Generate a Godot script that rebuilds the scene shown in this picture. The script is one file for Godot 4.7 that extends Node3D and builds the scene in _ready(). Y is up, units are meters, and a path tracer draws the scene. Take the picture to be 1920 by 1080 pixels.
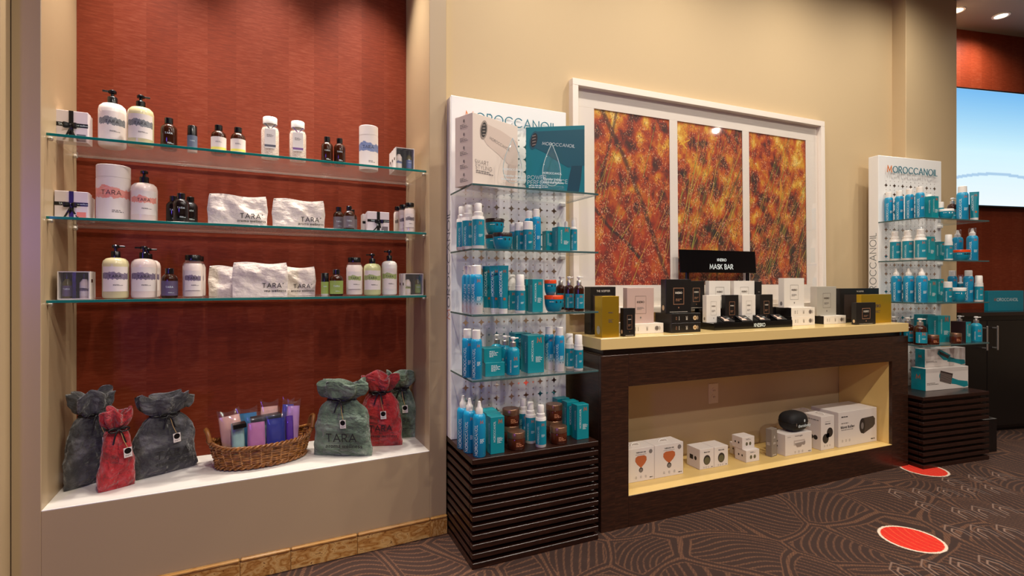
extends Node3D
# A spa shop wall: a lit niche with shelves, two glass display stands, a console counter and a framed picture.

var meshes := {}
var mats := {}
var protos := {}
var taken := {}
var glyph := {}

func _ready() -> void:
	# ------------------------------------------------------------ camera
	var cam := Camera3D.new()
	cam.name = "camera"
	add_child(cam)
	cam.position = Vector3(0, 1.16, 0)
	cam.rotation_degrees = Vector3(0, -22.8, 0)
	var f := 965.6
	cam.set_frustum(0.05 * 1080.0 / f, Vector2(0, -13.8 / f * 0.05), 0.05, 60.0)
	cam.current = true
	# ------------------------------------------------------------ environment and exposure
	var env := Environment.new()
	env.background_mode = Environment.BG_COLOR
	env.background_color = Color(0.02, 0.018, 0.016)
	env.tonemap_mode = Environment.TONE_MAPPER_LINEAR
	env.tonemap_exposure = 1.22
	env.sdfgi_enabled = true
	env.ssao_enabled = true
	env.ssil_enabled = true
	var we := WorldEnvironment.new()
	we.name = "environment"
	we.environment = env
	add_child(we)
	# ------------------------------------------------------------ lights: recessed ceiling lamps, with added fill rows over aisle and shop floor
	make_glyphs()
	var warm := Color(1.0, 0.962, 0.91)
	for a in [
		[0.95, 3.26, -1.72, 1.2, 86.0, warm, 0.06, "along the counter wall"],
		[1.9, 3.26, -1.72, 1.15, 86.0, warm, 0.06, "along the counter wall"],
		[2.85, 3.26, -1.72, 1.1, 86.0, warm, 0.06, "along the counter wall"],
		[3.75, 3.26, -1.72, 0.95, 86.0, warm, 0.06, "along the counter wall"],
		[-0.5656, 2.999, -2.3398, 3.2, 34.0, warm, 0.035, "in the niche top"],
		[-0.1217, 2.999, -2.3714, 3.2, 34.0, warm, 0.035, "in the niche top"],
		[0.3222, 2.999, -2.4030, 3.2, 34.0, warm, 0.035, "in the niche top"],
		[0.1, 3.26, -0.35, 2.3, 86.0, warm, 0.06, "over the aisle, added as fill light"],  # unseen aisle row, added to brighten wall and front faces
		[1.2, 3.26, -0.35, 1.9, 86.0, warm, 0.06, "over the aisle, added as fill light"],
		[2.3, 3.26, -0.35, 1.9, 86.0, warm, 0.06, "over the aisle, added as fill light"],
		[3.4, 3.26, -0.35, 1.9, 86.0, warm, 0.06, "over the aisle, added as fill light"],
		[0.5, 3.26, 1.3, 2.6, 86.0, warm, 0.06, "over the shop floor, added as fill light"],  # unseen lamps behind the camera, added as frontal fill
		[2.4, 3.26, 1.3, 2.6, 86.0, warm, 0.06, "over the shop floor, added as fill light"],
		[5.2, 3.26, 0.6, 2.6, 86.0, warm, 0.06, "over the shop floor, added as fill light"],
		[4.731, 3.26, -2.35, 1.05, 80.0, warm, 0.05, "above the black cabinet near the pilaster"],
		[5.153, 3.26, -2.26, 1.05, 80.0, warm, 0.05, "above the black cabinet and screen"],
	]:
		downlight(Vector3(a[0], a[1], a[2]), a[3], a[4], a[5], a[6], a[7])
	violet_panel()
	# ------------------------------------------------------------ structure
	room()
	niche()
	stand("display_stand", Vector3(0.6525, 0, -1.9625), 1.5, true, "slatted display stand with glass shelves standing beside the niche", 0.385)
	stand("display_stand", Vector3(3.556, 0, -1.9367), -5.3, false, "slatted display stand with glass shelves standing beside the dark cabinet", 0.38)
	counter()
	picture()
	far_room()
	# ------------------------------------------------------------ goods
	for r in ROWS:
		put(r)

# ================================================================ scene helpers
func numbered(n: String) -> String:
	if not taken.has(n):
		taken[n] = 0
		return n
	taken[n] += 1
	return "%s_%03d" % [n, taken[n]]

func thing(called: String, label: String, category: String, group := "", at := Vector3.ZERO, turn := 0.0) -> Node3D:
	var o := Node3D.new()
	o.name = numbered(called)
	add_child(o)
	o.position = at
	o.rotation_degrees.y = turn
	o.set_meta("label", label)
	o.set_meta("category", category)
	if group != "":
		o.set_meta("group", group)
	return o

func part(parent: Node, called: String, m: Mesh, material: Material, at := Vector3.ZERO, rot := Vector3.ZERO) -> MeshInstance3D:
	var o := MeshInstance3D.new()
	o.name = called
	o.mesh = m
	o.material_override = material
	parent.add_child(o, true)
	o.position = at
	o.rotation_degrees = rot
	return o

func struct(called: String, m: Mesh, material: Material, at := Vector3.ZERO, turn := 0.0, label := "", category := "") -> MeshInstance3D:
	var o := part(self, numbered(called), m, material, at, Vector3(0, turn, 0))
	o.set_meta("kind", "structure")
	if label != "":
		o.set_meta("label", label)
		o.set_meta("category", category)
	return o

func mat(key: String, c: Color, rough := 0.5, metal := 0.0) -> StandardMaterial3D:
	if mats.has(key):
		return mats[key]
	var m := StandardMaterial3D.new()
	m.resource_name = key
	m.albedo_color = c
	m.roughness = rough
	m.metallic = metal
	mats[key] = m
	return m

func rgb8(r: int, g: int, b: int) -> Color:
	return Color(r / 255.0, g / 255.0, b / 255.0)

func glass(key := "clear_glass", c := Color(0.93, 0.97, 0.96, 0.06)) -> StandardMaterial3D:
	if mats.has(key):
		return mats[key]
	var m := mat(key, c, 0.03)
	m.transparency = BaseMaterial3D.TRANSPARENCY_ALPHA
	return m

func col(n: String) -> Color:
	return {
		"slate": rgb8(92, 98, 104), "coral": rgb8(226, 128, 110), "purple": rgb8(94, 80, 106), "green": rgb8(140, 158, 78), "blue": rgb8(88, 108, 158), "taupe": rgb8(108, 96, 100),
		"yellow": rgb8(226, 214, 96), "plain": rgb8(40, 26, 22), "greyblue": rgb8(96, 104, 120), "greydark": rgb8(84, 84, 96), "violet": rgb8(122, 84, 140),
		"cream": rgb8(228, 218, 210), "straw": rgb8(198, 186, 144), "blush": rgb8(226, 206, 196), "lime": rgb8(194, 194, 142), "white": rgb8(228, 222, 214),
	}.get(n, Color.WHITE)

# ================================================================ mesh helpers
func commit(v: PackedVector3Array, n: PackedVector3Array, uv: PackedVector2Array, ix: PackedInt32Array) -> ArrayMesh:
	# front faces run clockwise: turn every triangle that disagrees with its normals
	for t in range(0, ix.size(), 3):
		var p := v[ix[t]]
		if (v[ix[t + 2]] - p).cross(v[ix[t + 1]] - p).dot(n[ix[t]] + n[ix[t + 1]] + n[ix[t + 2]]) < 0.0:
			var k := ix[t + 1]
			ix[t + 1] = ix[t + 2]
			ix[t + 2] = k
	var a := []
	a.resize(Mesh.ARRAY_MAX)
	a[Mesh.ARRAY_VERTEX] = v
	a[Mesh.ARRAY_NORMAL] = n
	if uv.size() == v.size():
		a[Mesh.ARRAY_TEX_UV] = uv
	a[Mesh.ARRAY_INDEX] = ix
	var m := ArrayMesh.new()
	m.add_surface_from_arrays(Mesh.PRIMITIVE_TRIANGLES, a)
	return m

# chamfered box, base centre at the origin
func bx(w: float, h: float, d: float, b := 0.0015) -> ArrayMesh:
	var key := "bx%.4f_%.4f_%.4f_%.4f" % [w, h, d, b]
	if meshes.has(key):
		return meshes[key]
	var v := PackedVector3Array()
	var n := PackedVector3Array()
	var uv := PackedVector2Array()
	var ix := PackedInt32Array()
	var hw := Vector3(w / 2, h / 2, d / 2)
	b = minf(b, minf(w, minf(h, d)) * 0.45)
	var add := func(pts: Array, nn: Vector3, uvs: Array) -> void:
		var s := v.size()
		var cr: Vector3 = (pts[1] - pts[0]).cross(pts[2] - pts[0])
		for k in pts.size():
			v.append(pts[k] + Vector3(0, h / 2, 0))
			n.append(nn)
			uv.append(uvs[k] if uvs.size() else Vector2.ZERO)
		for k in range(1, pts.size() - 1):
			if cr.dot(nn) > 0:
				ix.append_array([s, s + k + 1, s + k])
			else:
				ix.append_array([s, s + k, s + k + 1])
	for ax in 3:
		var a1 := (ax + 1) % 3
		var a2 := (ax + 2) % 3
		for sg in [-1.0, 1.0]:
			var nn := Vector3.ZERO
			nn[ax] = sg
			var pts := []
			var uvs := []
			for c in [[-1, -1], [1, -1], [1, 1], [-1, 1]]:
				var p := Vector3.ZERO
				p[ax] = sg * hw[ax]
				p[a1] = c[0] * (hw[a1] - b)
				p[a2] = c[1] * (hw[a2] - b)
				pts.append(p)
				var q := Vector2(p.x / w + 0.5, 0.5 - p.y / h)
				if ax == 0:
					q = Vector2(p.z / d + 0.5, 0.5 - p.y / h)
				elif ax == 1:
					q = Vector2(p.x / w + 0.5, p.z / d + 0.5)
				uvs.append(q)
			add.call(pts, nn, uvs)
			for s2 in [-1.0, 1.0]:
				# edge between +-ax and +-a1
				var e := []
				for t in [-1.0, 1.0]:
					var p1 := Vector3.ZERO
					p1[ax] = sg * hw[ax]
					p1[a1] = s2 * (hw[a1] - b)
					p1[a2] = t * (hw[a2] - b)
					var p2 := p1
					p2[ax] = sg * (hw[ax] - b)
					p2[a1] = s2 * hw[a1]
					if t < 0:
						e.append(p1)
						e.append(p2)
					else:
						e.append(p2)
						e.append(p1)
				var en := Vector3.ZERO
				en[ax] = sg
				en[a1] = s2
				add.call(e, en.normalized(), [])
	for sx in [-1.0, 1.0]:
		for sy in [-1.0, 1.0]:
			for sz in [-1.0, 1.0]:
				var s := Vector3(sx, sy, sz)
				var q := hw - Vector3(b, b, b)
				add.call([Vector3(sx * hw.x, sy * q.y, sz * q.z), Vector3(sx * q.x, sy * hw.y, sz * q.z), Vector3(sx * q.x, sy * q.y, sz * hw.z)], s.normalized(), [])
	meshes[key] = commit(v, n, uv, ix)
	return meshes[key]

# lathe: profile of (radius, height); corners sharper than 40 degrees stay crisp
func lathe(pr: Array, segs := 28, sz := 1.0) -> ArrayMesh:
	var key := "la%s_%d_%.3f" % [str(pr), segs, sz]
	if meshes.has(key):
		return meshes[key]
	var v := PackedVector3Array()
	var n := PackedVector3Array()
	var uv := PackedVector2Array()
	var ix := PackedInt32Array()
	var dirs := []
	for i in pr.size() - 1:
		var t: Vector2 = (pr[i + 1] - pr[i])
		dirs.append(Vector2(t.y, -t.x).normalized())
	var top: float = pr[pr.size() - 1].y
	var ring := func(p: Vector2, nn: Vector2) -> int:
		var s := v.size()
		for k in segs + 1:
			var a := TAU * k / segs
			v.append(Vector3(p.x * sin(a), p.y, p.x * cos(a) * sz))
			n.append(Vector3(nn.x * sin(a), nn.y, nn.x * cos(a) / sz).normalized())
			uv.append(Vector2(float(k) / segs, 1.0 - p.y / maxf(top, 0.001)))
		return s
	for i in pr.size() - 1:
		var na: Vector2 = dirs[i]
		var nb: Vector2 = dirs[i]
		if i > 0 and dirs[i - 1].dot(dirs[i]) > 0.76:
			na = (dirs[i - 1] + dirs[i]).normalized()
		if i < dirs.size() - 1 and dirs[i + 1].dot(dirs[i]) > 0.76:
			nb = (dirs[i + 1] + dirs[i]).normalized()
		var r0: int = ring.call(pr[i], na)
		var r1: int = ring.call(pr[i + 1], nb)
		for k in segs:
			ix.append_array([r0 + k, r1 + k, r1 + k + 1, r0 + k, r1 + k + 1, r0 + k + 1])
	meshes[key] = commit(v, n, uv, ix)
	return meshes[key]

# curved label between two angles (degrees, 0 = front) on a cylinder
func patch(r: float, y0: float, y1: float, a0: float, a1: float, sz := 1.0) -> ArrayMesh:
	var key := "pa%.4f_%.4f_%.4f_%.1f_%.1f_%.2f" % [r, y0, y1, a0, a1, sz]
	if meshes.has(key):
		return meshes[key]
	var v := PackedVector3Array()
	var n := PackedVector3Array()
	var uv := PackedVector2Array()
	var ix := PackedInt32Array()
	var c := int(ceil((a1 - a0) / 12.0))
	for k in c + 1:
		var a := deg_to_rad(lerpf(a0, a1, float(k) / c))
		for y in [y0, y1]:
			v.append(Vector3(r * sin(a), y, r * cos(a) * sz))
			n.append(Vector3(sin(a), 0, cos(a)))
			uv.append(Vector2(float(k) / c, 1.0 if y == y0 else 0.0))
	for k in c:
		var s := k * 2
		ix.append_array([s, s + 1, s + 3, s, s + 3, s + 2])
	meshes[key] = commit(v, n, uv, ix)
	return meshes[key]

func tube(pts: Array, r: float, sides := 6, closed := false) -> ArrayMesh:
	var v := PackedVector3Array()
	var n := PackedVector3Array()
	var ix := PackedInt32Array()
	var c := pts.size()
	var up := Vector3.UP
	for i in c:
		var a: Vector3 = pts[(i - 1 + c) % c] if (i > 0 or closed) else pts[i]
		var b: Vector3 = pts[(i + 1) % c] if (i < c - 1 or closed) else pts[i]
		var t := (b - a).normalized()
		if absf(t.dot(up)) > 0.95:
			up = Vector3.RIGHT
		var x := t.cross(up).normalized()
		var y := x.cross(t).normalized()
		up = y
		for k in sides:
			var an := TAU * k / sides
			var d := x * cos(an) + y * sin(an)
			v.append(pts[i] + d * r)
			n.append(d)
	for i in (c if closed else c - 1):
		var j := (i + 1) % c
		for k in sides:
			var k2 := (k + 1) % sides
			ix.append_array([i * sides + k, j * sides + k2, j * sides + k, i * sides + k, i * sides + k2, j * sides + k2])
	return commit(v, n, PackedVector2Array(), ix)

# flat print: polygon in the x/y plane facing +z
func poly(pts: Array, key := "") -> ArrayMesh:
	if key != "" and meshes.has(key):
		return meshes[key]
	var p := PackedVector2Array(pts)
	var tri := Geometry2D.triangulate_polygon(p)
	var v := PackedVector3Array()
	var n := PackedVector3Array()
	for q in p:
		v.append(Vector3(q.x, q.y, 0))
		n.append(Vector3.BACK)
	var m := commit(v, n, PackedVector2Array(), tri)
	if key != "":
		meshes[key] = m
	return m

func oval(rx: float, ry: float, at := Vector2.ZERO, c := 24, turn := 0.0) -> Array:
	var o := []
	for k in c:
		o.append(at + Vector2(rx * cos(TAU * k / c), ry * sin(TAU * k / c)).rotated(turn))
	return o

# grid surface from a function (i 0..1, j 0..1) -> position
func grid(fn: Callable, ci: int, cj: int, wrap := false) -> ArrayMesh:
	var v := PackedVector3Array()
	var uv := PackedVector2Array()
	var ix := PackedInt32Array()
	for j in cj + 1:
		for i in ci + 1:
			v.append(fn.call(float(i % ci if wrap else i) / ci, float(j) / cj))
			uv.append(Vector2(float(i) / ci, 1.0 - float(j) / cj))
	var n := PackedVector3Array()
	n.resize(v.size())
	var w := ci + 1
	for j in cj:
		for i in ci:
			var s := j * w + i
			ix.append_array([s, s + w, s + w + 1, s, s + w + 1, s + 1])
			var nn := (v[s + w + 1] - v[s]).cross(v[s + w] - v[s + 1])
			n[s] += nn
			n[s + 1] += nn
			n[s + w] += nn
			n[s + w + 1] += nn
	if wrap:
		for j in cj + 1:
			var sum := n[j * w] + n[j * w + ci]
			n[j * w] = sum
			n[j * w + ci] = sum
	for k in n.size():
		n[k] = n[k].normalized()
	return commit(v, n, uv, ix)

# ================================================================ stroke lettering
func arc(cx: float, cy: float, rx: float, ry: float, a0: float, a1: float, c: int) -> Array:
	var o := []
	for k in c + 1:
		var a := deg_to_rad(lerpf(a0, a1, float(k) / c))
		o.append(Vector2(cx + rx * cos(a), cy + ry * sin(a)))
	return o

func pl(s: Array) -> Array:
	var o := []
	for k in range(0, s.size(), 2):
		o.append(Vector2(s[k], s[k + 1]))
	return o

func make_glyphs() -> void:
	glyph = {
		"M": [0.95, [pl([0, 0, 0.1, 1, 0.475, 0.2, 0.85, 1, 0.95, 0])]],
		"O": [1.0, [arc(0.5, 0.5, 0.5, 0.5, 0, 360, 18)]],
		"R": [0.6, [pl([0, 0, 0, 1, 0.3, 1]) + arc(0.3, 0.74, 0.26, 0.26, 90, -90, 7) + pl([0, 0.48]), pl([0.26, 0.48, 0.6, 0])]],
		"C": [0.88, [arc(0.5, 0.5, 0.5, 0.5, 42, 318, 14)]],
		"A": [0.86, [pl([0, 0, 0.43, 1, 0.86, 0]), pl([0.15, 0.33, 0.71, 0.33])]],
		"N": [0.74, [pl([0, 0, 0, 1, 0.74, 0, 0.74, 1])]],
		"I": [0.0, [pl([0, 0, 0, 1])]],
		"L": [0.44, [pl([0, 1, 0, 0, 0.44, 0])]],
		"T": [0.66, [pl([0, 1, 0.66, 1]), pl([0.33, 1, 0.33, 0])]],
		"K": [0.6, [pl([0, 0, 0, 1]), pl([0.58, 1, 0.02, 0.45]), pl([0.2, 0.6, 0.6, 0])]],
		"E": [0.5, [pl([0.5, 1, 0, 1, 0, 0, 0.5, 0]), pl([0, 0.5, 0.46, 0.5])]],
		"S": [0.54, [arc(0.27, 0.74, 0.26, 0.26, 35, 270, 9) + arc(0.27, 0.24, 0.27, 0.24, 90, -145, 9)]],
		"B": [0.56, [pl([0, 0, 0, 1, 0.3, 1]) + arc(0.3, 0.76, 0.23, 0.24, 90, -90, 6) + pl([0, 0.52]), pl([0.3, 0.52]) + arc(0.3, 0.26, 0.26, 0.26, 90, -90, 6) + pl([0, 0])]],
		"P": [0.56, [pl([0, 0, 0, 1, 0.3, 1]) + arc(0.3, 0.73, 0.27, 0.27, 90, -90, 7) + pl([0, 0.46])]],
		"W": [1.1, [pl([0, 1, 0.28, 0, 0.55, 0.9, 0.82, 0, 1.1, 1])]],
		"Y": [0.7, [pl([0, 1, 0.35, 0.45, 0.7, 1]), pl([0.35, 0.45, 0.35, 0])]],
		"G": [0.9, [arc(0.5, 0.5, 0.5, 0.5, 42, 340, 14) + pl([0.97, 0.48, 0.6, 0.48])]],
		"F": [0.48, [pl([0.48, 1, 0, 1, 0, 0]), pl([0, 0.5, 0.42, 0.5])]],
		"H": [0.68, [pl([0, 0, 0, 1]), pl([0.68, 0, 0.68, 1]), pl([0, 0.5, 0.68, 0.5])]],
		"U": [0.66, [pl([0, 1]) + arc(0.33, 0.33, 0.33, 0.33, 180, 360, 9) + pl([0.66, 1])]],
		"D": [0.72, [pl([0, 0, 0, 1, 0.25, 1]) + arc(0.25, 0.5, 0.47, 0.5, 90, -90, 10) + pl([0, 0])]],
		"V": [0.8, [pl([0, 1, 0.4, 0, 0.8, 1])]],
		"'": [0.06, [arc(0.05, 0.95, 0.05, 0.05, 0, 360, 6)]],
	}

# s: text, size: cap height, st: stroke width; up: reads upwards; r: wraps round a cylinder; fn: z of the surface below; from/to: part of the text
func letters(s: String, size: float, st: float, up := false, r := 0.0, gap := 0.28, from := 0, to := 99, fn = null, at := Vector2.ZERO, deep := 0.0) -> ArrayMesh:
	var key := "tx%s_%.4f_%.5f_%s_%.4f_%.2f_%d_%d_%s_%.4f" % [s, size, st, up, r, gap, from, to, at, deep]
	if fn == null and meshes.has(key):
		return meshes[key]
	var total := 0.0
	for ch in s:
		total += (glyph[ch][0] if glyph.has(ch) else 0.35) + gap
	total -= gap
	var v := PackedVector3Array()
	var n := PackedVector3Array()
	var ix := PackedInt32Array()
	var x := -total / 2
	var num := 0
	for ch in s:
		if not glyph.has(ch):
			x += 0.35 + gap
			num += 1
			continue
		if num >= from and num < to:
			for line: Array in glyph[ch][1]:
				var c := line.size()
				var b := v.size()
				for layer in (2 if deep > 0.0 else 1):
					for i in c:
						var d0: Vector2 = (line[i] - line[i - 1]).normalized() if i > 0 else (line[i + 1] - line[i]).normalized()
						var d1: Vector2 = (line[i + 1] - line[i]).normalized() if i < c - 1 else d0
						var t := (d0 + d1)
						t = d0 if t.length() < 0.2 else t.normalized()
						var k := 1.0 / maxf(0.45, t.dot(d0))
						var o := Vector2(-t.y, t.x) * st / 2 * k
						var ext := Vector2.ZERO
						if i == 0:
							ext = -d1 * st * 0.3
						elif i == c - 1:
							ext = d0 * st * 0.3
						for sg in [1.0, -1.0]:
							var p: Vector2 = (line[i] + Vector2(x, -0.5)) * size + o * sg + ext
							if up:
								p = Vector2(-p.y, p.x)
							p += at
							if r > 0.0:
								v.append(Vector3(r * sin(p.x / r), p.y, r * cos(p.x / r)))
								n.append(Vector3(sin(p.x / r), 0, cos(p.x / r)))
							else:
								var z: float = fn.call(p.x, p.y) if fn != null else 0.0
								v.append(Vector3(p.x, p.y, z + (deep if layer == 0 else 0.0)))
								n.append(Vector3.BACK)
				for i in c - 1:
					var q := b + i * 2
					ix.append_array([q, q + 2, q + 1, q + 1, q + 2, q + 3])
					if deep > 0.0:
						var e := q + c * 2
						ix.append_array([q, e, q + 2, q + 2, e, e + 2, q + 1, q + 3, e + 1, e + 1, q + 3, e + 3])
		x += glyph[ch][0] + gap
		num += 1
	var m := commit(v, n, PackedVector2Array(), ix)
	if fn == null:
		meshes[key] = m
	return m

# rows of fine print too small to read, as thin printed bars
func fineprint(rows: Array, w: float, lh: float, r := 0.0, at := Vector2.ZERO) -> ArrayMesh:
	var key := "fp%s_%.4f_%.4f_%.4f_%s" % [str(rows), w, lh, r, at]
	if meshes.has(key):
		return meshes[key]
	var v := PackedVector3Array()
	var n := PackedVector3Array()
	var ix := PackedInt32Array()
	for k in rows.size():
		var y: float = at.y - k * lh * 1.9
		var x0: float = at.x
		# each row is broken into words
		var x := x0
		var left: float = rows[k] * w
		var wd := 0
		while left > lh * 0.6:
			var ln := minf(left, lh * [3.2, 2.1, 4.0, 2.6][(wd + k) % 4])
			var b := v.size()
			for c in [[x, y], [x + ln, y], [x, y + lh], [x + ln, y + lh]]:
				if r > 0:
					v.append(Vector3(r * sin(c[0] / r), c[1], r * cos(c[0] / r)))
					n.append(Vector3(sin(c[0] / r), 0, cos(c[0] / r)))
				else:
					v.append(Vector3(c[0], c[1], 0))
					n.append(Vector3.BACK)
			ix.append_array([b, b + 2, b + 1, b + 1, b + 2, b + 3])
			x += ln + lh * 0.7
			left -= ln + lh * 0.7
			wd += 1
	meshes[key] = commit(v, n, PackedVector2Array(), ix)
	return meshes[key]

# small mixed-case lettering with a font
func words(s: String, size: float, weight := 400) -> TextMesh:
	var key := "wd%s_%.4f_%d" % [s, size, weight]
	if meshes.has(key):
		return meshes[key]
	var t := TextMesh.new()
	var fo := SystemFont.new()
	fo.font_names = PackedStringArray(["Droid Sans"])
	fo.font_weight = weight
	t.font = fo
	t.text = s
	t.font_size = 24
	t.pixel_size = size / 17.0
	t.depth = 0.0004
	t.curve_step = 4.0
	meshes[key] = t
	return t

# ================================================================ goods
func put(r: Array) -> void:
	var key := str(r[0]) + str(r[1])
	var o: Node3D
	var nm := numbered(r[6])
	if protos.has(key):
		o = protos[key].duplicate()
		o.name = nm
		add_child(o)
	else:
		o = Node3D.new()
		o.name = nm
		add_child(o)
		build_kind(o, r[0], r[1])
		protos[key] = o
	o.position = Vector3(r[2], r[3] + 0.0004, r[4])
	o.rotation_degrees = Vector3(0, r[5], 0)
	o.set_meta("label", r[7])
	o.set_meta("category", r[8])
	if r[9] != "":
		o.set_meta("group", r[9])

func build_kind(o: Node3D, kind: String, a: Array) -> void:
	match kind:
		"hair", "dry", "mousse", "mousse_open": k_can(o, kind, a[0], a[1])
		"lotion": k_lotion(o, a[0], a[1])
		"foam": k_foam(o, a[0], a[1])
		"whitecap": k_whitecap(o, a[0], a[1])
		"mistbottle": k_mist(o, a[0], a[1])
		"pump": k_pump(o, a[0], a[1], a[2])
		"jar": k_jar(o, a[0], a[1], a[2])
		"amber_jar": k_amber_jar(o, a[0], a[1])
		"tube": k_tube(o, a[0], a[1])
		"carton", "lowcarton", "browncarton": k_carton(o, kind, a[0], a[1], a[2])
		"dryerbox": k_dryerbox(o, a[0], a[1], a[2], a[3])
		"award": k_award(o, a[0], a[1])
		"brushbox": k_brushbox(o, a[0], a[1], a[2], a[3])
		"maskbox": k_maskbox(o, a[0], a[1], a[2], a[3], a[4])
		"flatbox": k_flatbox(o, a[0], a[1], a[2], a[3], a[4])
		"tray": k_tray(o, a[0], a[1])
		"card": k_card(o, a[0], a[1])
		"sign": k_sign(o, a[0], a[1])
		"massager", "ballbox", "smallbox", "greybox", "gogglebox", "duobox", "rollerbox": k_devicebox(o, kind, a[0], a[1], a[2])
		"case": k_case(o, a[0], a[1], a[2])
		"giftbox": k_giftbox(o, a[0], a[1], a[2], a[3])
		"windowbox": k_windowbox(o, a[0], a[1], a[2], a[3])
		"tpump": k_tpump(o, a[0], a[1], a[2], a[3], a[4])
		"tbottle": k_tbottle(o, a[0], a[1], a[2], a[3])
		"rollon": k_rollon(o, a[0], a[1], a[2])
		"saltjar": k_saltjar(o, a[0], a[1], a[2])
		"tjar": k_tjar(o, a[0], a[1], a[2])
		"canister": k_canister(o, a[0], a[1], a[2])
		"pouch": k_pouch(o, a[0], a[1], a[2], a[3])
		"bag": k_bag(o, a[0], a[1], a[2], a[3], a[4], a[5])
		"basket": k_basket(o, a[0], a[1], a[2])
		"sachet": k_sachet(o, a[0], a[1], a[2], a[3])

func V(x: float, y: float) -> Vector2:
	return Vector2(x, y)

func m_blue() -> StandardMaterial3D: return mat("can_blue", rgb8(20, 142, 184), 0.28)
func m_teal() -> StandardMaterial3D: return mat("carton_teal", rgb8(6, 134, 144), 0.38)
func m_label() -> StandardMaterial3D: return mat("label_teal", rgb8(12, 132, 152), 0.4)
func m_white() -> StandardMaterial3D: return mat("white_plastic", rgb8(232, 226, 218), 0.35)
func m_print() -> StandardMaterial3D: return mat("white_print", rgb8(214, 226, 226), 0.5)
func m_orange() -> StandardMaterial3D: return mat("copper_print", rgb8(190, 96, 52), 0.4)
func m_black() -> StandardMaterial3D: return mat("black_plastic", rgb8(16, 15, 16), 0.22)
func m_ink() -> StandardMaterial3D: return mat("black_print", rgb8(24, 22, 24), 0.5)
func m_grey() -> StandardMaterial3D: return mat("grey_print", rgb8(126, 118, 114), 0.5)
func m_card() -> StandardMaterial3D: return mat("white_card", rgb8(226, 216, 208), 0.5)
func m_amber() -> StandardMaterial3D: return mat("amber_glass", rgb8(52, 22, 10), 0.1)
func m_silver() -> StandardMaterial3D: return mat("brushed_silver", rgb8(196, 190, 182), 0.32, 0.85)

func brand_print(o: Node3D, r: float, y0: float, h: float, left := -0.6, rightside := true) -> void:
	var sz := h * 0.62 / 9.7
	part(o, "lettering", letters("MOROCCANOIL", sz * 1.05, sz * 0.17, true, r + 0.0005, 0.24, 0, 99, null, Vector2(r * left, y0 + h * 0.4)), m_print())
	if rightside:
		part(o, "emblem", letters("M", r * 0.5, r * 0.09, false, r + 0.0005, 0.28, 0, 99, null, Vector2(r * 0.3, y0 + h * 0.83)), m_orange())
		part(o, "fine_print", fineprint([1, 0.8, 0.9, 0.6], r * 0.75, h * 0.014, r + 0.0005, Vector2(r * 0.02, y0 + h * 0.42)), m_print())

func k_can(o: Node3D, kind: String, r: float, h: float) -> void:
	var hb := h * 0.82
	if kind.begins_with("mousse"):
		hb = h * 0.76
	var body := lathe([V(0, 0), V(r * 0.94, 0), V(r, r * 0.08), V(r, hb - r * 0.62), V(r * 0.95, hb - r * 0.36), V(r * 0.84, hb - r * 0.14), V(r * 0.7, hb), V(0, hb)])
	if kind == "dry":
		part(o, "body", body, dry_material())
	else:
		part(o, "body", body, m_blue())
	if kind.begins_with("mousse"):
		var hc := h - hb
		part(o, "nozzle", lathe([V(0, hb), V(r * 0.55, hb), V(r * 0.55, hb + hc * 0.36), V(r * 0.34, hb + hc * 0.5), V(r * 0.2, hb + hc * 0.92), V(0, hb + hc * 0.95)], 20), m_white())
		if kind == "mousse":
			part(o, "overcap", lathe([V(r * 0.66, hb - 0.002), V(r * 0.64, h - r * 0.12), V(r * 0.52, h), V(0, h)], 24), glass("clear_plastic", Color(0.95, 0.96, 0.97, 0.025)))
	else:
		part(o, "cap", lathe([V(0, hb - 0.003), V(r * 0.76, hb - 0.003), V(r * 0.74, h - r * 0.1), V(r * 0.64, h), V(0, h)], 24), m_white())
	brand_print(o, r, 0.0, hb)
	if kind == "dry":
		part(o, "name_bar", fineprint([1], r * 0.7, hb * 0.03, r + 0.0006, Vector2(r * 0.0, hb * 0.24)), m_ink())

func dry_material() -> StandardMaterial3D:
	if mats.has("dry_can"):
		return mats["dry_can"]
	var im := Image.create(4, 128, false, Image.FORMAT_RGB8)
	for y in 128:
		var t := clampf((y / 127.0 - 0.5) / 0.35, 0, 1)
		im.fill_rect(Rect2i(0, y, 4, 1), rgb8(20, 142, 184).lerp(rgb8(226, 220, 216), t * t * (3 - 2 * t)))
	var m := mat("dry_can", Color.WHITE, 0.3)
	m.albedo_texture = ImageTexture.create_from_image(im)
	return m

func k_lotion(o: Node3D, r: float, h: float) -> void:
	var hb := h * 0.68
	part(o, "body", lathe([V(0, 0), V(r * 0.94, 0), V(r, r * 0.08), V(r, hb - 0.003), V(r * 0.95, hb), V(0, hb)]), m_white())
	var lb := part(o, "label", patch(r + 0.0004, hb * 0.1, hb * 0.9, -75, 80), m_label())
	brand_print(lb, r, hb * 0.08, hb * 0.84, -0.62)
	part(o, "pump_head", lathe([V(0, hb), V(r * 0.78, hb), V(r * 0.78, hb + h * 0.08), V(r * 0.62, hb + h * 0.1), V(r * 0.62, h * 0.94), V(r * 0.5, h * 0.96), V(0, h * 0.96)], 22), m_white())
	part(o, "overcap", lathe([V(r * 0.97, hb + 0.001), V(r * 0.95, h - r * 0.12), V(r * 0.84, h), V(0, h)], 24), glass("clear_plastic", Color(0.95, 0.96, 0.97, 0.025)))

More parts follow.
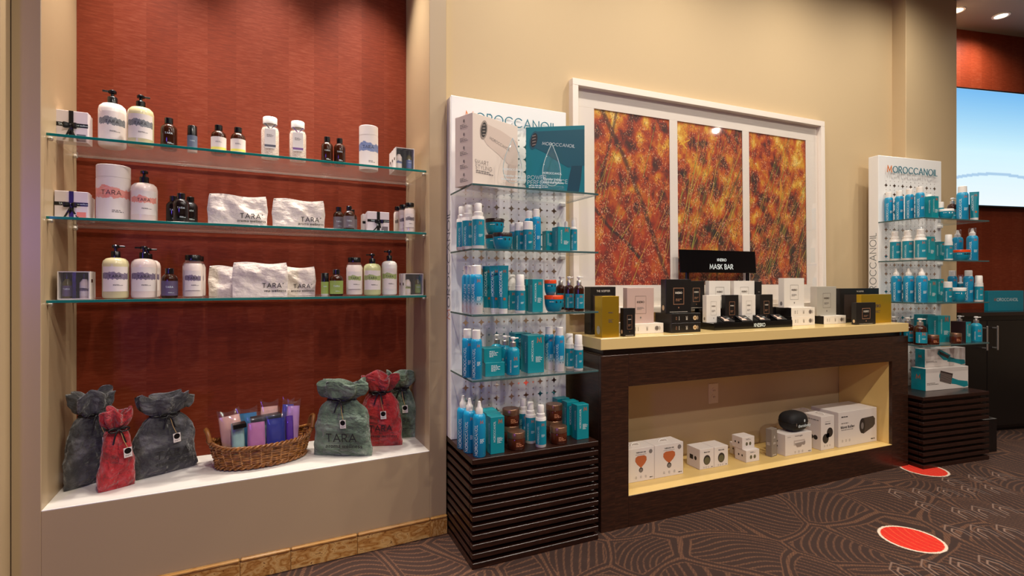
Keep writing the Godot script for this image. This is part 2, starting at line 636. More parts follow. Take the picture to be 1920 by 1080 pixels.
func k_foam(o: Node3D, r: float, h: float) -> void:
	var hb := h * 0.62
	part(o, "body", lathe([V(0, 0), V(r * 0.94, 0), V(r, r * 0.08), V(r, hb), V(r * 0.9, hb), V(0, hb)]), m_white())
	var lb := part(o, "label", patch(r + 0.0004, hb * 0.1, hb * 0.93, -180, 180), m_label())
	brand_print(lb, r, hb * 0.1, hb * 0.82)
	part(o, "collar", lathe([V(r * 0.96, hb), V(r * 0.96, hb + h * 0.09), V(r * 0.8, hb + h * 0.1), V(0, hb + h * 0.1)], 24), m_white())
	part(o, "cap", lathe([V(r * 0.86, hb + h * 0.1), V(r * 0.8, h - r * 0.15), V(r * 0.68, h), V(0, h)], 24), m_white())

func k_whitecap(o: Node3D, r: float, h: float) -> void:
	var hb := h * 0.71
	part(o, "body", lathe([V(0, 0), V(r * 0.94, 0), V(r, r * 0.1), V(r, hb), V(0, hb)]), m_label())
	brand_print(o, r, 0, hb)
	part(o, "cap", lathe([V(r * 0.97, hb), V(r * 0.95, h - r * 0.1), V(r * 0.85, h), V(0, h)], 24), m_white())

func k_mist(o: Node3D, r: float, h: float) -> void:
	var hb := h * 0.7
	part(o, "body", lathe([V(0, 0), V(r * 0.94, 0), V(r, r * 0.1), V(r, hb), V(r * 0.6, hb + r * 0.3), V(0, hb + r * 0.3)]), m_white())
	var lb := part(o, "label", patch(r + 0.0004, hb * 0.06, hb * 0.94, -180, 180), m_label())
	brand_print(lb, r, hb * 0.06, hb * 0.88)
	part(o, "nozzle", lathe([V(r * 0.55, hb), V(r * 0.55, h * 0.88), V(r * 0.4, h * 0.94), V(0, h * 0.94)], 16), m_white())
	part(o, "overcap", lathe([V(r * 0.9, hb + r * 0.1), V(r * 0.86, h - r * 0.15), V(r * 0.7, h), V(0, h)], 20), glass("clear_plastic", Color(0.95, 0.96, 0.97, 0.025)))

func pump_top(o: Node3D, r: float, y: float, h: float, collar: Material, head: Material, turn := 40.0) -> void:
	var k := h - y
	part(o, "collar", lathe([V(r, y), V(r, y + k * 0.45), V(r * 0.86, y + k * 0.5), V(0, y + k * 0.5)], 20), collar)
	var hd := part(o, "pump_head", lathe([V(r * 0.36, y + k * 0.5), V(r * 0.36, y + k * 0.74), V(r * 0.8, y + k * 0.76), V(r * 0.84, y + k * 0.92), V(r * 0.6, h), V(0, h)], 18), head)
	part(hd, "spout", bx(r * 1.7, k * 0.13, r * 0.5, 0.0012), head, Vector3(cos(deg_to_rad(turn)) * r * 1.1, y + k * 0.8, -sin(deg_to_rad(turn)) * r * 1.1), Vector3(0, turn, 0))

func k_pump(o: Node3D, r: float, h: float, style: String) -> void:
	var hb := h * 0.74
	var bm := m_amber() if style == "amber" else mat("bottle_teal", rgb8(16, 134, 160), 0.22)
	part(o, "body", lathe([V(0, 0), V(r * 0.9, 0), V(r * 0.98, r * 0.06), V(r, r * 0.2), V(r, hb - r * 0.85), V(r * 0.94, hb - r * 0.5), V(r * 0.78, hb - r * 0.22), V(r * 0.5, hb - r * 0.04), V(r * 0.42, hb), V(0, hb)]), bm)
	if style == "amber":
		var lb := part(o, "label", patch(r + 0.0004, hb * 0.1, hb * 0.66, -50, 75), m_label())
		brand_print(lb, r, hb * 0.1, hb * 0.56, -0.35)
	else:
		brand_print(o, r, hb * 0.08, hb * 0.62, -0.45)
	pump_top(o, r * 0.46, hb, h, m_silver(), m_white(), 20.0)

func k_jar(o: Node3D, r: float, h: float, style: String) -> void:
	var hb := h * 0.76
	part(o, "body", lathe([V(0, 0), V(r * 0.62, 0), V(r * 0.7, h * 0.03), V(r * 0.88, hb * 0.3), V(r * 0.97, hb * 0.62), V(r, hb), V(0, hb)], 32), mat("bottle_teal", rgb8(16, 134, 160), 0.22))
	var c := {"orange": rgb8(222, 72, 22), "brown": rgb8(46, 26, 22), "white": rgb8(228, 222, 214)}
	part(o, "lid", lathe([V(0, hb), V(r * 1.01, hb), V(r * 1.02, h - 0.003), V(r * 0.97, h), V(0, h)], 32), mat("lid_" + style, c[style], 0.3))
	part(o, "name_bar", fineprint([1], r * 0.8, hb * 0.16, r * 1.0 + 0.0008, Vector2(r * 0.1, hb * 0.72)), m_ink() if style != "white" else m_print())
	part(o, "fine_print", fineprint([1], r * 0.5, hb * 0.05, r * 1.0 + 0.0008, Vector2(-r * 0.6, hb * 0.78)), m_print())

func k_amber_jar(o: Node3D, r: float, h: float) -> void:
	var hb := h * 0.66
	part(o, "body", lathe([V(0, 0), V(r * 0.92, 0), V(r, r * 0.12), V(r, hb - r * 0.1), V(r * 0.94, hb), V(0, hb)], 30), mat("amber_jar_glass", rgb8(74, 30, 14), 0.12))
	part(o, "lid", lathe([V(0, hb), V(r * 0.98, hb), V(r * 0.99, h - 0.002), V(r * 0.95, h), V(0, h)], 30), mat("copper_lid", rgb8(150, 112, 88), 0.3, 0.8))
	part(o, "fine_print", fineprint([0.5, 0.7, 1], r * 0.9, hb * 0.07, r + 0.0006, Vector2(-r * 0.1, hb * 0.62)), mat("copper_text", rgb8(196, 128, 92), 0.5))

func k_tube(o: Node3D, w: float, h: float) -> void:
	var hc := h * 0.1
	part(o, "cap", lathe([V(0, 0), V(w * 0.4, 0), V(w * 0.42, hc), V(0, hc)], 24), mat("milky_cap", rgb8(216, 212, 206), 0.25))
	var fn := func(i: float, j: float) -> Vector3:
		var an := TAU * i
		var y := hc + (h - hc) * j
		var b := lerpf(w * 0.42, 0.0012, pow(j, 0.8))
		var a := lerpf(w * 0.42, w * 0.5, j)
		return Vector3(a * sin(an), y, b * cos(an))
	part(o, "body", grid(fn, 28, 8, true), mat("tube_teal", rgb8(8, 122, 138), 0.3))
	var zf := func(x: float, y: float) -> float:
		var j := clampf((y - hc) / (h - hc), 0, 1)
		return lerpf(w * 0.42, 0.0012, pow(j, 0.8)) * sqrt(maxf(0.0, 1.0 - pow(x / lerpf(w * 0.42, w * 0.5, j), 2))) + 0.0009
	part(o, "lettering", letters("MOROCCANOIL", h * 0.05, h * 0.007, true, 0.0, 0.24, 0, 99, zf, Vector2(-w * 0.22, h * 0.62)), m_print())
	part(o, "emblem", letters("M", w * 0.25, w * 0.045, false, 0.0, 0.28, 0, 99, zf, Vector2(w * 0.14, h * 0.88)), m_orange())
	part(o, "name_bar", letters("III", w * 0.09, w * 0.2, true, 0.0, 0.1, 0, 99, zf, Vector2(w * 0.1, h * 0.3)), m_orange())

func k_carton(o: Node3D, kind: String, w: float, h: float, d: float) -> void:
	if kind == "browncarton":
		part(o, "body", bx(w, h, d, 0.0008), mat("carton_brown", rgb8(50, 22, 20), 0.45))
		part(o, "front_face", bx(w + 0.0006, h + 0.0004, 0.002, 0.0003), m_teal(), Vector3(0, 0, d / 2))
	else:
		part(o, "body", bx(w, h, d, 0.0008), m_teal())
	var z := d / 2 + (0.0016 if kind == "browncarton" else 0.0006)
	if kind == "lowcarton":
		part(o, "fine_print", fineprint([0.6, 1, 0.8, 0.9, 0.5], w * 0.5, h * 0.05, 0, Vector2(-w * 0.2, h * 0.75)), m_print(), Vector3(0, 0, z))
		return
	part(o, "lettering", letters("MOROCCANOIL", h * 0.052, h * 0.0075, true, 0.0, 0.24, 0, 99, null, Vector2(-w * 0.22, h * 0.6)), m_print(), Vector3(0, 0, z))
	part(o, "emblem", letters("M", w * 0.26, w * 0.05, false), m_orange(), Vector3(w * 0.2, h * 0.87, z))
	part(o, "fine_print", fineprint([0.7, 1, 0.8, 0.9, 0.6, 0.7], w * 0.42, h * 0.014, 0, Vector2(-w * 0.02, h * 0.42)), m_print(), Vector3(0, 0, z))
	if kind == "carton":
		part(o, "side_lettering", letters("MOROCCANOIL", h * 0.05, h * 0.0075, true), m_print(), Vector3(-w / 2 - 0.0006, h * 0.55, d * 0.2), Vector3(0, -90, 0))

func k_dryerbox(o: Node3D, w: float, h: float, d: float, style: String) -> void:
	var teal := style == "teal"
	part(o, "body", bx(w, h, d, 0.001), mat("dryer_teal", rgb8(2, 118, 130), 0.4) if teal else mat("dryer_beige", rgb8(222, 206, 192), 0.5))
	var z := d / 2
	var body_c := mat("dryer_print_teal", rgb8(12, 84, 100), 0.45) if teal else mat("dryer_print_beige", rgb8(206, 186, 172), 0.45)
	var dk := mat("dryer_print_dark", rgb8(40, 36, 36), 0.45)
	var hb := []
	if teal:
		hb = [V(-0.4, 0.36), V(-0.33, 0.43), V(0.498, 0.44), V(0.498, -0.1), V(0.22, -0.12), V(0.0, 0.0), V(-0.2, 0.12), V(-0.38, 0.2)]
	else:
		hb = [V(-0.3, 0.2), V(-0.22, 0.4), V(0.1, 0.36), V(0.498, 0.26), V(0.498, -0.12), V(0.25, -0.1), V(0.05, 0.0), V(-0.2, 0.1)]
	part(o, "printed_dryer", poly(sc(hb, w, h)), body_c, Vector3(0, h / 2, z + 0.0006))
	var grip := [V(0.28, -0.1), V(0.46, -0.1), V(0.44, -0.3), V(0.4, -0.498), V(0.2, -0.498), V(0.23, -0.3)]
	part(o, "printed_grip", poly(sc(grip, w, h)), mat("dryer_grip_teal", rgb8(6, 66, 82), 0.45) if teal else mat("dryer_grip_beige", rgb8(196, 174, 160), 0.45), Vector3(0, h / 2, z + 0.0008))
	part(o, "printed_nozzle", poly(oval(w * 0.075, h * 0.14, V(w * (-0.36 if teal else -0.27), h * 0.3), 24, -0.2)), mat("dryer_ring", rgb8(150, 136, 126), 0.4) if not teal else body_c, Vector3(0, h / 2, z + 0.001))
	var mouth := part(o, "printed_mouth", poly(oval(w * 0.055, h * 0.11, V(w * (-0.36 if teal else -0.27), h * 0.3), 24, -0.2)), dk, Vector3(0, h / 2, z + 0.0012))
	for k in 4:
		part(mouth, "grille_line", poly(sc([V(-0.03, 0), V(0.03, 0.012), V(0.03, 0.024), V(-0.03, 0.012)], w, h)), mat("dryer_ring", rgb8(150, 136, 126), 0.4), Vector3(w * (-0.36 if teal else -0.27), h * (0.22 + k * 0.045), 0.0003))
	if teal:
		part(o, "lettering", letters("MOROCCANOIL", 0.013, 0.0017), m_print(), Vector3(w * 0.06, h * 0.72, z + 0.0014), Vector3(0, 0, -7))
		part(o, "slogan", letters("POWER", 0.017, 0.0016), m_print(), Vector3(-w * 0.31, h * 0.24, z + 0.0012))
		part(o, "slogan", letters("PERFORMANCE", 0.017, 0.0016), m_print(), Vector3(-w * 0.13, h * 0.165, z + 0.0012))
		part(o, "fine_print", fineprint([0.9, 1], w * 0.34, 0.004, 0, Vector2(-w * 0.45, h * 0.11)), m_print(), Vector3(0, 0, z + 0.0012))
	else:
		part(o, "lettering", letters("MOROCCANOIL", 0.011, 0.0013), m_grey(), Vector3(w * 0.08, h * 0.66, z + 0.0014), Vector3(0, 0, -14))
		part(o, "slogan", letters("SMART", 0.016, 0.0014), m_grey(), Vector3(-w * 0.31, h * 0.33, z + 0.0012))
		part(o, "slogan", letters("STYLING", 0.016, 0.0014), m_grey(), Vector3(-w * 0.27, h * 0.26, z + 0.0012))
		part(o, "fine_print", fineprint([0.8, 1], w * 0.36, 0.004, 0, Vector2(-w * 0.43, h * 0.2)), m_grey(), Vector3(0, 0, z + 0.0012))
		for k in 5:
			var sp := part(o, "side_print", fineprint([0.5, 0.8, 1], d * 0.45, 0.0032, 0, Vector2(-d * 0.2, 0)), m_grey(), Vector3(-w / 2 - 0.0007, h * (0.1 + 0.19 * k), 0), Vector3(0, -90, 0))
			part(sp, "icon", poly(oval(0.005, 0.007, V(0.002, 0.017), 10), "icon_dot"), m_grey(), Vector3.ZERO)

func sc(a: Array, w: float, h: float) -> Array:
	var o := []
	for p: Vector2 in a:
		o.append(V(p.x * w, p.y * h))
	return o

func k_award(o: Node3D, w: float, h: float) -> void:
	var g := glass("award_glass", Color(0.86, 0.93, 0.93, 0.03))
	part(o, "foot", bx(w * 0.95, 0.02, 0.05, 0.006), g)
	# bevelled teardrop slab
	var out := []
	var hh := h - 0.02
	for k in 40:
		var t := TAU * k / 40
		var x := 0.5 * w * sin(t) * pow(absf(sin(t / 2)), 1.25)
		out.append(V(x, 0.02 + hh * (0.5 + 0.5 * cos(t))))
	var v := PackedVector3Array()
	var n := PackedVector3Array()
	var ix := PackedInt32Array()
	var c := V(0, 0.02 + hh * 0.36)
	for s in [1.0, -1.0]:
		var b := v.size()
		for p: Vector2 in out:
			v.append(Vector3(p.x, p.y, s * 0.004))
			n.append(Vector3((p - c).normalized().x * 0.8, (p - c).normalized().y * 0.8, s).normalized())
		for p: Vector2 in out:
			var q := c + (p - c) * 0.86
			v.append(Vector3(q.x, q.y, s * 0.011))
			n.append(Vector3(0, 0, s))
		v.append(Vector3(c.x, c.y, s * 0.011))
		n.append(Vector3(0, 0, s))
		for k in 40:
			var k2 := (k + 1) % 40
			ix.append_array([b + k, b + 40 + k, b + k2, b + k2, b + 40 + k, b + 40 + k2, b + 40 + k, b + 80, b + 40 + k2])
	for k in 40:
		var k2 := (k + 1) % 40
		ix.append_array([k, k2, 81 + k, k2, 81 + k2, 81 + k])
	part(o, "teardrop", commit(v, n, PackedVector2Array(), ix), g)
	var rim := []
	for p: Vector2 in out:
		rim.append(Vector3(p.x, p.y, 0.006))
	part(o, "bevelled_edge", tube(rim, 0.0016, 6, true), mat("award_edge", rgb8(190, 208, 206), 0.1))
	part(o, "lettering", letters("MOROCCANOIL", w * 0.07, w * 0.013), m_print(), Vector3(0, h * 0.36, 0.0118))
	part(o, "engraving", words("Thunder Valley", w * 0.075, 700), m_print(), Vector3(0, h * 0.235, 0.0118))
	part(o, "engraving", words("Casino and Resort", w * 0.075, 700), m_print(), Vector3(0, h * 0.165, 0.0118))

func k_brushbox(o: Node3D, w: float, h: float, d: float, style: String) -> void:
	part(o, "body", bx(w, h, d, 0.001), m_card())
	part(o, "end_face", bx(0.002, h, d, 0.0004), m_teal(), Vector3(-w / 2, 0, 0))
	part(o, "emblem", letters("M", d * 0.3, d * 0.06), m_orange(), Vector3(-w / 2 - 0.0015, h * 0.6, 0), Vector3(0, -90, 0))
	var z := d / 2 + 0.0006
	part(o, "printed_handle", poly(sc([V(0.1, 0.02), V(0.26, -0.12), V(0.48, -0.2), V(0.495, -0.42), V(0.4, -0.46), V(0.2, -0.3), V(0.04, -0.24)], w, h)), m_teal(), Vector3(0, h / 2, z))
	if style == "round":
		part(o, "printed_bristles", poly(sc([V(-0.16, 0.38), V(0.13, 0.2), V(0.08, -0.28), V(-0.18, -0.1)], w, h)), mat("bristle_print", rgb8(58, 44, 42), 0.5), Vector3(0, h / 2, z + 0.0003))
		for k in 7:
			part(o, "bristle_row", poly(sc([V(-0.18, 0.3 - k * 0.06), V(0.1, 0.12 - k * 0.06), V(0.1, 0.1 - k * 0.06), V(-0.18, 0.28 - k * 0.06)], w, h)), mat("dryer_ring", rgb8(150, 136, 126), 0.4), Vector3(0, h / 2, z + 0.0005))
		part(o, "printed_tip", poly(oval(w * 0.02, h * 0.12, V(-w * 0.17, h * 0.14))), m_teal(), Vector3(0, h / 2, z))
	else:
		part(o, "printed_paddle", poly(sc([V(-0.18, 0.4), V(-0.12, 0.44), V(0.12, 0.12), V(0.1, -0.2), V(-0.05, -0.14), V(-0.2, 0.22)], w, h)), m_teal(), Vector3(0, h / 2, z + 0.0003))
		part(o, "printed_bristles", poly(sc([V(-0.15, 0.36), V(0.09, 0.08), V(0.06, -0.08), V(-0.15, 0.2)], w, h)), mat("bristle_print", rgb8(58, 44, 42), 0.5), Vector3(0, h / 2, z + 0.0006))
	part(o, "fine_print", fineprint([0.7, 1], w * 0.26, h * 0.03, 0, Vector2(-w * 0.47, h * 0.32)), m_grey(), Vector3(0, 0, z))

func box_color(c: String) -> StandardMaterial3D:
	match c:
		"black": return mat("box_black", rgb8(26, 23, 22), 0.35)
		"gold": return mat("box_olive_gold", rgb8(196, 158, 42), 0.34, 0.75)
		"gold2": return mat("box_yellow_gold", rgb8(206, 166, 40), 0.38, 0.7)
		"rose": return mat("box_rose", rgb8(206, 176, 164), 0.4, 0.15)
		"silver": return mat("box_silver", rgb8(192, 186, 172), 0.4, 0.25)
	return mat("box_white", rgb8(230, 222, 210), 0.45)

func frame_poly(w: float, h: float, t: float) -> ArrayMesh:
	var v := PackedVector3Array()
	var n := PackedVector3Array()
	var ix := PackedInt32Array()
	for k in 2:
		for c in [[-1, -1], [1, -1], [1, 1], [-1, 1]]:
			v.append(Vector3(c[0] * (w / 2 - k * t), c[1] * (h / 2 - k * t), 0))
			n.append(Vector3.BACK)
	for k in 4:
		var k2 := (k + 1) % 4
		ix.append_array([k, 4 + k, k2, k2, 4 + k, 4 + k2])
	return commit(v, n, PackedVector2Array(), ix)

func k_maskbox(o: Node3D, w: float, h: float, d: float, c: String, style: String) -> void:
	part(o, "body", bx(w, h, d, 0.0008), box_color(c))
	var z := d / 2 + 0.0006
	var dark := c == "black"
	var ink := mat("cream_print", rgb8(226, 214, 196), 0.5) if dark else mat("taupe_print", rgb8(92, 78, 66), 0.5)
	if style == "frame":
		part(o, "copper_frame", frame_poly(w * 0.42, h * 0.5, w * 0.022), m_orange_soft(), Vector3(0, h * 0.5, z))
		part(o, "fine_print", fineprint([1, 0.7], w * 0.24, h * 0.022, 0, Vector2(-w * 0.12, h * 0.4)), m_orange_soft(), Vector3(0, 0, z))
		part(o, "foot_print", fineprint([1], w * 0.7, h * 0.012, 0, Vector2(-w * 0.35, h * 0.03)), ink, Vector3(0, 0, z))
		part(o, "side_portrait", poly(oval(d * 0.22, d * 0.34, V(0, 0)), "portrait%.3f" % d), mat("portrait_print", rgb8(206, 178, 140), 0.5), Vector3(-w / 2 - 0.0007, h * 0.16, 0), Vector3(0, -90, 0))
		part(o, "seal", poly(oval(w * 0.025, w * 0.025, V(0, 0), 12)), m_orange_soft(), Vector3(0, h * 0.16, z))
	elif style == "thin":
		part(o, "line_frame", frame_poly(w * 0.4, h * 0.5, w * 0.007), ink, Vector3(0, h * 0.52, z))
		part(o, "fine_print", fineprint([0.9, 1, 0.6], w * 0.26, h * 0.014, 0, Vector2(-w * 0.13, h * 0.44)), m_grey(), Vector3(0, 0, z))
		part(o, "seal", poly(oval(w * 0.03, w * 0.03, V(0, 0), 12)), m_grey(), Vector3(0, h * 0.16, z))
		part(o, "side_portrait", poly(oval(d * 0.2, d * 0.3, V(0, 0))), m_grey(), Vector3(-w / 2 - 0.0007, h * 0.14, 0), Vector3(0, -90, 0))
	elif style == "panel":
		part(o, "window_panel", bx(w * 0.8, h * 0.72, 0.001, 0.0003), mat("panel_brown", rgb8(58, 48, 44), 0.25), Vector3(0, h * 0.1, z))
		part(o, "title", letters("THE SCEPTER", h * 0.035, h * 0.006), ink, Vector3(0, h * 0.91, z))
		return
	else:
		if c != "black":
			part(o, "fine_print", fineprint([1, 0.7, 0.9], w * 0.26, h * 0.016, 0, Vector2(-w * 0.13, h * 0.42)), ink, Vector3(0, 0, z))
			part(o, "side_portrait", poly(oval(d * 0.24, d * 0.34, V(0, 0))), mat("portrait_grey", rgb8(176, 168, 140), 0.4), Vector3(-w / 2 - 0.0007, h * 0.17, 0), Vector3(0, -90, 0))
	part(o, "lettering", letters("KNESKO", w * 0.055, w * 0.012, false, 0.0, 0.16), ink, Vector3(0, h * 0.6, z + 0.0002))

func m_orange_soft() -> StandardMaterial3D: return mat("rose_gold_print", rgb8(150, 108, 82), 0.35)

func k_flatbox(o: Node3D, w: float, h: float, d: float, c: String, side: String) -> void:
	part(o, "body", bx(w, h, d, 0.0008), box_color(c))
	if side != c:
		part(o, "end_face", bx(0.0016, h * 0.99, d * 0.99, 0.0003), box_color(side), Vector3(-w / 2, h * 0.005, 0))
	var z := d / 2 + 0.0006
	var ink := mat("cream_print", rgb8(226, 214, 196), 0.5) if c == "black" else mat("taupe_print", rgb8(92, 78, 66), 0.5)
	part(o, "icon", frame_poly(h * 0.16, h * 0.3, h * 0.03), m_orange_soft() if c == "black" else ink, Vector3(-w * 0.34, h * 0.5, z))
	part(o, "fine_print", fineprint([1], h * 0.4, h * 0.05, 0, Vector2(-h * 0.2, 0)), ink, Vector3(-w * 0.24, h * 0.5, z), Vector3(0, 0, 90))
	part(o, "fine_print", fineprint([1, 0.8, 1], h * 0.4, h * 0.04, 0, Vector2(-h * 0.2, 0)), ink, Vector3(0, h * 0.5, z), Vector3(0, 0, 90))
	var head := part(o, "portrait", poly(oval(h * 0.26, h * 0.24, V(0, 0), 18)), mat("portrait_print", rgb8(206, 178, 140), 0.5) if c == "black" else m_grey(), Vector3(w * 0.3, h * 0.5, z))
	part(head, "portrait_core", poly(oval(h * 0.1, h * 0.12, V(0, 0), 14)), mat("portrait_gold", rgb8(150, 110, 40), 0.5) if c == "black" else ink, Vector3(0, 0, 0.0003))
	part(head, "portrait_arc", poly([V(h * 0.3, h * 0.25), V(h * 0.42, h * 0.1), V(h * 0.42, -h * 0.1), V(h * 0.3, -h * 0.25), V(h * 0.36, 0)]), mat("portrait_print", rgb8(206, 178, 140), 0.5) if c == "black" else ink)

func k_tray(o: Node3D, w: float, d: float) -> void:
	var gl := mat("black_acrylic", rgb8(12, 11, 12), 0.12)
	part(o, "base", bx(w, 0.036, d, 0.001), gl, Vector3(0, 0, 0))
	part(o, "step", bx(w * 0.97, 0.074, d * 0.34, 0.001), gl, Vector3(0, 0.036, -d * 0.31))
	part(o, "lettering", letters("KNESKO", 0.017, 0.0034, false, 0.0, 0.18), m_print(), Vector3(w * 0.06, 0.019, d / 2 + 0.0006))
	part(o, "lip", bx(w, 0.004, 0.004, 0.0005), gl, Vector3(0, 0.036, d / 2 - 0.003))

func k_card(o: Node3D, w: float, d: float) -> void:
	var wedge := prism([V(0, 0), V(d, 0), V(0, 0.03)], w)
	part(o, "wedge", wedge, mat("black_acrylic", rgb8(12, 11, 12), 0.12), Vector3(0, 0, -d / 2))
	var sl := atan2(0.03, d)
	var c := part(o, "card", bx(w * 0.98, 0.002, d * 1.05, 0.0004), mat("box_black", rgb8(26, 23, 22), 0.35), Vector3(0, 0.018, 0.0005), Vector3(rad_to_deg(sl), 0, 0))
	var fig := mat("skin_print", rgb8(226, 186, 166), 0.5)
	part(c, "printed_shoulders", poly([V(-0.028, -0.02), V(0.006, -0.02), V(0.004, -0.006), V(-0.008, 0.0), V(-0.024, -0.006)]), fig, Vector3(0, 0.0025, 0), Vector3(-90, 0, 0))
	part(c, "printed_head", poly(oval(0.0065, 0.011, V(-0.016, 0.01), 14, 0.5)), fig, Vector3(0, 0.0025, 0), Vector3(-90, 0, 0))
	part(c, "lettering", letters("KNESKO", 0.004, 0.0011, false, 0.0, 0.16), m_print(), Vector3(0.018, 0.0025, -0.004), Vector3(-90, 0, 0))

# extrude a polygon given in (z forward, y up) along x
func prism(pts: Array, w: float) -> ArrayMesh:
	var v := PackedVector3Array()
	var n := PackedVector3Array()
	var ix := PackedInt32Array()
	var c := pts.size()
	for k in c:
		var a: Vector2 = pts[k]
		var b: Vector2 = pts[(k + 1) % c]
		var e := b - a
		var nn := Vector3(0, -e.x, e.y).normalized()
		var s := v.size()
		for p in [Vector3(-w / 2, a.y, a.x), Vector3(w / 2, a.y, a.x), Vector3(w / 2, b.y, b.x), Vector3(-w / 2, b.y, b.x)]:
			v.append(p)
			n.append(nn)
		ix.append_array([s, s + 2, s + 1, s, s + 3, s + 2])
	var tri := Geometry2D.triangulate_polygon(PackedVector2Array(pts))
	for sg in [-1.0, 1.0]:
		var s := v.size()
		for p: Vector2 in pts:
			v.append(Vector3(sg * w / 2, p.y, p.x))
			n.append(Vector3(sg, 0, 0))
		for k in tri:
			ix.append(s + k)
	return commit(v, n, PackedVector2Array(), ix)

func k_sign(o: Node3D, w: float, h: float) -> void:
	# a leaning glossy board carried by two black posts
	for s in [-1, 1]:
		part(o, "post", bx(0.02, 0.32, 0.012, 0.001), m_black(), Vector3(s * w * 0.4, 0, -0.008))
	var b := part(o, "board", bx(w, 0.13, 0.008, 0.001), mat("black_gloss", rgb8(12, 11, 13), 0.06), Vector3(0, 0.312, 0.0), Vector3(-4, 0, 0))
	part(b, "lettering", letters("KNESKO", 0.014, 0.0032, false, 0.0, 0.18), m_print(), Vector3(0.02, 0.075, 0.0046))
	part(b, "lettering", letters("MASK BAR", 0.026, 0.0048, false, 0.0, 0.2), m_print(), Vector3(0.015, 0.035, 0.0046))

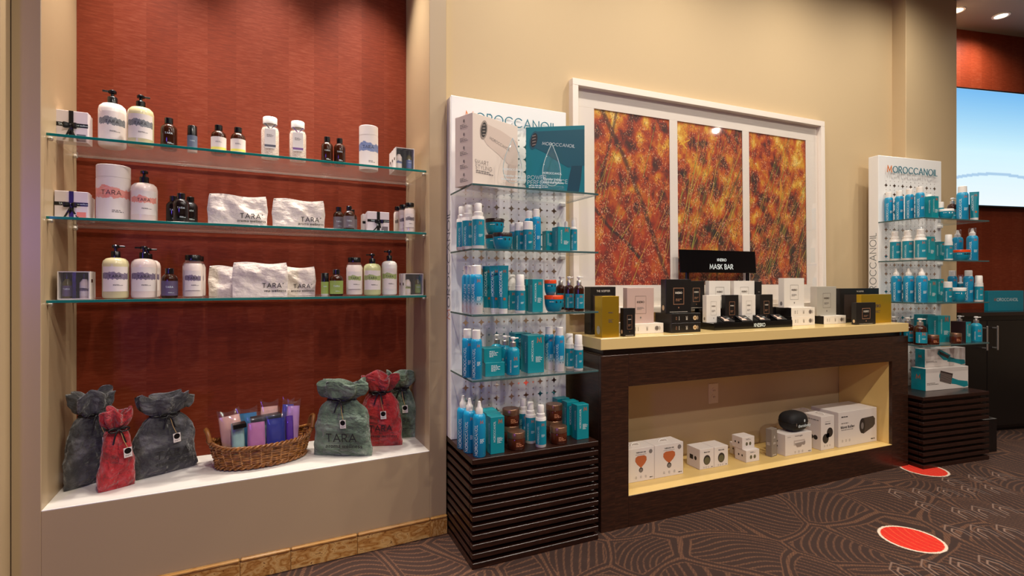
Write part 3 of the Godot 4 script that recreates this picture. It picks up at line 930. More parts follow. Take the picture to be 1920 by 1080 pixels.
func k_devicebox(o: Node3D, kind: String, w: float, h: float, d: float) -> void:
	var z := d / 2 + 0.0006
	var bl := mat("device_black", rgb8(44, 38, 36), 0.5)
	var c := m_card()
	if kind == "greybox":
		c = mat("box_grey", rgb8(136, 124, 112), 0.5)
	part(o, "body", bx(w, h, d, 0.0012), c)
	var f := Vector3(0, 0, z)
	var sideleft := Vector3(-w / 2 - 0.0007, h * 0.5, 0)
	match kind:
		"massager":
			part(o, "printed_massager", poly(sc([V(-0.2, 0.22), V(-0.12, 0.27), V(0.12, 0.27), V(0.2, 0.22), V(0.21, 0.12), V(0.14, 0.02), V(0.0, -0.1), V(-0.14, 0.02), V(-0.21, 0.12)], w, h)), mat("heart_orange", rgb8(186, 98, 54), 0.5), Vector3(0, h / 2, z))
			part(o, "printed_ball", poly(oval(w * 0.075, w * 0.075, V(0, -h * 0.16), 18)), bl, Vector3(0, h / 2, z))
			part(o, "printed_ball_face", poly(oval(w * 0.055, w * 0.055, V(0, -h * 0.17), 18)), m_grey(), Vector3(0, h / 2, z + 0.0003))
			part(o, "lettering", letters("THERAGUN MINI", h * 0.034, h * 0.007, false, 0.0, 0.22), bl, Vector3(0.0, h * 0.87, z))
			part(o, "fine_print", fineprint([1], w * 0.4, h * 0.012, 0, Vector2(-w * 0.2, h * 0.8)), m_grey(), f)
			part(o, "seal", poly(oval(w * 0.065, w * 0.065, V(w * 0.36, h * 0.36), 18)), m_grey(), Vector3(0, h / 2, z))
			for k in 3:
				part(o, "icon", frame_poly(w * 0.05, w * 0.06, w * 0.008), m_grey(), Vector3(w * (-0.18 + 0.18 * k), h * 0.13, z))
			part(o, "maker_mark", fineprint([1], w * 0.12, h * 0.025, 0, Vector2(w * 0.32, h * 0.07)), bl, f)
			part(o, "carry_handle", tube([Vector3(-w * 0.16, h, 0), Vector3(-w * 0.08, h + 0.012, 0), Vector3(w * 0.08, h + 0.012, 0), Vector3(w * 0.16, h, 0)], 0.003, 6), m_white())
		"ballbox":
			part(o, "printed_ball", poly(oval(w * 0.24, w * 0.27, V(0, -h * 0.06), 24)), bl, Vector3(0, h / 2, z))
			part(o, "printed_ball_face", poly(oval(w * 0.2, w * 0.2, V(0, -h * 0.1), 24)), mat("ball_olive", rgb8(96, 92, 66), 0.5), Vector3(0, h / 2, z + 0.0003))
			part(o, "lettering", words("Wave Solo", h * 0.055, 700), bl, Vector3(0, h * 0.83, z))
			part(o, "maker_mark", fineprint([1], w * 0.14, h * 0.03, 0, Vector2(w * 0.3, h * 0.06)), bl, f)
			for k in 3:
				part(o, "icon", frame_poly(w * 0.06, w * 0.08, w * 0.01), m_grey(), Vector3(w * (-0.22 + 0.16 * k), h * 0.09, z))
			part(o, "side_print", poly([V(-0.026, -0.012), V(0.0, -0.012), V(0.0, 0.012), V(-0.026, 0.012)]), bl, sideleft, Vector3(0, -90, 0))
			part(o, "side_print", poly(oval(0.009, 0.011, V(0.018, 0))), bl, sideleft, Vector3(0, -90, 0))
		"smallbox":
			for s in [-1, 1]:
				part(o, "printed_device", poly(oval(w * 0.09, w * 0.11, V(s * w * 0.14, 0), 16)), mat("ball_olive", rgb8(96, 92, 66), 0.5), Vector3(0, h * 0.42, z))
				part(o, "side_print", poly(oval(0.005, 0.006, V(s * 0.012, 0), 12)), bl, sideleft, Vector3(0, -90, 0))
			part(o, "fine_print", fineprint([0.7, 1], w * 0.4, h * 0.035, 0, Vector2(-w * 0.2, h * 0.82)), m_grey(), f)
		"greybox":
			part(o, "fine_print", fineprint([0.6, 1, 0.8], w * 0.5, h * 0.014, 0, Vector2(-w * 0.2, h * 0.5)), m_card(), f)
			part(o, "emblem", letters("A", w * 0.26, w * 0.05), m_card(), Vector3(0, h * 0.7, z))
			part(o, "maker_mark", fineprint([1], w * 0.6, h * 0.025, 0, Vector2(-w * 0.3, h * 0.05)), m_card(), f)
			part(o, "side_print", fineprint([1, 0.7, 0.9, 1, 0.8], d * 0.6, h * 0.012, 0, Vector2(-d * 0.3, 0)), m_card(), sideleft, Vector3(0, -90, 0))
		"gogglebox":
			part(o, "printed_band", frame_poly(w * 0.42, h * 0.24, w * 0.04), mat("goggle_light", rgb8(196, 182, 174), 0.5), Vector3(0.004, h * 0.56, z))
			part(o, "printed_goggles", poly(sc([V(-0.16, 0.04), V(0.16, 0.06), V(0.24, 0.1), V(0.24, -0.04), V(0.2, -0.1), V(0.12, -0.06), V(0.08, -0.16), V(-0.06, -0.16), V(-0.12, -0.06)], w, h)), mat("goggle_grey", rgb8(150, 138, 132), 0.5), Vector3(0, h * 0.5, z + 0.0004))
			part(o, "lettering", words("SmartGoggles", h * 0.06, 400), m_grey(), Vector3(0, h * 0.88, z))
			part(o, "maker_mark", fineprint([1], w * 0.1, h * 0.03, 0, Vector2(w * 0.36, h * 0.06)), bl, f)
			part(o, "fine_print", fineprint([1], w * 0.12, h * 0.02, 0, Vector2(-w * 0.42, h * 0.86)), m_grey(), f)
			for k in 3:
				part(o, "icon", frame_poly(w * 0.04, w * 0.05, w * 0.006), m_grey(), Vector3(w * (-0.14 + 0.14 * k), h * 0.12, z))
			for s in [-1, 1]:
				part(o, "side_print", poly(oval(0.02, 0.009, V(-0.02, s * 0.014))), bl, sideleft, Vector3(0, -90, 0))
		"duobox":
			for s in [-1, 1]:
				part(o, "printed_ball", poly(oval(w * 0.23, w * 0.25, V(s * w * 0.16, s * h * 0.085), 20)), bl, Vector3(0, h * 0.42, z))
			part(o, "printed_bridge", poly(oval(w * 0.13, w * 0.13, V(0, 0), 14)), bl, Vector3(0, h * 0.42, z))
			part(o, "lettering", words("Wave Duo", h * 0.034, 700), bl, Vector3(0, h * 0.77, z))
			part(o, "fine_print", fineprint([1], w * 0.4, h * 0.01, 0, Vector2(-w * 0.2, h * 0.83)), m_grey(), f)
			for k in 3:
				part(o, "icon", frame_poly(w * 0.07, w * 0.08, w * 0.012), m_grey(), Vector3(w * (-0.24 + 0.2 * k), h * 0.12, z))
			for s in [-1, 1]:
				part(o, "side_print", poly(oval(0.014, 0.014, V(s * 0.014, -0.03))), bl, sideleft, Vector3(0, -90, 0))
			part(o, "side_fine_print", fineprint([1], d * 0.7, 0.005, 0, Vector2(-d * 0.35, h * 0.36)), m_grey(), sideleft, Vector3(0, -90, 0))
			part(o, "carry_handle", tube([Vector3(0, h, d * 0.3), Vector3(0, h + 0.01, d * 0.18), Vector3(0, h + 0.01, -d * 0.18), Vector3(0, h, -d * 0.3)], 0.003, 6), m_white())
		"rollerbox":
			part(o, "printed_roller", poly(sc([V(0.05, 0.12), V(0.12, 0.24), V(0.4, 0.26), V(0.45, 0.18), V(0.45, 0.02), V(0.4, -0.06), V(0.14, -0.22), V(0.06, -0.12)], w, h)), mat("roller_print", rgb8(74, 64, 58), 0.5), Vector3(0, h / 2, z))
			part(o, "printed_roller_end", poly(oval(w * 0.075, h * 0.22, V(w * 0.11, h * 0.02), 24)), bl, Vector3(0, h / 2, z + 0.0003))
			part(o, "printed_roller_ring", poly(oval(w * 0.035, h * 0.1, V(w * 0.11, h * 0.02), 18)), m_grey(), Vector3(0, h / 2, z + 0.0005))
			part(o, "lettering", words("Wave Roller", h * 0.075, 700), bl, Vector3(-w * 0.27, h * 0.56, z))
			part(o, "fine_print", fineprint([0.6], w * 0.3, h * 0.025, 0, Vector2(-w * 0.43, h * 0.66)), m_grey(), f)
			part(o, "fine_print", fineprint([1], w * 0.3, h * 0.02, 0, Vector2(-w * 0.43, h * 0.47)), m_grey(), f)
			part(o, "maker_mark", fineprint([1], w * 0.16, h * 0.03, 0, Vector2(-w * 0.43, h * 0.84)), bl, f)
			part(o, "maker_mark", fineprint([1], w * 0.1, h * 0.03, 0, Vector2(w * 0.34, h * 0.08)), bl, f)
			for k in 3:
				part(o, "icon", frame_poly(w * 0.03, h * 0.06, w * 0.005), m_grey(), Vector3(w * (-0.4 + 0.09 * k), h * 0.17, z))

func k_case(o: Node3D, w: float, h: float, d: float) -> void:
	var fn := func(i: float, j: float) -> Vector3:
		var a := TAU * i
		var b := PI * (j - 0.5)
		var e := 0.62
		var ca := signf(sin(a)) * pow(absf(sin(a)), e)
		var cc := signf(cos(a)) * pow(absf(cos(a)), e)
		var cb := pow(maxf(0.0, cos(b)), 0.7)
		var sb := signf(sin(b)) * pow(absf(sin(b)), 0.8)
		return Vector3(w / 2 * ca * cb, h / 2 + h / 2 * sb, d / 2 * cc * cb)
	part(o, "shell", grid(fn, 36, 18, true), mat("neoprene", rgb8(17, 16, 17), 0.7))
	part(o, "lettering", words("therabody", 0.016, 700), m_print(), Vector3(0.014, h * 0.36, d / 2 + 0.0015))
	part(o, "emblem", poly(oval(0.006, 0.009, V(0, 0), 14)), m_print(), Vector3(0.016, h * 0.6, d / 2 + 0.0015))
	var seam := []
	for k in 40:
		var p: Vector3 = fn.call(k / 40.0, 0.5)
		seam.append(Vector3(p.x * 1.005, p.y, p.z * 1.005))
	part(o, "zipper", tube(seam, 0.002, 5, true), m_black())
	part(o, "zip_pull", bx(0.004, 0.018, 0.003, 0.0008), m_silver(), Vector3(-w * 0.3, h * 0.36, d * 0.47))

func watercolour(c: String) -> StandardMaterial3D:
	var key := "watercolour_" + c
	if mats.has(key):
		return mats[key]
	var im := Image.create(96, 128, false, Image.FORMAT_RGB8)
	var nz := FastNoiseLite.new()
	nz.seed = hash(c) % 1000
	nz.frequency = 0.06
	var base := rgb8(226, 214, 206)
	var tint := col(c)
	for x in 96:
		var top := 34.0 + nz.get_noise_1d(x) * 9.0 - 9.0 * exp(-pow((x - 36.0) / 14.0, 2))
		var low := 62.0 + nz.get_noise_1d(x * 1.4 + 300.0) * 8.0 + x * 0.04
		for y in 128:
			var k := 0.0
			if y > top and y < low:
				k = 0.78 + 0.3 * nz.get_noise_2d(x * 1.5, y * 3.0)
			im.set_pixel(x, y, base.lerp(tint, clampf(k, 0, 1)))
	var m := mat(key, Color.WHITE, 0.5)
	m.albedo_texture = ImageTexture.create_from_image(im)
	return m

func tara_print(o: Node3D, r: float, y0: float, h: float, ink: Material, small := true) -> void:
	part(o, "lettering", letters("TARA", r * 0.24, r * 0.035, false, r + 0.0008, 0.3, 0, 99, null, Vector2(0, y0 + h * 0.6)), ink)
	if small:
		part(o, "fine_print", fineprint([0.6, 1], r * 0.75, h * 0.016, r + 0.0008, Vector2(-r * 0.15, y0 + h * 0.24)), ink)

func k_tpump(o: Node3D, r: float, h: float, c: String, liquid: String, dir: String) -> void:
	var hb := h * 0.76
	part(o, "body", lathe([V(0, 0), V(r * 0.8, 0), V(r * 0.95, r * 0.1), V(r, r * 0.3), V(r, hb - r * 0.62), V(r * 0.93, hb - r * 0.3), V(r * 0.72, hb - r * 0.08), V(r * 0.38, hb), V(0, hb)], 32), mat("liquid_" + liquid, col(liquid), 0.22))
	var lb := part(o, "label", patch(r + 0.0005, hb * 0.18, hb * 0.78, -62, 62), watercolour(c))
	tara_print(lb, r, hb * 0.2, hb * 0.58, m_ink())
	pump_top(o, r * 0.36, hb, h, m_black(), m_black(), {"left": 180.0, "right": 0.0, "back": 90.0}[dir])

func k_tbottle(o: Node3D, r: float, h: float, c: String, gl: String) -> void:
	var hb := h * 0.82
	var gm := m_amber() if gl == "amber" else mat("black_glass", rgb8(24, 15, 15), 0.12)
	part(o, "body", lathe([V(0, 0), V(r * 0.9, 0), V(r, r * 0.12), V(r, hb - r * 0.75), V(r * 0.92, hb - r * 0.45), V(r * 0.68, hb - r * 0.16), V(r * 0.44, hb), V(0, hb)], 28), gm)
	part(o, "cap", lathe([V(0, hb), V(r * 0.52, hb), V(r * 0.52, h - 0.001), V(r * 0.48, h), V(0, h)], 20), m_black())
	if c == "plain":
		tara_print(o, r, 0, hb, m_print())
	elif c == "yellow":
		var lb := part(o, "label", patch(r + 0.0005, hb * 0.1, hb * 0.7, -180, 180), mat("label_pale", rgb8(224, 210, 200), 0.5))
		part(lb, "stripe", patch(r + 0.0009, hb * 0.18, hb * 0.28, -70, 70), mat("label_yellow", col("yellow"), 0.5))
		part(lb, "fine_print", fineprint([0.8, 1], r * 0.8, hb * 0.016, r + 0.0009, Vector2(-r * 0.4, hb * 0.5)), m_grey())
	else:
		var lb := part(o, "label", patch(r + 0.0005, hb * 0.1, hb * 0.7, -180, 180), mat("label_" + c, col(c), 0.5))
		tara_print(lb, r, hb * 0.08, hb * 0.62, m_print())

func k_rollon(o: Node3D, r: float, h: float, c: String) -> void:
	part(o, "foot", lathe([V(0, 0), V(r * 0.9, 0), V(r, r * 0.2), V(r, h * 0.1), V(0, h * 0.1)], 20), mat("clear_base", rgb8(186, 180, 170), 0.1))
	var bd := part(o, "body", lathe([V(0, h * 0.1), V(r, h * 0.1), V(r, h * 0.62), V(0, h * 0.62)], 24), mat("roll_" + c, col(c), 0.4))
	tara_print(bd, r, h * 0.08, h * 0.56, m_print(), false)
	part(o, "cap", lathe([V(r * 0.97, h * 0.62), V(r * 0.93, h - 0.002), V(r * 0.85, h), V(0, h)], 24), m_black())

func k_saltjar(o: Node3D, r: float, h: float, c: String) -> void:
	var hb := h * 0.84
	part(o, "salt", lathe([V(0, 0.012), V(r * 0.88, 0.012), V(r * 0.92, 0.02), V(r * 0.92, hb - r * 0.75), V(r * 0.8, hb - r * 0.42), V(0, hb - r * 0.42)], 24), salt_material())
	part(o, "glass_shell", lathe([V(0, 0), V(r * 0.9, 0), V(r * 0.99, r * 0.12), V(r, r * 0.3), V(r, hb - r * 0.7), V(r * 0.92, hb - r * 0.4), V(r * 0.74, hb - r * 0.16), V(r * 0.7, hb)], 28), glass("jar_glass", Color(0.9, 0.93, 0.9, 0.04)))
	part(o, "lid", lathe([V(r * 0.76, hb), V(r * 0.76, h - 0.003), V(r * 0.7, h), V(0, h)], 24), mat("milky_cap", rgb8(216, 212, 206), 0.25))
	var tg := part(o, "tag", bx(r * 1.15, h * 0.44, 0.0015, 0.0004), m_card(), Vector3(0, h * 0.26, r + 0.001))
	part(tg, "stripe", bx(r * 1.15, h * 0.05, 0.0006, 0.0001), mat("stripe_" + c, col(c), 0.5), Vector3(0, h * 0.03, 0.0009))
	part(tg, "fine_print", fineprint([0.7, 1, 0.8], r * 0.7, h * 0.012, 0, Vector2(-r * 0.35, h * 0.3)), m_grey(), Vector3(0, 0, 0.0012))
	part(o, "ribbon", poly([V(-r * 0.62, h * 0.82), V(0, h * 0.66), V(r * 0.62, h * 0.82), V(r * 0.5, h * 0.82), V(0.002, h * 0.7), V(-r * 0.5, h * 0.82)]), mat("ribbon_" + c, col(c), 0.4), Vector3(0, 0, r * 0.97))

func salt_material() -> StandardMaterial3D:
	if mats.has("bath_salt"):
		return mats["bath_salt"]
	var im := Image.create(64, 64, false, Image.FORMAT_RGB8)
	var rg := RandomNumberGenerator.new()
	rg.seed = 5
	for y in 64:
		for x in 64:
			im.set_pixel(x, y, rgb8(222, 202, 186).lerp([rgb8(120, 84, 60), rgb8(236, 226, 216), rgb8(200, 172, 150)][rg.randi() % 3], rg.randf() * 0.6))
	var m := mat("bath_salt", Color.WHITE, 0.7)
	m.albedo_texture = ImageTexture.create_from_image(im)
	return m

func k_tjar(o: Node3D, r: float, h: float, c: String) -> void:
	var hb := h * 0.88
	part(o, "milk_powder", lathe([V(0, 0.006), V(r * 0.9, 0.006), V(r * 0.93, 0.014), V(r * 0.93, hb - r * 0.7), V(r * 0.78, hb - r * 0.36), V(0, hb - r * 0.36)], 26), mat("milk_powder", rgb8(226, 208, 198), 0.7))
	part(o, "glass_shell", lathe([V(0, 0), V(r * 0.9, 0), V(r * 0.99, r * 0.1), V(r, r * 0.3), V(r, hb - r * 0.66), V(r * 0.92, hb - r * 0.38), V(r * 0.74, hb - r * 0.14), V(r * 0.7, hb)], 28), glass("jar_glass", Color(0.9, 0.93, 0.9, 0.04)))
	part(o, "lid", lathe([V(r * 0.76, hb), V(r * 0.76, h - 0.002), V(r * 0.72, h), V(0, h)], 24), m_black())
	var lb := part(o, "label", patch(r + 0.0006, hb * 0.2, hb * 0.72, -46, 46), watercolour(c))
	tara_print(lb, r, hb * 0.22, hb * 0.5, m_ink(), true)

func k_canister(o: Node3D, r: float, h: float, c: String) -> void:
	part(o, "body", lathe([V(0, 0), V(r, 0), V(r, h * 0.78), V(0, h * 0.78)], 36), mat("paper_tube", rgb8(226, 214, 206), 0.6))
	part(o, "lid", lathe([V(r + 0.0004, h * 0.782), V(r + 0.0004, h - 0.0015), V(r - 0.0015, h), V(0, h)], 36), mat("paper_tube", rgb8(226, 214, 206), 0.6))
	var lb := part(o, "band", patch(r + 0.0006, h * 0.06, h * 0.76, -110, 110), watercolour(c))
	part(lb, "lettering", letters("TARA", r * 0.3, r * 0.035, false, r + 0.001, 0.3, 0, 99, null, Vector2(-r * 0.1, h * 0.5)), m_ink())
	part(lb, "fine_print", fineprint([0.7, 1], r * 0.7, h * 0.015, r + 0.001, Vector2(-r * 0.05, h * 0.18)), m_grey())

func k_giftbox(o: Node3D, w: float, h: float, d: float, c: String) -> void:
	part(o, "base", bx(w * 0.97, h * 0.97, d * 0.6, 0.0008), m_card(), Vector3(0, h * 0.015, -d * 0.18))
	part(o, "lid", bx(w, h, d * 0.55, 0.001), mat("gift_white", rgb8(222, 208, 208), 0.5), Vector3(0, 0, d * 0.225))
	var rb := mat("black_satin", rgb8(18, 16, 18), 0.3)
	var z := d / 2 + 0.0008
	part(o, "ribbon", bx(w * 1.004, h * 0.13, 0.001, 0.0002), rb, Vector3(0, h * 0.48, z))
	part(o, "ribbon", bx(w * 0.14, h * 1.002, 0.001, 0.0002), rb, Vector3(0, 0, z + 0.0004))
	part(o, "lettering", words("aroma wellness", h * 0.05), m_print(), Vector3(w * 0.28, h * 0.545, z + 0.0012))
	part(o, "lettering", words("TARA", h * 0.07), m_print(), Vector3(-w * 0.25, h * 0.545, z + 0.0012))
	part(o, "sticker", bx(w * 0.28, h * 0.24, 0.0006, 0.0001), mat("sticker_" + c, col(c), 0.5), Vector3(w * 0.3, h * 0.02, z))
	# bow: two loops and two tails
	for s in [-1.0, 1.0]:
		var loop := func(i: float, j: float) -> Vector3:
			var a := PI * 2 * i
			var l := w * 0.13
			return Vector3(s * (l - l * cos(a)) * 0.8, h * (0.06 * (0.4 + 0.6 * sin(a / 2))) * (j - 0.5) * 2.4 + h * 0.03 * sin(a), 0.003 + 0.012 * sin(a / 2) * (1.0 + 0.5 * sin(a)))
		part(o, "bow_loop", grid(loop, 16, 2), rb, Vector3(0, h * 0.5, z + 0.001))
		var tail := func(i: float, j: float) -> Vector3:
			return Vector3(s * w * (0.02 + 0.2 * i * i + 0.07 * (j - 0.5)), -h * 0.44 * i, 0.004 + 0.006 * sin(i * 5.0 + s))
		part(o, "bow_tail", grid(tail, 10, 2), rb, Vector3(0, h * 0.48, z + 0.001))
	part(o, "bow_knot", bx(w * 0.09, h * 0.12, 0.009, 0.003), rb, Vector3(0, h * 0.44, z + 0.006))

func k_windowbox(o: Node3D, w: float, h: float, d: float, c: String) -> void:
	var cd := m_card()
	part(o, "back_board", bx(w, h, 0.0015, 0.0003), cd, Vector3(0, 0, -d / 2 + 0.001))
	part(o, "bottom_flap", bx(w, 0.0015, d, 0.0003), cd)
	part(o, "top_flap", bx(w, 0.0015, d, 0.0003), cd, Vector3(0, h - 0.0015, 0))
	for s in [-1, 1]:
		part(o, "side_flap", bx(0.0015, h, d, 0.0003), cd, Vector3(s * (w / 2 - 0.0008), 0, 0))
	part(o, "liner", bx(w * 0.96, h * 0.96, 0.001, 0.0003), m_black(), Vector3(0, h * 0.02, -d / 2 + 0.003))
	part(o, "divider", bx(w * 0.12, h * 0.96, d * 0.8, 0.0004), m_black(), Vector3(0, h * 0.02, 0))
	part(o, "window_edge", frame_poly(w, h, w * 0.035), cd, Vector3(0, h / 2, d / 2))
	part(o, "window_film", bx(w * 0.93, h * 0.93, 0.0004, 0.0001), glass("clear_plastic", Color(0.95, 0.96, 0.97, 0.025)), Vector3(0, h * 0.035, d / 2 - 0.001))
	var r := minf(w * 0.165, d * 0.38)
	for s in [-1, 1]:
		var left: bool = s < 0
		var amber: bool = (c == "purple") == left
		var b := part(o, "bottle", lathe([V(0, 0), V(r * 0.95, 0), V(r, r * 0.1), V(r, h * 0.56), V(r * 0.5, h * 0.68), V(r * 0.5, h * 0.7), V(0, h * 0.7)], 18), mat("oil_glass", rgb8(86, 76, 30), 0.15) if amber else mat("milk_powder", rgb8(226, 208, 198), 0.7), Vector3(s * w * 0.27, 0.003, 0))
		part(b, "cap", lathe([V(r * 0.56, h * 0.7), V(r * 0.54, h * 0.88), V(0, h * 0.88)], 14), m_black())
		var lb := part(b, "label", patch(r + 0.0005, h * 0.08, h * 0.46, -80, 80), mat("label_" + c, col(c), 0.5) if amber else watercolour(c))
		part(lb, "lettering", letters("TARA", r * 0.34, r * 0.06, false, r + 0.001, 0.3, 0, 99, null, Vector2(0, h * 0.34)), m_print() if amber else m_ink())
	part(o, "side_bar", bx(0.0006, h * 0.12, d * 0.3, 0.0001), m_black(), Vector3(-w / 2 - 0.0003, h * 0.45, 0))
	part(o, "side_bar", bx(0.0006, h * 0.12, d * 0.3, 0.0001), m_black(), Vector3(w / 2 + 0.0003, h * 0.6, 0))

func canvas_material() -> StandardMaterial3D:
	if mats.has("canvas"):
		return mats["canvas"]
	var m := mat("canvas", rgb8(226, 212, 200), 0.85)
	var nt := NoiseTexture2D.new()
	var nz := FastNoiseLite.new()
	nz.frequency = 0.02
	nz.fractal_octaves = 4
	nt.noise = nz
	nt.width = 256
	nt.height = 256
	m.heightmap_enabled = false
	m.normal_enabled = true
	var nn: NoiseTexture2D = nt.duplicate()
	nn.as_normal_map = true
	nn.bump_strength = 5.0
	m.normal_texture = nn
	return m

func k_pouch(o: Node3D, w: float, h: float, d: float, tx: float) -> void:
	var nz := FastNoiseLite.new()
	nz.seed = int(w * 10000.0)
	nz.frequency = 9.0
	nz.fractal_octaves = 2
	var zf := func(x: float, y: float) -> float:
		var u := clampf(absf(x) / (w / 2), 0, 1)
		var t := clampf(y / h, 0, 1)
		var puff := pow(maxf(0.0, 1.0 - pow(u, 3.0)), 0.6) * pow(maxf(0.0, sin(PI * (0.1 + 0.88 * t))), 0.55)
		var crease := 0.007 * absf(sin((x * 0.8 + y) * 38.0)) * sin(PI * t)
		return d * 0.5 * puff + (nz.get_noise_2d(x, y) * 0.013 - crease) * puff
	var edge := func(i: float, j: float) -> Vector2:
		var y := h * j
		var a := w / 2 * (1.0 - 0.07 * pow(j, 8.0) - 0.05 * pow(1.0 - j, 8.0) - 0.03 * absf(sin(j * 6.0)))
		return Vector2(lerpf(-a, a, i), y + 0.004 * sin(i * 7.0) * j)
	var front := func(i: float, j: float) -> Vector3:
		var p: Vector2 = edge.call(i, j)
		return Vector3(p.x, p.y, zf.call(p.x, p.y))
	var back := func(i: float, j: float) -> Vector3:
		var p: Vector2 = edge.call(1.0 - i, j)
		return Vector3(p.x, p.y, -zf.call(p.x, p.y))
	part(o, "front_cloth", grid(front, 40, 26), canvas_material())
	part(o, "back_cloth", grid(back, 24, 14), canvas_material())
	var zp := []
	for k in 13:
		var p: Vector2 = edge.call(k / 12.0, 1.0)
		zp.append(Vector3(p.x, p.y, 0))
	part(o, "zipper", tube(zp, 0.0022, 5), mat("zip_white", rgb8(206, 196, 186), 0.4))
	part(o, "zip_pull", bx(0.007, 0.005, 0.004, 0.001), m_silver(), Vector3(-w * 0.44, h * 0.97, 0.003))
	if tx > 0.5:
		var zo := func(x: float, y: float) -> float: return zf.call(x, y) + 0.0022
		part(o, "lettering", letters("TARA'", w * 0.085, w * 0.011, false, 0.0, 0.32, 0, 99, zo, Vector2(w * 0.22, h * 0.34)), m_ink())
		part(o, "small_lettering", words("aroma wellness", w * 0.045, 700), m_ink(), Vector3(w * 0.22, h * 0.18, zf.call(w * 0.22, h * 0.2) + 0.004))

func plush(c: String) -> StandardMaterial3D:
	var key := "plush_" + c
	if mats.has(key):
		return mats[key]
	var base: Color = {"grey": rgb8(58, 57, 59), "red": rgb8(172, 20, 26), "green": rgb8(96, 116, 96)}[c]
	var im := Image.create(256, 256, false, Image.FORMAT_RGB8)
	var nz := FastNoiseLite.new()
	nz.frequency = 0.018
	nz.fractal_octaves = 4
	nz.seed = hash(c) % 500
	var f2 := FastNoiseLite.new()
	f2.frequency = 0.3
	f2.seed = 9
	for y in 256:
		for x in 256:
			# brushed nap: light and dark sheen of the pile directions is painted into the colour
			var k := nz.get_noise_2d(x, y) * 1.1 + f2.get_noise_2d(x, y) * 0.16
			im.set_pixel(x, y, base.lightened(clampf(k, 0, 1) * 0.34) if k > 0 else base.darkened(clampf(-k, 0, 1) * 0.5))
	var m := mat(key, Color.WHITE, 0.8)
	m.albedo_texture = ImageTexture.create_from_image(im)
	m.rim_enabled = true
	m.rim = 0.8
	m.rim_tint = 0.5
	m.normal_enabled = true
	m.normal_texture = fur_normal()
	m.normal_scale = 1.0
	return m

var fur_tex: NoiseTexture2D
func fur_normal() -> NoiseTexture2D:
	if fur_tex == null:
		fur_tex = NoiseTexture2D.new()
		var nz := FastNoiseLite.new()
		nz.frequency = 0.05
		nz.fractal_octaves = 4
		fur_tex.noise = nz
		fur_tex.width = 256
		fur_tex.height = 256
		fur_tex.as_normal_map = true
		fur_tex.bump_strength = 7.0
	return fur_tex

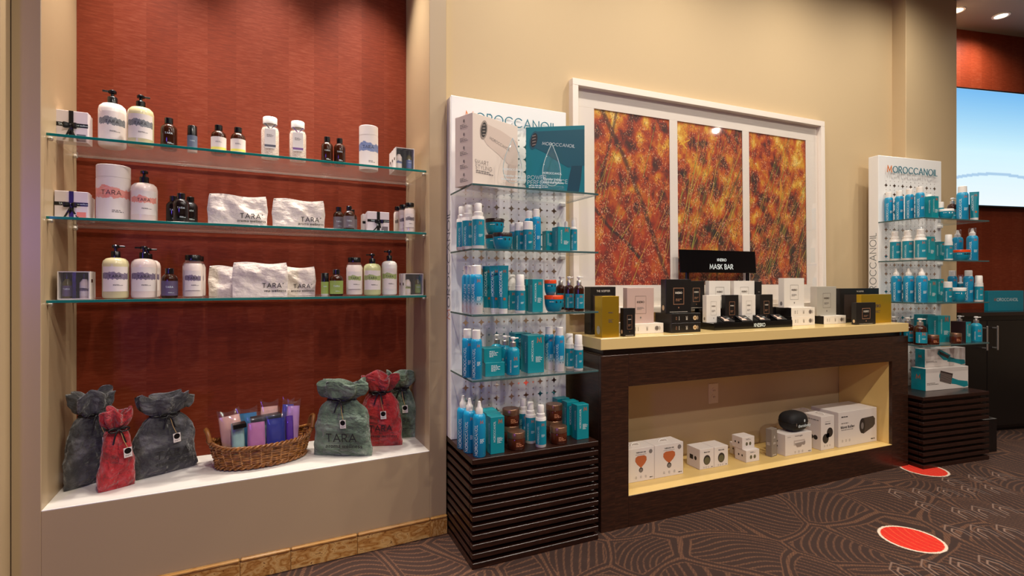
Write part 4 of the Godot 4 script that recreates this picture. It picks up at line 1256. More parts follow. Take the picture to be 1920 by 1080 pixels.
func k_bag(o: Node3D, w: float, h: float, th: float, c: String, seed_: float, tx: float) -> void:
	var nz := FastNoiseLite.new()
	nz.seed = int(seed_) * 17
	nz.frequency = 11.0
	nz.fractal_octaves = 3
	var neck := 0.76
	var dims := func(t: float) -> Vector2:
		var a := 0.0
		var b := 0.0
		if t < neck:
			var u := t / neck
			a = w / 2 * (1.02 - 0.12 * u - 0.46 * pow(u, 6.0))
			b = th / 2 * (0.62 + 0.5 * sin(PI * minf(1.0, u * 1.05)) - 0.1 * pow(u, 5.0))
			if u < 0.12:
				b *= 0.55 + 0.45 * u / 0.12
		else:
			var u2 := (t - neck) / (1.0 - neck)
			a = w / 2 * (0.44 + 0.36 * sin(PI * 0.55 * minf(1.0, u2 * 1.3)))
			b = th / 2 * (0.62 + 0.75 * sin(PI * 0.6 * u2))
		return Vector2(a, b)
	var lean := 0.0
	var surf := func(i: float, j: float) -> Vector3:
		var t := minf(1.0, j * 1.12)
		var inner := maxf(0.0, j * 1.12 - 1.0) / 0.12
		var d: Vector2 = dims.call(t)
		var a := TAU * i
		var e := 0.72 if t < neck else 0.95
		var sx := signf(sin(a)) * pow(absf(sin(a)), e)
		var cz := signf(cos(a)) * pow(absf(cos(a)), e)
		var rip := 0.0
		if t > neck * 0.8:
			rip = 0.16 * sin(a * 7.0 + seed_) * smoothstep(neck * 0.8, neck, t) * (0.5 if t < neck + 0.03 else 1.0)
		var k := (1.0 + rip) * (1.0 - 0.55 * inner)
		var p := Vector3(d.x * sx * k, h * t - h * 0.1 * inner, d.y * cz * k)
		if t > neck + 0.06:
			p.y += h * 0.03 * sin(a * 3.0 + seed_ * 2.0) - h * 0.02 * sin(a * 5.0)
		if t > 0.03:
			var nn := nz.get_noise_3d(p.x, p.y * 0.8, p.z)
			p += Vector3(sx * 0.35, 0.0, cz).normalized() * nn * 0.013
		p.z -= h * t * lean
		return p
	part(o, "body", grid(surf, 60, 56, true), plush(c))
	var ring := []
	for k in 36:
		var p: Vector3 = surf.call(k / 36.0, neck / 1.12)
		ring.append(Vector3(p.x * 1.07, p.y, p.z * 1.12))
	var rb := mat("black_satin", rgb8(18, 16, 18), 0.3)
	part(o, "drawstring", tube(ring, 0.0045, 6, true), rb)
	var fz: float = (surf.call(0.0, neck / 1.12) as Vector3).z + 0.008
	for s in [-1.0, 1.0]:
		var lp := []
		for k in 11:
			var a := PI * 2.0 * k / 10.0
			lp.append(Vector3(s * (0.016 - 0.016 * cos(a)), h * neck + 0.008 * sin(a), fz + 0.006 * sin(a * 0.5)))
		part(o, "bow_loop", tube(lp, 0.003, 5), rb)
		part(o, "bow_tail", tube([Vector3(s * 0.002, h * neck, fz), Vector3(s * 0.012, h * neck - 0.02, fz + 0.006), Vector3(s * 0.02, h * neck - 0.05, fz + 0.012)], 0.003, 5), rb)
	# string and paper tag
	var zf := func(x: float, y: float) -> float:
		var t := clampf(y / h, 0, 1)
		var d: Vector2 = dims.call(t)
		var q := clampf(absf(x) / d.x, 0, 0.98)
		return d.y * pow(1.0 - pow(q, 1.0 / 0.72 * 2.0), 0.36) + 0.011
	var twine := mat("jute", rgb8(176, 146, 92), 0.8)
	var ty := h * 0.46
	part(o, "tag_string", tube([Vector3(0.004, h * neck, fz), Vector3(0.012, h * 0.62, zf.call(0.012, h * 0.62) + 0.002), Vector3(0.022, ty + 0.02, zf.call(0.02, ty + 0.02) + 0.003)], 0.0014, 5), twine)
	var tag := part(o, "paper_tag", bx(0.026, 0.036, 0.0012, 0.0003), m_card(), Vector3(0.024, ty - 0.016, zf.call(0.02, ty) + 0.004), Vector3(0, 0, 4))
	part(tag, "tag_seal", poly(oval(0.011, 0.011, V(0, 0.024), 16)), m_black(), Vector3(0, 0, 0.0009))
	part(tag, "fine_print", fineprint([1, 0.8], 0.018, 0.0018, 0, Vector2(-0.009, 0.008)), m_grey(), Vector3(0, 0, 0.0009))
	if tx > 0.5:
		part(o, "lettering", letters("TARA", w * 0.13, w * 0.018, false, 0.0, 0.3, 0, 99, zf, Vector2(w * 0.05, h * 0.28)), m_ink())
		part(o, "small_lettering", words("aroma wellness", w * 0.06, 700), m_ink(), Vector3(w * 0.1, h * 0.17, zf.call(w * 0.1, h * 0.18) + 0.003))

func wicker() -> StandardMaterial3D:
	if mats.has("wicker"):
		return mats["wicker"]
	var m := mat("wicker", Color.WHITE, 0.38)
	var nt := NoiseTexture2D.new()
	var nz := FastNoiseLite.new()
	nz.frequency = 0.03
	nt.noise = nz
	nt.width = 128
	nt.height = 128
	var g := Gradient.new()
	g.set_color(0, rgb8(74, 36, 12))
	g.set_color(1, rgb8(196, 132, 62))
	nt.color_ramp = g
	m.albedo_texture = nt
	m.uv1_triplanar = true
	m.uv1_scale = Vector3(14, 14, 14)
	return m

func k_basket(o: Node3D, w: float, d: float, h: float) -> void:
	var wk := wicker()
	var stakes := 30
	var shape := func(an: float, y: float) -> Vector3:
		# the wall of the basket flares outwards: radius of the foot against that of the rim
		var flare := lerpf(0.84, 1.0, clampf(y / h, 0, 1.4))
		var lift := 0.4 * pow(absf(sin(an)), 6.0) * maxf(0.0, y / h - 0.3)
		return Vector3(w / 2 * flare * sin(an), y * (1.0 + lift), d / 2 * flare * cos(an))
	var base := func(i: float, j: float) -> Vector3:
		var p: Vector3 = shape.call(TAU * i, 0.006)
		return Vector3(p.x * (1.0 - j), 0.006, p.z * (1.0 - j))
	part(o, "base", grid(base, 40, 3, true), wk)
	var rows := 10
	for j in rows:
		var y := 0.012 + (h - 0.024) * j / (rows - 1)
		var pts := []
		for k in stakes * 4:
			var an := TAU * k / (stakes * 4)
			var p: Vector3 = shape.call(an, y)
			var off := 0.0036 * cos(an * stakes / 2.0 + PI * (j / 2 % 2))
			pts.append(p + Vector3(sin(an), 0, cos(an)) * off)
		part(o, "weaver", tube(pts, 0.0042, 6, true), wk)
	for k in stakes:
		var an := TAU * (k + 0.5) / stakes
		var ps := []
		for j in 4:
			ps.append(shape.call(an, 0.006 + (h - 0.008) * j / 3.0))
		part(o, "stake", tube(ps, 0.0034, 6), mat("pale_stake", rgb8(196, 142, 78), 0.4))
	for e in [[h - 0.003, 3], [0.0115, 2]]:
		for s in e[1]:
			var pts := []
			for k in 120:
				var an := TAU * k / 120
				var p: Vector3 = shape.call(an, e[0])
				var ph: float = an * 20.0 + TAU * s / e[1]
				pts.append(p + Vector3(sin(an), 0, cos(an)) * (0.006 * cos(ph) + 0.002) + Vector3(0, 0.006 * sin(ph), 0))
			part(o, "rim_strand" if e[0] > 0.05 else "foot_strand", tube(pts, 0.0048, 6, true), wk)
	for s in [-1.0, 1.0]:
		var pts := []
		for k in 15:
			var t := -1.0 + 2.0 * k / 14.0
			pts.append(Vector3(s * (w / 2 * 1.0 + 0.012 * (1 - t * t)), h * 1.25 + 0.045 * pow(maxf(0.0, 1.0 - pow(absf(t), 3.0)), 0.6), t * 0.034))
		part(o, "handle", tube(pts, 0.0085, 8), mat("handle_wood", rgb8(150, 96, 44), 0.4))

func k_sachet(o: Node3D, w: float, h: float, c: String, roll: float) -> void:
	var cc: Color = {"pink": rgb8(216, 168, 156), "mint": rgb8(156, 194, 186), "orchid": rgb8(186, 116, 166), "royal": rgb8(34, 46, 138), "violet": rgb8(84, 36, 148), "lilac": rgb8(186, 140, 198), "indigo": rgb8(66, 62, 156), "azure": rgb8(40, 112, 160)}[c]
	var sat := mat("satin_" + c, cc, 0.32)
	sat.rim_enabled = true
	sat.rim = 0.5
	sat.rim_tint = 0.4
	var hp := h * 0.9
	var th := 0.03
	var nz := FastNoiseLite.new()
	nz.seed = int(w * 1000 + h * 777)
	nz.frequency = 14.0
	var surf := func(i: float, j: float) -> Vector3:
		var a := TAU * i
		var t := sin(PI * clampf(j, 0.03, 0.97))
		var sx := signf(sin(a)) * pow(absf(sin(a)), 0.72)
		var cz := signf(cos(a)) * pow(absf(cos(a)), 0.9)
		var p := Vector3(w * 0.485 * sx * (0.94 + 0.06 * t), hp * j, th / 2 * cz * pow(t, 0.4))
		p.z += nz.get_noise_3d(p.x * 2.0, p.y * 0.6, p.z) * 0.006 * signf(cz)
		return p
	var tilt := Vector3(-6, 0, -roll)
	part(o, "satin_pillow", grid(surf, 36, 18, true), sat, Vector3.ZERO, tilt)
	var film := func(i: float, j: float) -> Vector3:
		var x := lerpf(-w / 2, w / 2, i)
		var edge := pow(absf(i * 2 - 1), 2.0)
		return Vector3(x, h * 0.98 * j + h * 0.07 * edge * j, (th / 2 + 0.004) * (1.0 - pow(absf(i * 2 - 1), 4.0)) * (1.0 - pow(j, 6.0)) + 0.001)
	var filmb := func(i: float, j: float) -> Vector3:
		var p: Vector3 = film.call(1.0 - i, j)
		return Vector3(p.x, p.y, -p.z)
	var gp := glass("film", Color(0.95, 0.95, 0.97, 0.015))
	part(o, "film_front", grid(film, 14, 10), gp, Vector3.ZERO, tilt)
	part(o, "film_back", grid(filmb, 14, 10), gp, Vector3.ZERO, tilt)
	if c in ["royal", "violet", "mint"]:
		var y := hp * (0.3 if c == "royal" else (0.16 if c == "violet" else 0.9))
		var bd := part(o, "paper_band", bx(w * 0.99, h * 0.1, th + 0.012, 0.002), m_black(), Vector3(0, y, 0), Vector3(0, 0, -roll + 3))
		if c == "royal":
			part(bd, "lettering", letters("TARA'", h * 0.06, h * 0.009, false, 0.0, 0.28), m_print(), Vector3(-w * 0.22, h * 0.05, th / 2 + 0.0066))
			part(bd, "fine_print", fineprint([1], w * 0.34, h * 0.03, 0, Vector2(w * 0.14, h * 0.035)), m_print(), Vector3(0, 0, th / 2 + 0.0066))
		elif c == "violet":
			part(bd, "lettering", letters("TARA", h * 0.06, h * 0.009, false, 0.0, 0.28), m_print(), Vector3(0, h * 0.05, th / 2 + 0.0066))

# ================================================================ lamps
func downlight(at: Vector3, energy: float, angle: float, c: Color, size: float, where: String) -> void:
	var o := thing("ceiling_downlight", "round recessed downlight with white trim ring " + where, "lamp", "ceiling downlights", at)
	part(o, "trim_ring", lathe([V(size * 0.82, 0.0), V(size * 0.84, -0.006), V(size * 1.12, -0.006), V(size * 1.16, 0.0)], 28), mat("lamp_trim", rgb8(230, 226, 220), 0.4))
	var g := mat("lamp_glow", Color.WHITE, 0.5)
	g.emission_enabled = true
	g.emission = Color(1.0, 0.9, 0.74)
	g.emission_energy_multiplier = 9.0
	part(o, "lens", lathe([V(0, -0.0015), V(size * 0.82, -0.0015), V(size * 0.82, -0.001), V(0, -0.001)], 24), g)
	var l := SpotLight3D.new()
	l.name = "beam"
	o.add_child(l)
	l.position = Vector3(0, -0.02, 0)
	l.rotation_degrees = Vector3(-90, 0, 0)
	l.light_color = c
	l.light_energy = energy
	l.spot_angle = angle
	l.spot_angle_attenuation = 1.0
	l.spot_range = 12.0
	l.spot_attenuation = 2.0
	l.light_size = size * 0.6
	l.shadow_enabled = true

func violet_panel() -> void:
	var o := thing("violet_light_panel", "violet glowing light panel on a black floor stand", "lamp", "", Vector3(-1.5, 1.2, 0.5), 166)
	part(o, "housing", bx(0.36, 0.56, 0.06, 0.004), mat("panel_housing", rgb8(20, 18, 22), 0.4))
	part(o, "stand_pole", bx(0.04, 1.19, 0.04, 0.004), mat("panel_housing", rgb8(20, 18, 22), 0.4), Vector3(0, -1.19, 0))
	part(o, "stand_base", bx(0.34, 0.012, 0.3, 0.004), mat("panel_housing", rgb8(20, 18, 22), 0.4), Vector3(0, -1.2, 0))
	var g := mat("violet_glow", rgb8(120, 90, 220), 0.5)
	g.emission_enabled = true
	g.emission = rgb8(126, 92, 255)
	g.emission_energy_multiplier = 4.0
	part(o, "glowing_face", bx(0.32, 0.52, 0.004, 0.001), g, Vector3(0, 0.02, 0.032))
	var l := AreaLight3D.new()
	l.name = "panel_light"
	o.add_child(l)
	l.position = Vector3(0, 0.28, 0.04)
	l.rotation_degrees = Vector3(0, 180, 0)
	l.area_size = Vector2(0.32, 0.52)
	l.light_color = rgb8(126, 92, 255)
	l.light_energy = 0.9
	l.area_range = 8.0
	l.shadow_enabled = true

# ================================================================ textures
func red_wood() -> StandardMaterial3D:
	if mats.has("red_wood"):
		return mats["red_wood"]
	var im := Image.create(512, 512, false, Image.FORMAT_RGB8)
	var a := FastNoiseLite.new()
	a.frequency = 1.0
	a.seed = 3
	var b := FastNoiseLite.new()
	b.frequency = 1.0
	b.seed = 11
	var base := rgb8(114, 43, 20)
	for y in 512:
		for x in 512:
			var blk := x / 86
			var k := a.get_noise_2d(x * 0.012 + blk * 7.0, y * 0.11) * 0.5 + b.get_noise_2d(x * 0.03 + blk * 3.0, y * 0.42) * 0.55
			var t := [0.0, 0.07, -0.05, 0.04, -0.07, 0.02][blk % 6] as float
			k = k * 0.27 + t * 0.6
			im.set_pixel(x, y, base.lightened(k * 0.5) if k > 0 else base.darkened(-k * 0.8))
	var m := mat("red_wood", Color.WHITE, 0.5)
	m.metallic_specular = 0.3
	m.albedo_texture = ImageTexture.create_from_image(im)
	m.uv1_triplanar = true
	m.uv1_scale = Vector3(1.5, 1.5, 1.5)
	return m

func dark_wood() -> StandardMaterial3D:
	if mats.has("dark_wood"):
		return mats["dark_wood"]
	var im := Image.create(256, 256, false, Image.FORMAT_RGB8)
	var a := FastNoiseLite.new()
	a.frequency = 1.0
	for y in 256:
		for x in 256:
			var k := a.get_noise_2d(x * 0.02, y * 0.22) * 0.6 + a.get_noise_2d(x * 0.05 + 90, y * 0.7) * 0.4
			im.set_pixel(x, y, rgb8(52, 30, 20).lerp(rgb8(86, 50, 32) if k > 0 else rgb8(30, 17, 12), clampf(absf(k) * 1.2, 0, 1)))
	var m := mat("dark_wood", Color.WHITE, 0.3)
	m.albedo_texture = ImageTexture.create_from_image(im)
	m.uv1_triplanar = true
	m.uv1_scale = Vector3(1.6, 1.6, 1.6)
	return m

func marble(i: int) -> StandardMaterial3D:
	var key := "marble_%d" % i
	if mats.has(key):
		return mats[key]
	var im := Image.create(256, 96, false, Image.FORMAT_RGB8)
	var a := FastNoiseLite.new()
	a.frequency = 0.009
	a.seed = 40 + i
	a.fractal_octaves = 3
	for y in 96:
		for x in 256:
			var s := a.get_noise_2d(x, y * 1.6) * 2.6 + (y * 0.008 - x * 0.007)
			var k := 0.5 + 0.5 * sin(s * 3.0)
			var c := rgb8(176, 122, 60).lerp(rgb8(214, 172, 106), k)
			var vein := absf(fposmod(s, 1.0) - 0.5)
			if vein < 0.03:
				c = c.lerp(rgb8(96, 52, 22), 0.75)
			im.set_pixel(x, y, c)
	var m := mat(key, Color.WHITE, 0.16)
	m.albedo_texture = ImageTexture.create_from_image(im)
	return m

func hash2(x: int, y: int, s: int) -> float:
	var h := (x * 374761393 + y * 668265263 + s * 974634777) & 0x7fffffff
	h = ((h ^ (h >> 13)) * 1274126177) & 0x7fffffff
	return float((h ^ (h >> 16)) & 0xffff) / 65535.0

# woven carpet: brown ground, tan lines flowing in curved cells, red discs
const CX0 := -0.4
const CZ0 := -3.0
const CPX := 310.0
func carpet() -> StandardMaterial3D:
	var w := 1830
	var h := 660
	var data := PackedByteArray()
	data.resize(w * h * 3)
	var wa := FastNoiseLite.new()
	wa.frequency = 0.9
	wa.fractal_octaves = 2
	wa.seed = 21
	var grain := FastNoiseLite.new()
	grain.frequency = 1.0
	grain.seed = 2
	var cs := 0.34
	var brown := Vector3(49, 28, 19)
	var tan_ := Vector3(104, 69, 47)
	var discs := [Vector2(2.55, -1.439), Vector2(3.561, -1.942)]
	# coarse warp grid
	var gs := 8
	var gw := w / gs + 2
	var gh := h / gs + 2
	var wx := PackedFloat32Array()
	var wy := PackedFloat32Array()
	wx.resize(gw * gh)
	wy.resize(gw * gh)
	for j in gh:
		for i in gw:
			var px := i * gs / CPX
			var py := j * gs / CPX
			wx[j * gw + i] = px + wa.get_noise_2d(px, py) * 0.16
			wy[j * gw + i] = py + wa.get_noise_2d(px + 40.0, py) * 0.16
	# jittered cell points, and the centre that the arcs of each cell turn about
	var nc := 30
	var kx := PackedFloat32Array()
	var ky := PackedFloat32Array()
	var ax := PackedFloat32Array()
	var ay := PackedFloat32Array()
	for j in nc:
		for i in nc:
			kx.append((i - 3 + 0.15 + 0.7 * hash2(i, j, 1)) * cs)
			ky.append((j - 3 + 0.15 + 0.7 * hash2(i, j, 2)) * cs)
			var an := hash2(i, j, 3) * TAU
			var far := 0.25 + 0.4 * hash2(i, j, 4)
			ax.append((i - 2.5) * cs + cos(an) * far)
			ay.append((j - 2.5) * cs + sin(an) * far)
	var near := [-31, -30, -29, -1, 0, 1, 29, 30, 31]
	for y in h:
		for x in w:
			var fx := float(x) / gs
			var fy := float(y) / gs
			var ii := int(fx)
			var jj := int(fy)
			fx -= ii
			fy -= jj
			var q := jj * gw + ii
			var ux := lerpf(lerpf(wx[q], wx[q + 1], fx), lerpf(wx[q + gw], wx[q + gw + 1], fx), fy)
			var uy := lerpf(lerpf(wy[q], wy[q + 1], fx), lerpf(wy[q + gw], wy[q + gw + 1], fx), fy)
			var cell := (floori(uy / cs) + 3) * nc + floori(ux / cs) + 3
			var d1 := 9.0
			var d2 := 9.0
			var best := 0
			for o: int in near:
				var dx := kx[cell + o] - ux
				var dy := ky[cell + o] - uy
				var d := dx * dx + dy * dy
				if d < d1:
					d2 = d1
					d1 = d
					best = cell + o
				elif d < d2:
					d2 = d
			var edge := sqrt(d2) - sqrt(d1)
			var rx := ux - ax[best]
			var ry := uy - ay[best]
			var rr := sqrt(rx * rx + ry * ry)
			var sp := 0.034
			var line := absf(fposmod(rr / sp, 1.0) - 0.5) * sp
			var on := 0.0
			if edge < 0.013 or (edge > 0.042 and edge < 0.054):
				on = 1.0
			elif edge > 0.052 and line < 0.005:
				on = 0.9
			# loops of yarn
			var st := grain.get_noise_2d(x * 0.9, y * 0.9)
			if on > 0.0:
				on = clampf(on * (0.72 + 0.5 * st + 0.22 * sin((x + y) * 1.3)), 0, 1)
			var c := brown * (1.0 + 0.16 * st) + (tan_ - brown) * on
			var gx2 := CX0 + x / CPX
			var gz2 := CZ0 + y / CPX
			for dc: Vector2 in discs:
				if absf(gx2 - dc.x) > 0.13 or absf(gz2 - dc.y) > 0.13:
					continue
				var dd := Vector2(gx2, gz2).distance_to(dc)
				if dd < 0.126:
					if dd > 0.114:
						c = Vector3(214, 196, 176)
					else:
						var ar := absf(fposmod(Vector2(gx2, gz2).distance_to(dc + Vector2(0.2, 0.05)) / 0.032, 1.0) - 0.5)
						c = Vector3(206, 34, 14) if ar > 0.08 else Vector3(216, 74, 40)
						c *= 1.0 + 0.1 * st
			var p := (y * w + x) * 3
			data[p] = int(clampf(c.x, 0, 255))
			data[p + 1] = int(clampf(c.y, 0, 255))
			data[p + 2] = int(clampf(c.z, 0, 255))
	var im := Image.create_from_data(w, h, false, Image.FORMAT_RGB8, data)
	# arched outlines woven over the ground
	for c0: Vector2 in [V(3.023, -1.753), V(3.151, -1.707), V(3.293, -1.663), V(3.442, -1.623), V(3.581, -1.580), V(2.983, -1.599), V(3.066, -1.480), V(3.180, -1.451), V(3.308, -1.423), V(2.812, -1.382), V(2.925, -1.335), V(3.038, -1.288), V(2.371, -1.238), V(2.498, -1.201), V(2.626, -1.164), V(2.229, -1.273), V(3.489, -1.741), V(3.679, -1.704), V(3.859, -1.672)]:
		for sc0 in [1.0, 0.55]:
			var shp := [V(-0.045, -0.05), V(-0.045, 0.035), V(0.0, 0.085), V(0.045, 0.035), V(0.045, -0.05)]
			for q in 4:
				for t in 30:
					var lp: Vector2 = (shp[q] as Vector2).lerp(shp[q + 1], t / 30.0) * sc0
					var wp := c0 + V(lp.x * 0.922 + lp.y * 0.387, lp.x * 0.387 - lp.y * 0.922)
					stamp(im, V((wp.x - CX0) * CPX + 2.0, (wp.y - CZ0) * CPX - 1.0), 1.5, rgb8(34, 26, 30), 0.5)
					stamp(im, V((wp.x - CX0) * CPX, (wp.y - CZ0) * CPX), 1.3, rgb8(132, 104, 88), 0.8)
	var m := mat("carpet", Color.WHITE, 0.95)
	m.albedo_texture = ImageTexture.create_from_image(im)
	return m

# ================================================================ room shell
func room() -> void:
	var cream := mat("cream_paint", rgb8(202, 177, 137), 0.75)
	var beige := mat("beige_paint", rgb8(180, 156, 122), 0.36)
	# carpet floor: one slab with texture coordinates in metres
	var fl := quad_floor(-3.6, 8.0, -3.6, 4.2)
	struct("floor", fl, carpet(), Vector3.ZERO, 0.0, "brown patterned carpet with tan lines and red discs", "carpet")
	struct("floor_slab", bx(11.6, 0.1, 7.8, 0.001), mat("concrete", rgb8(90, 84, 80), 0.9), Vector3(2.2, -0.102, 0.3))
	struct("ceiling", bx(11.6, 0.12, 7.8, 0.001), mat("ceiling_paint", rgb8(134, 118, 108), 0.85), Vector3(2.2, 3.262, 0.3))
	# cream wall behind counter, and the pilaster
	struct("wall_back", bx(3.36, 3.26, 0.2, 0.001), cream, Vector3(2.296, 0, -2.462), 0.0, "smooth cream painted wall behind the counter", "wall")
	struct("wall_pilaster", bx(0.61, 3.26, 0.5, 0.003), cream, Vector3(3.966 + 0.305, 0, -2.27 - 0.25), 0.0, "cream pilaster projecting beside the far stand", "wall")
	# the walls out of view close the room
	struct("wall_right", bx(0.2, 3.26, 7.8, 0.001), mat("far_paint", rgb8(196, 172, 146), 0.8), Vector3(7.9, 0, 0.3))
	struct("wall_front", bx(11.6, 3.26, 0.2, 0.001), mat("far_paint", rgb8(196, 172, 146), 0.8), Vector3(2.2, 0, 4.1))
	struct("wall_far_left", bx(0.2, 3.26, 7.8, 0.001), mat("far_paint", rgb8(196, 172, 146), 0.8), Vector3(-3.5, 0, 0.3))

func quad_floor(x0: float, x1: float, z0: float, z1: float) -> ArrayMesh:
	var v := PackedVector3Array([Vector3(x0, 0, z0), Vector3(x1, 0, z0), Vector3(x1, 0, z1), Vector3(x0, 0, z1)])
	var uv := PackedVector2Array()
	for p in v:
		uv.append(Vector2((p.x - CX0) * CPX / 1830.0, (p.z - CZ0) * CPX / 660.0))
	return commit(v, PackedVector3Array([Vector3.UP, Vector3.UP, Vector3.UP, Vector3.UP]), uv, PackedInt32Array([0, 1, 2, 0, 2, 3]))

# ================================================================ niche
func niche() -> void:
	var beige := mat("beige_paint", rgb8(180, 156, 122), 0.36)
	var o := Node3D.new()
	o.name = "wall_left"
	add_child(o)
	o.position = Vector3(0.5601, 0, -2.2997)
	o.rotation_degrees.y = 4.076
	o.set_meta("kind", "structure")
	o.set_meta("label", "beige painted wall with a deep shelved niche")
	o.set_meta("category", "wall")
	var W := 1.3498
	var D := 0.3915
	var jl := 0.0768
	var jr := 0.0817
	part(o, "jamb", bx(jl, 3.26, 0.45, 0.002), beige, Vector3(-W - jl / 2, 0, -0.225))
	part(o, "jamb", bx(jr, 3.26, 0.45, 0.002), beige, Vector3(jr / 2, 0, -0.225))
	part(o, "lower_panel", bx(W, 0.384, 0.45, 0.001), beige, Vector3(-W / 2, 0, -0.225))
	part(o, "sill", bx(W, 0.004, 0.45, 0.001), mat("sill_white", rgb8(238, 232, 224), 0.3), Vector3(-W / 2, 0.384, -0.225))
	part(o, "header", bx(W, 0.26, 0.45, 0.001), beige, Vector3(-W / 2, 3.0, -0.225))
	part(o, "wood_back", bx(W, 2.612, 0.05, 0.001), red_wood(), Vector3(-W / 2, 0.388, -D - 0.025))
	struct("wall_return", bx(0.2, 3.26, 0.08, 0.002), beige, Vector3(0.5601, 0, -2.2997) + Vector3(-W - jl - 0.1, 0, 0.041).rotated(Vector3.UP, deg_to_rad(4.076)), 4.076, "narrow beige side wall running forward from the niche", "wall")
	# marble base tiles
	var bb := Node3D.new()
	bb.name = "baseboard_left"
	add_child(bb)
	bb.position = o.position
	bb.rotation = o.rotation
	bb.set_meta("kind", "structure")
	bb.set_meta("label", "honey marble baseboard tiles under the niche")
	bb.set_meta("category", "baseboard")
	var xs := [0.0817, 0.0, -0.32, -0.58, -0.76, -1.1, -1.4266]
	for k in 6:
		var w: float = xs[k] - xs[k + 1] - 0.0012
		var cx: float = (xs[k] + xs[k + 1]) / 2
		part(bb, "tile", bx(w, 0.074, 0.012, 0.001), marble(k % 4), Vector3(cx, 0.0005, 0.0065))
		part(bb, "cap_tile", bx(w, 0.0145, 0.017, 0.005), marble((k + 2) % 4), Vector3(cx, 0.075, 0.009))
	# three glass shelves
	var nm := ["top", "middle", "lowest"]
	var ys := [1.6672, 1.3817, 1.0927]
	for k in 3:
		var s := thing("glass_shelf", "%s clear glass shelf in the niche with green front edge" % nm[k], "shelf", "niche shelves", o.position + Vector3(0, ys[k] - 0.0098, 0), 4.076)
		part(s, "pane", bx(W - 0.004, 0.0096, D - 0.047, 0.0008), glass("shelf_glass", Color(0.82, 0.9, 0.88, 0.07)), Vector3(-W / 2, 0, -0.0405 - (D - 0.047) / 2))
		part(s, "front_edge", bx(W - 0.004, 0.0096, 0.0018, 0.0006), mat("glass_edge", rgb8(24, 116, 108), 0.08), Vector3(-W / 2, 0, -0.0395))
		part(s, "back_edge", bx(W - 0.004, 0.0096, 0.0016, 0.0006), mat("glass_edge_back", rgb8(120, 100, 92), 0.1), Vector3(-W / 2, 0, -D + 0.005))
		for sx in [-W + 0.008, -0.008]:
			for z in [-0.06, -D + 0.045]:
				part(s, "support_peg", bx(0.014, 0.012, 0.014, 0.003), m_silver(), Vector3(sx, -0.0125, z))

# ================================================================ display stands
func star(s: float) -> ArrayMesh:
	var key := "star%.4f" % s
	if meshes.has(key):
		return meshes[key]
	var p := []
	for k in 4:
		var a := PI / 2 * k
		p.append(V(cos(a), sin(a)) * s)
		for t in [0.33, 0.67]:
			# concave side
			var q0 := V(cos(a), sin(a))
			var q1 := V(cos(a + PI / 2), sin(a + PI / 2))
			var m := q0.lerp(q1, t)
			p.append(m * s * 0.66)
	meshes[key] = poly(p)
	return meshes[key]

